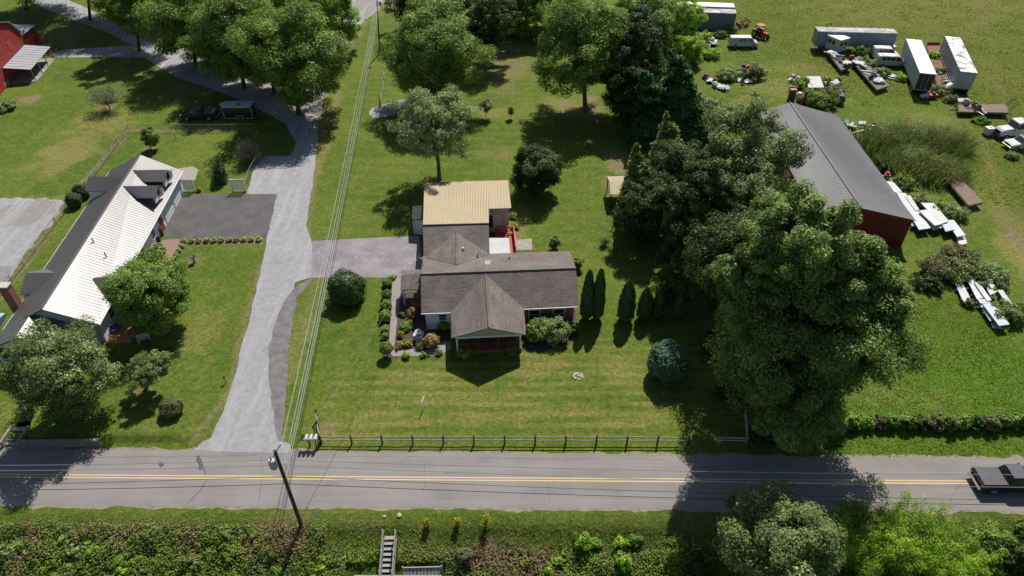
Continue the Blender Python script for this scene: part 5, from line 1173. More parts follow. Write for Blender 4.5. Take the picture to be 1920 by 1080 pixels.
for lay in range(4):
    for i in range(n): p = lerp(a, b_, (i + .5 * (lay % 2)) / n); wlm.box((p.x, p.y + .05 * lay + random.uniform(-.03, .03), .08 + .155 * lay), ((b_ - a).length / n * .94, .3, .15), math.atan2(d.y, d.x))
solo('stone_wall', wlm, M('wall_stone', (.30, .25, .21), (.20, .17, .145), 2, .9, bmp=.02, bscale=9), 'low stacked stone retaining wall along the left roadside', 'wall')
st = thing('roadside_steps', 'dark concrete steps rising through the low wall to the left house', 'steps', fl(U(24, 836)))
a, b_ = U(8, 836), U(40, 836)
for k in range(4): part(st, 'step', MB().prism([fl(a + Vector((-.1 * k * 0, k * .42, 0))), fl(b_ + Vector((0, k * .42, 0))), fl(b_ + Vector((0, k * .42 + .42, 0))), fl(a + Vector((0, k * .42 + .42, 0)))], (0, 0, .14 * (k + 1))), M('step_concrete', (.26, .24, .22), (.18, .17, .16), 3, .9))
for p in (a, b_): part(st, 'cheek_wall', MB().box((p.x, p.y + .8, .35), (.22, 1.9, .7)), MATS['wall_stone'])
# small things round the houses
q = U(365, 492); ob = thing('garden_ornament', 'dark garden ornament in a round mulch bed beside the asphalt pad', 'ornament', fl(q))
lp(ob, 'pedestal', MB().lathe((0, 0, 0), [(.25, 0), (.2, .1), (.1, .2), (.1, .6), (.22, .7)], 12), DGREY); lp(ob, 'bowl', MB().lathe((0, 0, .68), [(.1, 0), (.35, .1), (.4, .2), (.3, .2), (.05, .12)], 14), DARK)
for u, v, lab in ((424, 718, 'small dark light post at the edge of the gravel drive'), (330, 262, 'small dark light post on the back lawn behind the wire fence')):
    t = thing('light_post', lab, 'lamp post', fl(U(u, v))); lp(t, 'post', MB().cyl((0, 0, .35), .035, .7, 8), DARK); lp(t, 'lantern', MB().lathe((0, 0, .68), [(.05, 0), (.09, .03), (.09, .16), (.13, .18), (.02, .27)], 10), DARK)
tb = thing('terrace_bench', 'pale garden bench on the shaded brick terrace', 'bench', fl(U(272, 640)), None, .5)
lp(tb, 'seat', MB().box((0, 0, .44), (1.3, .42, .06)), LGREY); lp(tb, 'backrest', MB().box((0, .2, .72), (1.3, .05, .45)), LGREY)
for x in (-.55, .55): lp(tb, 'leg', MB().box((x, 0, .21), (.07, .4, .42)), LGREY)
tb2 = thing('terrace_chair', 'blue garden chair on the brick terrace beside the white house', 'chair', fl(U(218, 622)), None, 1.0)
bl = M('blue_plastic', (.06, .16, .34), None, 3, .5)
lp(tb2, 'seat', MB().box((0, 0, .42), (.5, .5, .06)), bl); lp(tb2, 'backrest', MB().box((0, .23, .7), (.5, .05, .55)), bl)
for x in (-.2, .2):
    for y in (-.2, .2): lp(tb2, 'leg', MB().box((x, y, .2), (.05, .05, .4)), bl)
for k, (u, v, s) in enumerate(((303, 440, 'tall grey bin'), (297, 452, 'short dark bin'))):
    t = thing('waste_bin', s + ' standing at the red door of the metal roofed house', 'bin', fl(U(u, v))); lp(t, 'body', MB().box((0, 0, .5 - k * .1), (.55, .6, 1.0 - k * .2), .4, 1.08), DGREY if k == 0 else DARK); lp(t, 'lid', MB().box((0, 0, 1.03 - k * .2), (.64, .7, .06), .4), DARK)
pot = thing('flower_pot', 'terracotta pot of white flowers at the side porch steps', 'flower pot', fl(U(757, 556)))
lp(pot, 'pot', MB().lathe((0, 0, 0), [(.15, 0), (.22, .35), (.24, .35), (.24, .4)], 12), M('terracotta', (.34, .14, .08), None, 4, .8))
fm = MB()
for i in range(40): x, y, z = (random.gauss(0, .14) for _ in range(3)); fm.box((x, y, .55 + z * .6), (.07, .07, .05), random.random() * 3)
lp(pot, 'blossoms', fm, M('blossom_white', (.6, .52, .5), (.5, .3, .3), 20, .7))
gs = thing('garden_swing', 'grey wooden garden swing frame in the deep shade at the far end', 'swing', fl(U(947, 98)), None, .1)
for x in (-1.1, 1.1):
    for y in (-.5, .5): lp(gs, 'leg', MB().tube([(x, y, 0), (x, 0, 2.0)], .06, 5), GREYW)
lp(gs, 'crossbeam', MB().tube([(-1.2, 0, 2.0), (1.2, 0, 2.0)], .07, 6), GREYW); lp(gs, 'seat', MB().box((0, 0, .5), (1.5, .5, .06)).box((0, .25, .8), (1.5, .05, .5)), GREYW)
for x in (-.7, .7): lp(gs, 'chain', MB().tube([(x, 0, .5), (x, 0, 2.0)], .015, 4), DGREY)
# wooden stairs and landing on the river bank
SW = M('silvered_wood', (.33, .31, .29), (.24, .225, .21), 4, .9, third=((.42, .40, .37), 7, .6))
sA, sB = G(720, 1007), G(743, 1007); top = (sA + sB) / 2; dwn = Vector((-.02, -1, 0)).normalized(); sr = (sB - sA).normalized(); wv = (sB - sA).length
ws = thing('wooden_stairs', 'silvered wooden stairway with handrails going down the near bank', 'stairs', top)
def bankz(p): return H1(p.x, p.y)
NS = 15
for k in range(NS):
    c = top + dwn * (.15 + k * .36); z = top.z + .16 - k * .185; part(ws, 'step', MB().box((c.x, c.y, z), (wv * .8, .29, .05), random.uniform(-.01, .01)), SW)
for s in (-.5, .5):
    o = sr * wv * s; p0 = top + o + dwn * .0; p1 = top + o + dwn * (NS * .36)
    z0, z1 = top.z + .05, top.z + .16 - NS * .185
    part(ws, 'stringer', MB().prism([fl(p0, z0 + .1), fl(p1, z1 + .1), fl(p1, z1 - .18), fl(p0, z0 - .18)], sr * .06), SW)
    part(ws, 'handrail', MB().prism([fl(p0, z0 + 1.05), fl(p1, z1 + 1.05), fl(p1, z1 + .98), fl(p0, z0 + .98)], sr * .12), SW)
    for k in range(5): q = lerp(fl(p0, z0), fl(p1, z1), k / 4); part(ws, 'rail_post', MB().box((q.x, q.y, q.z + .45), (.09, .09, 1.2)), SW)
zl = top.z - 1.55
la, lb_ = onP(664, 1079, (Vector((0, 0, zl + 1.0)), Vector((0, 0, 1)))), onP(828, 1079, (Vector((0, 0, zl + 1.0)), Vector((0, 0, 1))))
dk_ = thing('river_deck', 'silvered wooden deck with slatted railing at the foot of the bank stairs', 'deck', fl(la, zl - 1.5))
bd_ = MB()
for i in range(12): bd_.prism([fl(la, zl) + Vector((-.3, -.3 - i * .16, 0)), fl(lb_, zl) + Vector((.3, -.3 - i * .16, 0)), fl(lb_, zl) + Vector((.3, -.445 - i * .16, 0)), fl(la, zl) + Vector((-.3, -.445 - i * .16, 0))], (0, 0, -.04))
part(dk_, 'deck_boards', bd_, SW)
for k in range(4): q = lerp(la, lb_, k / 3); part(dk_, 'post', MB().box((q.x, q.y - 1, zl - 1.6), (.16, .16, 3.1)), SW)
part(dk_, 'handrail', MB().prism([fl(la, zl + 1.0), fl(lb_, zl + 1.0), fl(lb_, zl + 1.06), fl(la, zl + 1.06)], (0, -.12, 0)), SW)
r0, r1 = onP(755, 1066, (Vector((0, 0, zl + 1.2)), Vector((0, 0, 1)))), onP(828, 1064, (Vector((0, 0, zl + 1.2)), Vector((0, 0, 1))))
sb = MB()
for i in range(11): p = lerp(r0, r1, (i + .5) / 11); sb.prism([fl(p, zl + 1.18) - Vector((.1, 0, 0)), fl(p, zl + 1.18) + Vector((.1, 0, 0)), fl(p, zl + .1) + Vector((.1, -1.3, 0)), fl(p, zl + .1) + Vector((-.1, -1.3, 0))], (0, -.04, -.03))
part(dk_, 'slatted_back', sb, SW); part(dk_, 'back_rail', MB().prism([fl(r0, zl + 1.2), fl(r1, zl + 1.2), fl(r1, zl + 1.28), fl(r0, zl + 1.28)], (0, .08, 0)), SW)
for p in (r0, r1): part(dk_, 'back_post', MB().box((p.x, p.y + .05, zl + .6), (.1, .1, 1.6)), SW)
# ------------------------------------------------------------------ trees and plants
BARK = M('bark_grey', (.13, .115, .10), (.085, .075, .065), 5, .95, bmp=.02)
BARKD = M('bark_dark', (.065, .052, .043), (.045, .037, .03), 5, .95, bmp=.02)
TWIG = M('grey_twigs', (.27, .245, .225), (.19, .17, .155), 4, .9)
LM = dict(
    maple=leafmat('leaf_maple', (.032, .062, .012), (.100, .138, .032), (.21, .24, .09)),
    mid=leafmat('leaf_mid', (.036, .074, .011), (.105, .148, .026), (.165, .20, .055)),
    bright=leafmat('leaf_bright', (.060, .115, .012), (.125, .190, .024), (.19, .25, .05)),
    dark=leafmat('leaf_dark_shaded', (.013, .028, .006), (.033, .052, .012), (.07, .085, .032)),  # dark foliage, lowered further so the tree belt's shade sits in the leaf colour
    grey=leafmat('leaf_greygreen', (.066, .090, .030), (.138, .162, .062), (.24, .26, .15)),
    speck=leafmat('leaf_silver', (.036, .062, .015), (.105, .130, .044), (.27, .29, .14)),
    conifer=leafmat('needle_bluegreen', (.015, .044, .010), (.034, .078, .016), (.055, .10, .028), .2),
    olive=leafmat('needle_olive', (.040, .062, .014), (.090, .112, .030), (.14, .15, .05), .2),
    column=leafmat('needle_dark', (.020, .042, .010), (.042, .074, .018), (.065, .10, .03), .12),
    blue=leafmat('needle_silver', (.020, .050, .026), (.045, .080, .044), (.075, .11, .065), .12),
    gloss=leafmat('leaf_gloss', (.014, .032, .008), (.036, .060, .015), (.055, .075, .025), .15, .4, .3),
    yellow=leafmat('leaf_yellow', (.12, .12, .012), (.20, .17, .015), (.28, .24, .03)),
    lime=leafmat('leaf_lime', (.075, .140, .012), (.150, .235, .020), (.21, .29, .045)),
    rose=leafmat('leaf_rose', (.09, .10, .035), (.20, .13, .06), (.42, .13, .10)),
    brush=leafmat('leaf_brush', (.055, .058, .024), (.085, .085, .038), (.14, .12, .06)),
    straw=leafmat('leaf_straw', (.060, .075, .016), (.095, .110, .026), (.15, .14, .05)),
    hydr=leafmat('leaf_variegated', (.08, .12, .03), (.24, .28, .10), (.5, .5, .26)),
)
def unit(a): return a / np.maximum(np.linalg.norm(a, axis=-1, keepdims=True), 1e-9)
def leafquads(P, N, size, asp=.62):
    n = len(P); N = unit(N); t = unit(np.cross(N, rng.normal(size=(n, 3)))); b = np.cross(N, t)
    s = (size * rng.uniform(.65, 1.35, n))[:, None] if np.isscalar(size) else size[:, None]
    fold = N * s * .18
    V = np.stack([P + t * s, P + b * s * asp + fold, P - t * s, P - b * s * asp + fold], 1).reshape(-1, 3)
    return V
def quadfaces(n): return np.arange(n * 4, dtype=np.int32).reshape(-1, 4)
def fib(n):
    i = np.arange(n) + .5; z = 1 - 2 * i / n; p = np.pi * (1 + 5 ** .5) * i; r = np.sqrt(1 - z * z)
    return np.stack([r * np.cos(p), r * np.sin(p), z], -1)
def lumps(D, k=7, amp=.16):                              # uneven outline
    m = np.ones(len(D))
    for _ in range(k):
        d = unit(rng.normal(size=3)); f = rng.uniform(2, 5); m += amp / k ** .5 * np.cos(f * (D @ d) * 2 + rng.uniform(0, 6.28)) * 1.4
    return m
def crown_pts(rad, nc, lai, lsize, amp=.16, crs=.26, inner=.25, flat=.75, lift=0.0):
    """leaf positions and directions for a rounded crown around 0 with the radii rad"""
    rad = np.array(rad, float); no = int(nc * (1 - inner)); D = fib(no) + rng.normal(size=(no, 3)) * .16; D = unit(D)
    f = lumps(D, amp=amp) * rng.uniform(.76, .96, no) * (1 - .42 * crs)
    ni = nc - no; Di = unit(rng.normal(size=(ni, 3))); fi = rng.uniform(.25, .75, ni)
    D = np.concatenate([D, Di]); f = np.concatenate([f, fi])
    C = D * rad * f[:, None]; low = C[:, 2] < 0; C[low, 2] *= flat
    R0 = rad.mean(); rc = R0 * crs * rng.uniform(.6, 1.25, nc)
    area = 4 * np.pi * ((rad[0] * rad[1] + rad[0] * rad[2] * 2) / 3); n = int(area * lai / (2 * lsize * lsize * .62))
    w_ = rc ** 2; ci = rng.choice(nc, n, p=w_ / w_.sum())
    q = unit(rng.normal(size=(n, 3))) * (rng.random(n) ** .38)[:, None]
    P = C[ci] + q * rc[ci][:, None] * np.array([1, 1, .72])
    N = q * .8 + D[ci] * .55 + np.array([0, .15, .6 + lift]) + rng.normal(size=(n, 3)) * .5
    tone = np.clip(rng.uniform(.2, .72, nc)[ci] + rng.normal(size=n) * .16, 0, 1)
    return P, N, tone, C
def limbs(mb, base, C0, ends, r0, lean=0.0):
    base = Vector(base); C0 = Vector(C0); k = lerp(base, C0, .45) + Vector((random.uniform(-.3, .3), random.uniform(-.3, .3), 0))
    mb.tube([base - Vector((0, 0, .15)), base + Vector((0, 0, .35)), lerp(base, k, .55), k, lerp(k, C0, .6), C0], [r0 * 1.45, r0 * 1.05, r0 * .9, r0 * .75, r0 * .5, r0 * .22], 9)
    for e in ends:
        e = Vector(e); s = lerp(base, C0, random.uniform(.32, .75)); m = lerp(s, e, .5) + Vector((0, 0, random.uniform(-.3, .4)))
        mb.tube([s, m, e], [r0 * .42, r0 * .27, r0 * .1], 6)
TREES = []
def root_tree(name, label, cat, base, group=None): return thing(name, label, cat, base, group)
def add_crown(t, P, N, tone, lsize, mat, asp=.62, name='crown', extra=None):
    og = np.array(ORG[t.name]); V = leafquads(P - og, N, lsize, asp); tn = np.repeat(tone, 4); F = quadfaces(len(P))
    return link(name, np_mesh(name, V, F, mat, tn), t)
def crown_size(base, uc, vc, rpx, hpx):
    C = onY(uc, vc, base.y); k = mpp(C); r = rpx * k; d = C - CAM; th = math.atan2(-d.z, math.hypot(d.x, d.y)); a = hpx * k
    rz = math.sqrt(max(a * a - (r * math.sin(th)) ** 2, (r * .45) ** 2)) / math.cos(th); return C, r, min(rz, r * 1.5)
LK, LAI = .64, 1.2                                      # leaf size and leaf density of all trees
def tree(label, base, ctr, rpx, hpx, mat, lsize=.2, lai=2.2, nc=None, amp=.16, crs=.17, trunk=.3, bark=None, name='broadleaf_tree', group=None, cmax=None, inner=.22, flat=1.05, nl=9, lobes=()):
    lsize *= LK; lai *= LAI
    b = U(*base); C, r, rz = crown_size(b, ctr[0], ctr[1], rpx, hpx)
    if C.z - rz * flat < .3: C.z = max(C.z, .3 + rz * flat * .7)
    nc = int(50 + r * r * 5.5); crs = .17 if r > 4.5 else (.23 if r > 2 else .3)
    t = root_tree(name, label, 'tree', fl(b), group)
    P, N, tone, CC = crown_pts((r, r, rz), nc, lai, lsize, amp, crs, inner, flat)
    P = P + np.array(C)
    for (lu, lv, lr, lh) in lobes:                       # further boughs that give the crown its own outline
        C2, r2, rz2 = crown_size(b, lu, lv, lr, lh); P2, N2, t2, C2s = crown_pts((r2, r2, rz2), int(30 + r2 * r2 * 5.5), lai, lsize, amp, .2, inner, flat)
        P = np.concatenate([P, P2 + np.array(C2)]); N = np.concatenate([N, N2]); tone = np.concatenate([tone, t2]); CC = np.concatenate([CC, C2s + np.array(C2) - np.array(C)])
    ok = P[:, 2] > .25; P, N, tone = P[ok], N[ok], tone[ok]
    add_crown(t, P, N, tone, lsize, LM[mat])
    m = MB(); ends = [tuple(CC[i] * .82 + np.array(C)) for i in rng.choice(len(CC), nl)]
    ends = [e for e in ends if e[2] > b.z + 1.0]
    limbs(m, b, C, ends, trunk, 0); part(t, 'trunk', m, bark or BARK)
    TREES.append((label, round(C.z, 1), round(r, 1), round(rz, 1), len(P))); return t
def conifer(label, base, top, rpx, mat, lsize=.24, dens=1.0, name='conifer_tree', group=None, power=.8, droop=.25, skirt=.06):
    b = U(*base); H = up(b, top[1]); T = onY(top[0], top[1], b.y); k = mpp((b.x, b.y, H * .3)); r = rpx * k
    t = root_tree(name, label, 'tree', fl(b), group)
    n = int(dens * r * H * 430); z = 1 - np.sqrt(rng.random(n)); z = skirt + z * (1 - skirt); a = rng.uniform(0, 6.283, n)
    ns = int(60 + r * H * 2.2); sz = skirt + (1 - np.sqrt(rng.random(ns))) * (1 - skirt); sa = rng.uniform(0, 6.283, ns); si = rng.integers(0, ns, n)
    zz, aa = sz[si], sa[si]; R_ = r * (1 - zz) ** power + .12; u_ = rng.random(n) ** .55; sp = rng.normal(size=n)
    rad = R_ * u_ * rng.uniform(.82, 1.12, ns)[si]; wv = .11 * R_ + .15
    P = np.stack([b.x + (T.x - b.x) * zz + np.cos(aa) * rad - np.sin(aa) * sp * wv, b.y + np.sin(aa) * rad + np.cos(aa) * sp * wv, zz * H - droop * rad * u_ + rng.normal(size=n) * .12 + .35 * (u_ > .8) * rng.random(n)], -1)
    N = np.stack([np.cos(aa) * .5, np.sin(aa) * .5, np.full(n, .8)], -1) + rng.normal(size=(n, 3)) * .5
    tone = np.clip(rng.uniform(.15, .75, ns)[si] + rng.normal(size=n) * .15, 0, 1); ok = P[:, 2] > .1
    add_crown(t, P[ok], N[ok], tone[ok], lsize, LM[mat], .4)
    part(t, 'trunk', MB().tube([b - Vector((0, 0, .1)), b + Vector((0, 0, H * .5)), Vector((T.x, T.y, H * .97))], [.06 + H * .02, .04 + H * .012, .02], 8), BARKD)
    TREES.append((label, round(H, 1), round(r, 1), 0, n)); return t
def column(label, base, vtop, wpx, group):
    b = U(*base); H = up(b, vtop); r = wpx * .5 * mpp((b.x, b.y, H * .4)); t = root_tree('columnar_cypress', label, 'tree', fl(b), group)
    n = int(H * r * 5200); z = rng.random(n); prof = lambda q: np.clip(np.minimum((q + .02) / .16, 1) ** .6, 0, 1) * np.sqrt(np.clip(1 - (np.clip(q - .3, 0, 1) / .7) ** 1.7, 0, 1))
    a = rng.uniform(0, 6.283, n); R_ = r * prof(z) * (1 + .1 * np.cos(a * 5 + z * 19) + .08 * np.cos(a * 9 - z * 31)) * rng.uniform(.74, 1.1, n)
    P = np.stack([b.x + np.cos(a) * R_, b.y + np.sin(a) * R_, .05 + z * H], -1); N = np.stack([np.cos(a), np.sin(a), np.full(n, .45)], -1) + rng.normal(size=(n, 3)) * .4
    add_crown(t, P, N, np.clip(rng.normal(.4, .22, n), 0, 1), .075, LM['column'], .5)
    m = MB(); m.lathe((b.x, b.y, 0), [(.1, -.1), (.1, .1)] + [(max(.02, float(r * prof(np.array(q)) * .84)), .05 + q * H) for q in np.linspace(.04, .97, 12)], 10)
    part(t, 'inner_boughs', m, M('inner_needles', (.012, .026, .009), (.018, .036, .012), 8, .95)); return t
def bush(label, base, rpx, hm, mat, lsize=.09, lai=2.4, name='shrub', group=None, amp=.13, nc=None, wide=1.0, crs=.3, cat='shrub', core=True):
    """base: middle of the foot in the picture; rpx: half width there; hm: height in metres"""
    b = base if isinstance(base, Vector) else G(*base); r = rpx * mpp(b); t = root_tree(name, label, cat, b, group)
    P, N, tone, CC = crown_pts((r, r * wide, hm * .56), nc or int(22 + r * 22), lai, lsize, amp, crs, .15, .8)
    P = P + np.array([b.x, b.y, b.z + hm * .47]); ok = P[:, 2] > b.z + .02
    add_crown(t, P[ok], N[ok], tone[ok], lsize, LM[mat], name='foliage')
    m = MB()
    for k in range(5): e = CC[rng.integers(len(CC))] * .7; m.tube([b - Vector((0, 0, .06)), b + Vector((e[0] * .4, e[1] * .4, hm * .3)), b + Vector((e[0], e[1], max(.1, e[2] + hm * .47)))], [.05, .035, .012], 5)
    part(t, 'stems', m, BARKD); return t
def ballbush(label, base, rpx, hm, mat, lsize=.07, name='clipped_shrub', group=None, n=None, stem=0.0):
    b = G(*base); r = rpx * mpp(b); t = root_tree(name, label, 'shrub', b, group); rz = (hm - stem) / 2
    n = n or int(4 * math.pi * r * (r + rz) / 2 / (2 * lsize * lsize * .6) * 2.6); D = unit(rng.normal(size=(n, 3))); f = lumps(D, 7, .05 if mat == 'blue' else .09) * rng.uniform(.82, 1.06, n)
    P = D * np.array([r, r, rz]) * f[:, None] + np.array([b.x, b.y, b.z + stem + rz * .97]); ok = P[:, 2] > b.z
    add_crown(t, P[ok], (D + rng.normal(size=(n, 3)) * .45 + [0, 0, .2])[ok], np.clip(rng.normal(.42, .24, n), 0, 1)[ok], lsize, LM[mat], name='foliage')
    pr = [(max(.02, r * .84 * math.sin(q)), stem + rz * .97 - rz * .84 * math.cos(q)) for q in np.linspace(.12, 3.05, 10)]
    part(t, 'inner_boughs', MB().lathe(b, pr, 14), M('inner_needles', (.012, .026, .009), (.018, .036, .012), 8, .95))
    part(t, 'stem', MB().tube([b - Vector((0, 0, .1)), b + Vector((0, 0, stem + rz))], .06, 6), BARKD); return t
def barebush(label, base, rpx, hm, leafkind=None, nl=900, name='bare_shrub', twigs=150, group=None, cat='shrub', spread=1.0, trunk=0.0):
    b = U(*base); r = rpx * mpp(b); t = root_tree(name, label, cat, fl(b), group); m = MB(); tips = []
    s0 = b + Vector((0, 0, trunk))
    if trunk: m.tube([b - Vector((0, 0, .1)), s0], [.13, .1], 7)
    for k in range(twigs):
        a = random.uniform(0, 6.283); q = random.random() ** .5; z = math.sqrt(max(.05, 1 - q * q * .8)) * random.uniform(.65, 1.0)
        e = Vector((b.x + r * q * math.cos(a) * spread, b.y + r * q * math.sin(a) * spread, trunk + (hm - trunk) * z)); mid = lerp(s0, e, .5) + Vector((random.uniform(-.15, .15) * r, random.uniform(-.15, .15) * r, -.05 * hm))
        m.tube([s0, mid, e], [.035, .022, .008], 4, False); tips += [tuple(lerp(mid, e, random.random())) for _ in range(3)] + [tuple(e)]
        for j in range(3):
            s = lerp(mid, e, random.uniform(0, .8)); f = s + Vector((random.uniform(-.3, .3) * r, random.uniform(-.3, .3) * r, random.uniform(.05, .2) * hm)); m.tube([s, f], [.014, .006], 3, False); tips.append(tuple(f))
    part(t, 'branches', m, TWIG)
    if leafkind:
        T = np.array(tips); P = T[rng.integers(0, len(T), nl)] + rng.normal(size=(nl, 3)) * .11
        add_crown(t, P, rng.normal(size=(nl, 3)) + [0, 0, .6], np.clip(rng.normal(.5, .25, nl), 0, 1), .085, LM[leafkind], name='foliage')
    return t

# --- the big trees
tree('huge rounded maple overhanging the road, tallest tree of the garden', (1478, 775), (1510, 610), 176, 172, 'maple', .18, 2.7, 260, .17, .18, .55, BARKD, 'maple_tree', nl=18, lobes=((1496, 452, 100, 100), (1570, 500, 88, 84), (1420, 520, 78, 80), (1634, 556, 64, 76)))
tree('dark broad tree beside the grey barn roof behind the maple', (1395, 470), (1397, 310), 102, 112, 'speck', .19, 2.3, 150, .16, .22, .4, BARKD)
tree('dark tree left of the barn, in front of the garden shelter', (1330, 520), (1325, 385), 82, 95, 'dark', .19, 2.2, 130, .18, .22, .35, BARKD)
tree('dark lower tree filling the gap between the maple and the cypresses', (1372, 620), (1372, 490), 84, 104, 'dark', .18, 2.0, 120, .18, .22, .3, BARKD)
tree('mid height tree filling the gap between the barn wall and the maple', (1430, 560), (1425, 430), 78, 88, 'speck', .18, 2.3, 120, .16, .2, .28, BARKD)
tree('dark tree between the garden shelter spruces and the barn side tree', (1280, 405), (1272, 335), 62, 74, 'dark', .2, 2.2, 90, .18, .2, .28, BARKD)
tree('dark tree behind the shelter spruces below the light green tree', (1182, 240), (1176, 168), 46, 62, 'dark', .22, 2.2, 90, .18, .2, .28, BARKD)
tree('ivy clad tree at the foot of the maple beside the road', (1490, 836), (1490, 738), 92, 92, 'maple', .15, 2.2, 110, .2, .22, .3, BARKD)
tree('round leafy tree with a clear trunk behind the shingled house garden', (857, 197), (812, 100), 100, 92, 'mid', .23, 2.3, 150, .15, .2, .33)
tree('airy grey green tree standing directly behind the tan metal roof', (824, 337), (812, 232), 76, 68, 'grey', .19, 1.25, 120, .2, .2, .28, None, nl=26)
tree('tall light green tree on a mulch ring in the back garden', (1097, 207), (1092, 85), 92, 92, 'mid', .23, 1.9, 150, .2, .2, .38, None, nl=18)
tree('rounded deep green tree on the lawn right of the tan roof', (1004, 360), (1007, 314), 50, 50, 'dark', .17, 2.9, 70, .14, .26, .2)
tree('large tree at the right end of the group shading the drive', (560, 215), (548, 95), 104, 95, 'mid', .24, 2.2, 160, .18, .2, .38, BARKD)
tree('tree with visible trunk shading the parked pickup', (458, 165), (440, 60), 90, 80, 'mid', .24, 2.1, 130, .18, .2, .35, BARKD)
tree('spreading tree left of the tree group over the dirt lane', (368, 128), (350, 24), 90, 72, 'mid', .25, 2.0, 120, .2, .2, .35, BARKD)
tree('leafy tree in the middle of the group, between the two with bare trunks', (515, 175), (495, 85), 78, 75, 'mid', .24, 2.2, 120, .18, .2, .3, BARKD)
tree('tree on the left flank of the group above the parked pickup', (415, 120), (395, 45), 72, 66, 'bright', .24, 2.1, 110, .18, .2, .3, BARKD)
tree('tree at the top of the group beside the wire poles', (628, 105), (612, 25), 62, 64, 'bright', .25, 2.0, 100, .18, .22, .3, BARKD)
tree('tree at the top edge left of the group', (262, 95), (246, -12), 74, 58, 'mid', .26, 2.0, 90, .2, .22, .3, BARKD)
tree('tree beyond the barn lane whose shade falls on the grass', (170, 38), (163, -70), 100, 66, 'mid', .3, 1.8, 90, .2, .22, .3, BARKD)
tree('tree beyond the red gambrel barn at the top left corner', (50, 18), (45, -78), 95, 62, 'mid', .3, 1.8, 90, .2, .22, .3, BARKD)
tree('tree between the barn lane and the group, its crown above the picture', (248, 48), (240, -60), 86, 60, 'mid', .28, 1.9, 90, .2, .22, .3, BARKD)
tree('tree behind the group at the top edge', (505, 55), (505, -28), 85, 60, 'bright', .28, 2.0, 100, .18, .22, .3, BARKD)
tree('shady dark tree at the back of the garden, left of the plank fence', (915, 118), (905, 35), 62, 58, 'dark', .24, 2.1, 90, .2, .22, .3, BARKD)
tree('tree overhanging the plank fence at the back', (972, 68), (975, 0), 62, 55, 'mid', .26, 2.1, 90, .2, .22, .3, BARKD)
tree('top edge tree behind the round leafy tree', (835, 55), (800, -10), 75, 45, 'dark', .26, 2.0, 90, .2, .22, .3, BARKD)
tree('tree at the top edge behind the tall light green tree', (1050, 50), (1045, -28), 60, 50, 'bright', .27, 2.0, 80, .2, .22, .3, BARKD)
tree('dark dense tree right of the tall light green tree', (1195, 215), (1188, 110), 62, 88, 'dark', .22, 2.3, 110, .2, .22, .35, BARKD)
tree('middle green tree behind the dark dense tree', (1220, 120), (1205, 35), 70, 60, 'mid', .25, 2.1, 110, .2, .22, .3, BARKD)
tree('yellowish green tree in front of the dark storage trailer', (1285, 85), (1268, 35), 52, 42, 'lime', .25, 1.9, 80, .2, .24, .22)
tree('small bright tree at the edge of the yard above the cedar', (1300, 118), (1292, 92), 30, 28, 'lime', .2, 1.9, 40, .2, .26, .14)
conifer('tall blue green cedar at the edge of the junk yard', (1287, 258), (1263, 82), 64, 'conifer', .26, 1.0, 'cedar_tree', None, .75)
conifer('narrower dark cedar close behind the tall blue green one', (1225, 262), (1210, 120), 48, 'conifer', .26, .9, 'cedar_tree', None, .8)
conifer('olive green spruce leaning over the garden shelter', (1258, 330), (1252, 212), 48, 'olive', .24, .9, 'spruce_tree', None, .8)
conifer('olive green spruce between the shelter and the dark trees', (1205, 410), (1195, 270), 52, 'olive', .22, .9, 'spruce_tree', None, .85)
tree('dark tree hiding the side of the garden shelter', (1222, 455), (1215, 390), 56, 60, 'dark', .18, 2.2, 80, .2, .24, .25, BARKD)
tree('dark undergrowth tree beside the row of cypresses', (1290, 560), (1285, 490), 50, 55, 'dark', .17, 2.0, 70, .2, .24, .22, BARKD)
# --- left property
tree('round dense tree in front of the metal roofed house', (286, 612), (278, 545), 78, 70, 'mid', .16, 2.5, 120, .14, .22, .25, BARKD)
tree('spreading crape myrtle at the left edge above the stone wall', (130, 775), (106, 692), 92, 84, 'speck', .15, 2.0, 130, .22, .2, .22, None, nl=20)
tree('small round topped tree on the front lawn of the left house', (272, 738), (275, 692), 42, 30, 'speck', .13, 2.2, 50, .2, .28, .12, BARKD)
barebush('thin grey leaved tree on a mulch ring in the left field', (207, 206), 36, 4.6, 'grey', 2200, 'thin_tree', 120, None, 'tree', 1.0, 1.0)
barebush('bare twiggy shrub with sparse yellow leaves beside the drive', (470, 302), 26, 4.0, 'brush', 700, 'bare_shrub', 140)
tree('small leafy tree on the back lawn behind the wire fence', (283, 280), (280, 257), 16, 19, 'mid', .12, 2.3, 30, .18, .3, .07)
conifer('little dark cone shaped evergreen on the lawn near the slatted screen', (412, 341), (411, 301), 15, 'column', .12, 3.0, 'small_evergreen', None, .6, .1)
ballbush('round dark bush nearer the wire fence behind the metal roofed house', (143, 386), 14, 1.9, 'gloss', .08)
ballbush('round dark bush tucked under the side gable of the metal roofed house', (158, 369), 14, 1.9, 'gloss', .08)
ballbush('brownish green bush growing in the round block planter', (325, 774), 20, 1.5, 'rose' if False else 'brush', .07)
bush('tangled grey green bush at the left edge of the field', (12, 205), 22, 1.2, 'grey', .13)
bush('low shrub at the corner of the brick walk', (300, 478), 16, 1.6, 'grey', .1)
for k in range(11): bush('variegated pale tuft in the mulch strip edging the asphalt pad', (346 + k * 14, 454 - k * .3), 6.2, .55, 'hydr', .07, 2.2, 'edging_plant', 'variegated tufts edging the asphalt pad', core=False, cat='plant')
for k in range(4): bush('variegated pale tuft along the brick walk', (341 - k * 5, 464 + k * 8), 6, .55, 'hydr', .07, 2.2, 'edging_plant', 'variegated tufts along the brick walk', cat='plant')
bush('clump of yellow flowers beside the slatted screen', (373, 359), 6, .6, 'yellow', .06, 2.2, 'flower_clump', cat='flowers')
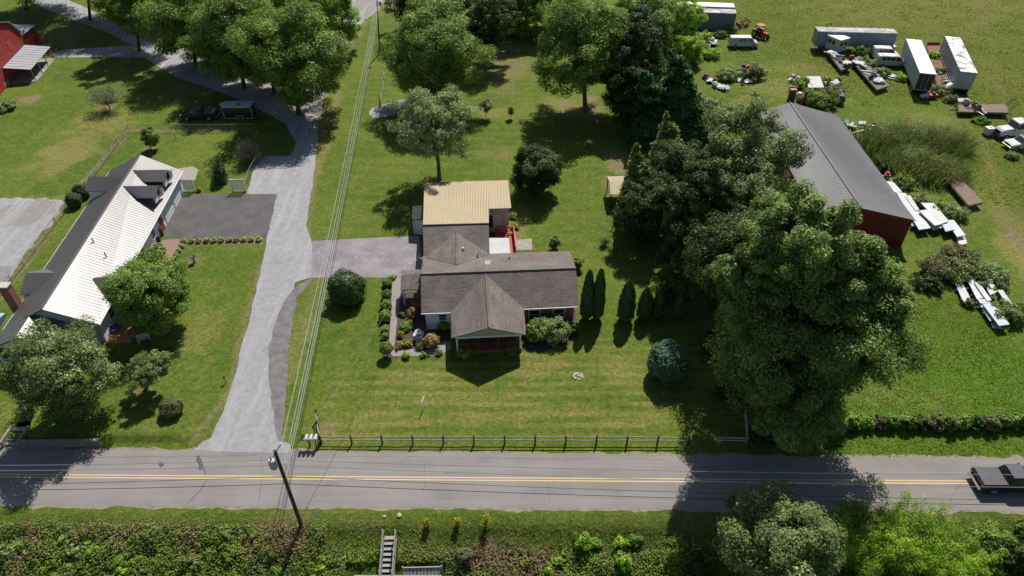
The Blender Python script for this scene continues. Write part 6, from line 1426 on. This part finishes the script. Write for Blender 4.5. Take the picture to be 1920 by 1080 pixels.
# --- front garden of the shingled house
CY = 'row of columnar cypresses'
for (u, v), vt, wd_, lab in (((1099, 598), 507, 23, 'tall columnar cypress closest to the house corner'), ((1119, 597), 505, 22, 'tall columnar cypress just right of the first one by the house'), ((1172, 600), 527, 29, 'lone columnar cypress between the pair and the shaded ones'), ((1206, 597), 540, 25, 'columnar cypress half in the shade right of the lone one'), ((1232, 592), 546, 22, 'columnar cypress in shade with little light on it'), ((1272, 592), 552, 22, 'rightmost columnar cypress deep in the shade')):
    column(lab, (u, v), vt, wd_, CY)
ballbush('large blue green rounded evergreen on the front lawn', (1249, 704), 36, 4.0, 'blue', .11)
ballbush('round dark holly on the lawn below the worn grey drive', (655, 562), 33, 3.6, 'gloss', .10)
ballbush('ball topped topiary on a stem at the garden path corner', (727, 668), 12, 1.75, 'mid', .06, 'topiary', None, None, .6)
for u, v, w_, h_, mt, lab in ((727, 530, 9, .9, 'mid', 'low hedge block'), (726, 552, 9, 1.0, 'mid', 'low hedge block'), (725, 572, 10, 1.1, 'bright', 'low hedge block'), (723, 594, 11, 1.2, 'bright', 'low hedge block')):
    ballbush({530: 'uppermost', 552: 'second', 572: 'third', 594: 'lowest'}[v] + ' clipped hedge bush left of the garden path', (u, v + 6), w_, h_, mt, .06, 'hedge_bush', 'clipped bushes along the garden path')
for u, v, r_, h_, mt, lab in ((736, 523, 7, .5, 'bright', 'small green clump at the top of the garden path'), (760, 616, 12, .9, 'bright', 'bright green clump in the middle of the garden bed'), (752, 630, 7, .7, 'yellow', 'small yellow flowering clump left of the fountain'), (750, 650, 9, .6, 'rose', 'reddish flowering clump at the path corner'), (765, 648, 8, .7, 'yellow', 'yellow flowering clump at the path corner'), (789, 652, 9, .6, 'straw', 'yellowish clump in front of the fountain'),
                              (810, 648, 15, 1.5, 'rose', 'large pinkish shrub beside the fountain'), (772, 596, 9, 1.4, 'rose', 'pink flowering shrub in the shade of the side porch'), (723, 622, 8, .8, 'bright', 'green leafy clump left of the path'), (722, 634, 8, .7, 'mid', 'darker leafy clump left of the path'), (762, 670, 8, .6, 'bright', 'green clump left in the lower border'), (794, 668, 6, .5, 'bright', 'green clump in the middle of the lower border'), (824, 664, 7, .5, 'straw', 'yellowish clump right in the lower border'),
                              (833, 615, 14, 1.2, 'bright', 'fern clump under the siding wall window'), (872, 668, 14, 1.0, 'bright', 'dark fern left below the porch'), (960, 664, 12, 1.0, 'mid', 'dark fern right below the porch'), (757, 592, 7, .5, 'mid', 'small clump by the side steps')):
    bush(lab, (u, v), r_, h_, mt, .075, 2.2, 'garden_plant', None, .2, None, 1.0, .35, 'plant')
bush('large pale tan and green shrub below the front windows', (1040, 630), 34, 2.2, 'grey', .1, 2.4, 'shrub', None, .16)
bush('darker leafy shrub between the porch and the pale tan shrub', (1006, 634), 24, 2.2, 'mid', .1, 2.4)
bush('small grey shrub at the house corner beside the cypresses', (1072, 622), 14, 1.3, 'speck', .09, 2.2)
bush('tall narrow shrub behind the house near the deck', (1040, 468), 11, 1.9, 'speck', .1, 2.2)
bush('shrub at the right rear corner of the shingled house', (1082, 505), 11, 1.8, 'speck', .1, 2.2)
bush('low green clump at the pinkish wall, further one', (962, 408), 9, .7, 'bright', .09, 2.2, 'garden_plant', cat='plant'); bush('low green clump at the pinkish wall, nearer one', (966, 427), 10, .5, 'bright', .09, 2.0, 'garden_plant', cat='plant')
barebush('small bare reddish shrub on the lawn near the dark trees', (1134, 461), 12, 1.4, 'grey', 260, 'bare_shrub', 60)
tree('taller of the two young saplings on the back lawn', (911, 221), (914, 198), 14, 10, 'grey', .1, 1.6, 16, .2, .35, .035, None, 'sapling')
tree('shorter of the two young saplings on the back lawn', (957, 222), (958, 207), 7, 10, 'grey', .09, 1.6, 12, .2, .35, .03, None, 'sapling')
for u, v, lab in ((803, 985, 'leftmost'), (858, 985, 'middle'), (912, 985, 'rightmost')):
    barebush(lab + ' of three thin yellowish stakes of brush on the near verge', (u, v), 5, 1.0 if u < 900 else 1.5, 'yellow', 160, 'young_plant', 14, 'young plants on the near verge')
# --- the junk yard scrub
def stalks(label, base, rpx, hm, mat, n, name, spread=.35, lean=.3, cat='shrub', wide=.8, wd_=.03):
    """long thin leaning stalks"""
    b = U(*base); r = rpx * mpp(b); t = root_tree(name, label, cat, fl(b))
    a = rng.uniform(0, 6.283, n); q = np.sqrt(rng.random(n)); s = np.stack([b.x + q * r * np.cos(a), b.y + q * r * wide * np.sin(a), np.zeros(n)], -1)
    h = hm * rng.uniform(.5, 1.05, n) * (1 - .35 * q ** 2); d = np.stack([np.cos(a) * q * spread + lean, np.sin(a) * q * spread * .6, np.ones(n)], -1) + rng.normal(size=(n, 3)) * [.16, .16, .05]
    d = unit(d); side = unit(np.cross(d, rng.normal(size=(n, 3)))) * (wd_ * rng.uniform(.6, 1.5, n))[:, None]
    e = s + d * h[:, None]; m = s + d * h[:, None] * .55 - [0, 0, .0]; e = e + np.stack([rng.normal(size=n) * .15 * h + lean * .2 * h, rng.normal(size=n) * .1 * h, -.08 * h], -1)
    V = np.stack([s - side, s + side, m + side * 1.3, m - side * 1.3, m - side * 1.3, m + side * 1.3, e + side * .3, e - side * .3], 1).reshape(-1, 3) - np.array(ORG[t.name])
    tone = np.repeat(np.clip(rng.normal(.45, .25, n), 0, 1), 8)
    link('stalks', np_mesh('stalks', V, np.arange(len(V), dtype=np.int32).reshape(-1, 4), LM[mat], tone), t); return t
for u, v, r_, h_, lab in ((1655, 262, 52, 4.2, 'willow scrub nearest the grey barn roof'), (1712, 255, 55, 4.4, 'tallest willow scrub in the middle of the thicket'), (1765, 262, 48, 3.8, 'willow scrub at the right end of the thicket'), (1700, 300, 55, 3.8, 'willow scrub in front of the thicket beside the barn'), (1755, 315, 50, 3.4, 'willow scrub above the rusty plank flatbed')):
    t = stalks(lab, (u, v + 18), r_ * 1.05, h_ * random.uniform(.85, 1.15), 'olive' if u % 2 else 'straw', 800, 'willow_shrub', .6, .25); 
    b = U(u, v + 18); r = r_ * mpp(b); P, N, tone, _c = crown_pts((r, r * .8, h_ * .42), 60, .45, .1, .2, .3, .4); add_crown(t, P + np.array([b.x + .5, b.y, h_ * .5]), N, tone, .1, LM['straw' if u % 2 else 'olive'], .3, 'foliage')
for u, v, r_, h_, mt, lab in ((1300, 75, 22, 2.2, 'grey', 'grey bush by the dark storage trailer'), (1322, 66, 16, 1.4, 'lime', 'yellow green bush left of the white van'), (1350, 62, 14, 1.3, 'straw', 'straw coloured bush above the white van'), (1370, 54, 15, 1.8, 'grey', 'grey bush between the van and the trailer'), (1336, 45, 10, 1.6, 'bright', 'small green bush against the dark trailer side'),
                              (1362, 140, 24, 1.9, 'grey', 'grey bush growing through the scrap by the cedar'), (1412, 140, 22, 2.3, 'brush', 'brown brushy bush at the right of the scrap'), (1330, 100, 20, 1.6, 'lime', 'bright weeds by the pale heap'), (1322, 190, 28, 1.5, 'grey', 'pale weeds at the foot of the cedar'), (1375, 207, 30, 1.6, 'grey', 'weeds beside the far corner of the barn'),
                              (1530, 190, 34, 2.4, 'mid', 'vine covered mound on the scrap pile behind the barn'), (1555, 178, 26, 2.2, 'brush', 'brownish vines at the right of the scrap pile'), (1502, 155, 18, 1.6, 'bright', 'vines at the left of the pale wagon'), (1548, 150, 14, 1.4, 'bright', 'vines at the right of the pale wagon'),
                              (1545, 65, 9, 3.4, 'bright', 'leafy vine climbing beside the white booth'), (1612, 98, 16, 2.0, 'mid', 'green shrub rising from the junk row'), (1625, 118, 20, 1.6, 'grey', 'pale weeds over the overgrown flatbed'), (1648, 135, 20, 1.4, 'grey', 'pale weeds beside the boat hull'), (1690, 142, 16, .9, 'lime', 'bright weeds in front of the passenger van'),
                              (1748, 108, 15, 1.9, 'lime', 'bright shrub between the white semi trailers'), (1758, 135, 12, 1.7, 'bright', 'weeds on the red sided flatbed'), (1765, 168, 20, 1.5, 'grey', 'grey weeds at the ends of the white trailers'), (1780, 182, 14, 1.1, 'grey', 'low weeds beside the stained roof trailer'),
                              (1722, 375, 24, 1.4, 'grey', 'grey weeds above the barn side panels'), (1775, 398, 32, 1.7, 'grey', 'grey bush between the flatbed and the panels'), (1752, 505, 42, 2.0, 'brush', 'brown brush mound left'), (1800, 512, 42, 2.1, 'olive', 'olive brush mound in the middle'), (1850, 520, 38, 1.8, 'grey', 'grey brush mound right'), (1790, 480, 40, 1.6, 'brush', 'brush mound behind the others'), (1740, 530, 30, 1.3, 'dark', 'dark brush beside the maple'), (1885, 590, 34, 1.8, 'speck', 'silvery bush growing over the grass panels'), (1815, 565, 12, .9, 'brush', 'brown weeds between the grass panels'), (1895, 288, 14, .9, 'grey', 'weeds at the front of the white pickup'), (1835, 222, 16, .9, 'mid', 'weeds under the ramped flatbed'), (1660, 310, 26, 1.6, 'dark', 'dark weeds along the barn side'), (1690, 340, 24, 1.4, 'mid', 'green weeds along the barn side')):
    bush(lab, (u, v + 8), r_, h_, mt, .13 if v < 300 else .11, 1.8, 'wild_shrub', None, .25, None, .8, .28)
# rough hedge along the right field
for k in range(14):
    u = 1592 + k * 26
    bush(['ragged hedge bush', 'ragged hedge bush', 'reedy hedge bush'][k % 3] + ' in the row along the right field above the verge', (u, 800 + random.uniform(-3, 3)), 19, random.uniform(1.2, 1.7), ['mid', 'dark', 'brush', 'maple'][k % 4] if k > 1 else 'bright', .11, 2.2, 'hedge_bush', 'ragged hedge along the right field', .22, None, .7, .3)
bush('ivy mound spilling from the foot of the maple to the verge', (1555, 800), 26, 2.6, 'bright', .12, 2.2); bush('dark bramble at the corner rail fence', (1430, 822), 30, 1.4, 'dark', .12, 2.0); bush('shaded bramble left of the ivy clad tree', (1370, 740), 36, 1.6, 'dark', .13, 1.8)
bush('shaded scrub under the dark trees beside the lawn', (1345, 655), 34, 1.8, 'dark', .13, 1.8); bush('small grey shrub in the shade behind the cypresses', (1250, 560), 18, 1.5, 'dark', .12, 1.8)
# --- the near bank
bpt = G(1470, 1075); 
def btree(label, base, ctr, rpx, hpx, mat, lsize, lai, nc, name='broadleaf_tree', **k):
    b = G(*base); C, r, rz = crown_size(b, ctr[0], ctr[1], rpx, hpx); t = root_tree(name, label, 'tree', b)
    P, N, tone, CC = crown_pts((r, r, rz), nc, lai, lsize, .16, .22, .2); P = P + np.array(C); ok = P[:, 2] > b.z + .1; add_crown(t, P[ok], N[ok], tone[ok], lsize, LM[mat])
    m = MB(); limbs(m, b, C, [tuple(CC[i] * .8 + np.array(C)) for i in range(0, len(CC), max(1, len(CC) // 8))], .14); part(t, 'trunk', m, BARKD); return t
btree('grey green bushy tree on the near bank at the bottom of the picture', (1465, 1100), (1465, 1012), 108, 104, 'speck', .10, 2.3, 150)
def bamboo(label, base, rpx, hm, n, mat='lime'):
    b = G(*base); r = rpx * mpp(b); t = root_tree('bamboo_clump', label, 'bamboo', b); m = MB(); Ps = []; Ns = []; tn = []
    for k in range(n):
        a = random.uniform(0, 6.283); q = math.sqrt(random.random()); s = b + Vector((r * q * math.cos(a) * .75, r * q * math.sin(a) * .6, 0)); s.z = H1(s.x, s.y)
        h = hm * random.uniform(.6, 1.05); d = Vector((math.cos(a) * q * .22 + random.uniform(-.1, .1), math.sin(a) * q * .22 + random.uniform(-.1, .1), 1)); bend = Vector((math.cos(a), math.sin(a), 0)) * h * random.uniform(.08, .3)
        pts = [s + d * h * f + bend * f ** 3 - Vector((0, 0, .12 * h * f ** 3)) for f in (0, .35, .65, .85, 1.0)]; m.tube(pts, [.03, .026, .02, .012, .005], 5)
        nn = 230; f = rng.uniform(.3, 1.0, nn); i = np.clip((f * 4).astype(int), 0, 3); A = np.array(pts); x = (f * 4 - i)[:, None]; c = A[i] * (1 - x) + A[i + 1] * x
        off = rng.normal(size=(nn, 3)) * (.34 * (1.15 - f * .6))[:, None] - [0, 0, .08]; Ps.append(c + off); Ns.append(off * [1, 1, .3] + [0, 0, .35] + rng.normal(size=(nn, 3)) * .25); tn.append(np.clip(random.uniform(.2, .8) + rng.normal(size=nn) * .15, 0, 1))
    part(t, 'culms', m, M('bamboo_culm', (.14, .17, .04), (.10, .12, .03), 4, .6)); add_crown(t, np.concatenate(Ps), np.concatenate(Ns), np.concatenate(tn), .11, LM[mat], .2, 'foliage')
for u, v, r_, h_, n, lab in ((1610, 1040, 55, 3.6, 55, 'bright bamboo clump beside the grey green bushy tree'), (1690, 1030, 60, 3.8, 65, 'bright feathery bamboo clump in the middle of the thicket'), (1765, 1065, 55, 3.2, 55, 'bright bamboo clump at the right end of the thicket'), (1655, 1100, 70, 3.2, 65, 'bamboo clump at the bottom edge of the picture'), (1590, 990, 22, 2.8, 18, 'darker bamboo tuft leaning over the road edge'), (1740, 1110, 70, 3.0, 60, 'lower bamboo clump at the bottom edge right')):
    bamboo(lab, (u, v), r_, h_, n, 'lime' if u != 1590 else 'mid')
for u, v, r_, h_, mt, lab in ((1850, 1030, 40, 2.0, 'mid', 'leafy bush right of the bamboo'), (1900, 1050, 42, 2.2, 'dark', 'dark bush in the bottom right corner'), (1840, 1085, 40, 1.6, 'bright', 'bright bush at the bottom edge right of the bamboo'), (1915, 1000, 20, 1.6, 'mid', 'bush reaching the road edge at the right'), (1310, 1075, 30, 1.3, 'dark', 'dark bramble in the shade below the road')):
    bush(lab, (u, v), r_, h_, mt, .09, 2.1, 'wild_shrub', None, .22)
for k in range(46):
    u = random.choice([random.uniform(0, 640), random.uniform(0, 640), random.uniform(860, 1330)]); v = random.uniform(1000 if u < 640 else 1010, 1085)
    if abs(u - 565) < 40 and v < 1030: continue
    bush('leafy weed clump standing above the tangle on the near bank', (u, v), random.uniform(8, 22), random.uniform(.35, 1.1), random.choice(['lime', 'bright', 'bright', 'mid', 'grey', 'straw', 'lime', 'brush']), random.choice([.06, .08, .1]), 1.7, 'weed_clump', 'weed clumps on the near bank', .3, None, .8, .34, 'weeds')
# --- ground cover on the bank and tall grass in the meadow (nobody could count it)
def covermat():
    m, n, b = _nodes('bank_leaves'); v = attr(n, 'tone'); p = attr(n, 'patch'); c = mixc(n, (.085, .15, .022), (.24, .32, .055), v)
    c = mixc(n, c, mixc(n, (.19, .115, .075), (.34, .24, .13), v), ramp(n, p, [(.56, 0.0), (.76, .9)])); c = mixc(n, c, mixc(n, (.13, .21, .016), (.28, .36, .045), v), ramp(n, p, [(.24, 1.0), (.38, 0.0)]))
    n.links.new(c, b.inputs['Base Color']); b.inputs['Roughness'].default_value = .6; b.inputs['Specular IOR Level'].default_value = .3
    t = n.nodes.new('ShaderNodeBsdfTranslucent'); n.links.new(c, t.inputs['Color']); mx = n.nodes.new('ShaderNodeMixShader'); mx.inputs[0].default_value = .3
    n.links.new(b.outputs[0], mx.inputs[1]); n.links.new(t.outputs[0], mx.inputs[2]); n.links.new(mx.outputs[0], n.nodes['Material Output'].inputs[0]); return m
n = 260000
x = rng.uniform(-56, 56, n); dd = rng.random(n) ** .85 * 7.2; y = road_y(x) - .5 - dd
u_, v_ = project(x, y, hgt(x, y))
hn = vnoise(x, y, 1.4, 31) * .7 + vnoise(x, y, .5, 32) * .4
lush = np.where(x < -15, sstep(.6, 2.0, dd), np.where(x < 14, sstep(1.7, 3.9, dd) * .85, sstep(1.0, 3.0, dd)))
browns = np.maximum(np.exp(-(((u_ - 950) / 110) ** 2 + ((v_ - 1060) / 55) ** 2)), np.exp(-(((u_ - 540) / 25) ** 2 + ((v_ - 1000) / 30) ** 2)))
keep = (rng.random(n) < (.10 + .90 * lush) * (1 - .55 * browns)) & ((np.abs(u_ - 731) > 14) | (v_ < 1000)) & (v_ < 1130) & ~((u_ > 648) & (u_ < 836) & (v_ > 1058))
x, y, hn, lush, u_, v_, browns, dd = (a[keep] for a in (x, y, hn, lush, u_, v_, browns, dd)); n = len(x)
z = hgt(x, y) + .03 + rng.random(n) ** .7 * (.06 + lush * hn * 1.0)
patch = np.clip(vnoise(x, y, 2.6, 41) * .45 + vnoise(x, y, .7, 42) * .25 + rng.random(n) * .32 + browns * .45 + np.exp(-(((v_ - 1000) / 22) ** 2)) * .10 * (u_ < 560) - .12 * sstep(1030, 1080, v_), 0, 1)
P = np.stack([x, y, z], -1); N = rng.normal(size=(n, 3)) * .55 + [0, .1, .9]
V = leafquads(P, N, np.where(lush > .4, .085, .055) * rng.uniform(.6, 1.4, n)); 
tag(link('undergrowth', np_mesh('undergrowth', V, quadfaces(n), covermat(), {'tone': np.repeat(np.clip(vnoise(x, y, .6, 43) * .6 + rng.random(n) * .5 - .05, 0, 1), 4), 'patch': np.repeat(patch, 4)})), 'tangled green and brown weeds covering the near bank', 'weeds', None, 'stuff')
def tufts(name, label, n, area, hfun, dens, mat, wd_=.05):
    x = rng.uniform(area[0], area[1], n); y = rng.uniform(area[2], area[3], n); d = dens(x, y); k = rng.random(n) < d; x, y = x[k], y[k]; n = len(x)
    h = hfun(x, y) * rng.uniform(.5, 1.3, n); s = np.stack([x, y, hgt(x, y) - .02], -1); a = rng.uniform(0, 6.283, n); e = s + np.stack([np.cos(a) * h * .9, np.sin(a) * h * .9, h], -1)
    sd = np.stack([-np.sin(a), np.cos(a), np.zeros(n)], -1) * (wd_ * rng.uniform(.6, 1.6, n))[:, None]; m_ = (s + e) / 2 + np.array([0, 0, 1]) * (h * .15)[:, None]
    V = np.stack([s - sd, s + sd, m_ + sd, m_ - sd, m_ - sd, m_ + sd, e + sd * .4, e - sd * .4], 1).reshape(-1, 3)
    t = np.repeat(np.clip(vnoise(x, y, 3.0, 51) * .7 + rng.normal(size=n) * .2, 0, 1), 8)
    tag(link(name, np_mesh(name, V, np.arange(len(V), dtype=np.int32).reshape(-1, 4), mat, t)), label, 'grass', None, 'stuff')
MG = leafmat('meadow_blades', (.095, .145, .016), (.155, .165, .032), (.22, .18, .07), .5, .8, .1)
def mdens(x, y):
    u, v = project(x, y, np.zeros_like(x)); d = ((u > 1380) & (v < 200) & (v > -30)).astype(float); d = np.maximum(d, ((u > 1800) & (v < 480)).astype(float)); d *= .25 + .75 * sstep(.35, .65, vnoise(x, y, 2.4, 61)); return d * (1 - ((u < 1600) & (v > 110)) * .6)
tufts('meadow_grass', 'tall tufted yellowish grass of the upper right meadow', 90000, (28, 125, 75, 172), lambda x, y: .10 + .16 * vnoise(x, y, 1.5, 62), mdens, MG, .06)
def hdens(x, y):
    u, v = project(x, y, np.zeros_like(x)); return ((u > 1560) & (v > 560) & (v < 855)).astype(float)
tufts('field_grass', 'uneven bright green grass of the right field and verge', 60000, (22, 52, 36, 62), lambda x, y: .06 + .07 * vnoise(x, y, .8, 63), hdens, leafmat('field_blades', (.062, .125, .010), (.095, .150, .018), None, .5, .8, .1), .03)
n = 420
P = np.array([tuple(U(random.gauss(360, 45), random.gauss(690, 55), .05)) for _ in range(n)])
tag(link('fallen_leaves', np_mesh('fallen_leaves', leafquads(P, rng.normal(size=(n, 3)) * .3 + [0, 0, 1], .045), quadfaces(n), M('dry_yellow_leaf', (.55, .46, .16), (.45, .33, .12), 5, .8))), 'yellow leaves scattered over the left front lawn', 'leaves', None, 'stuff')
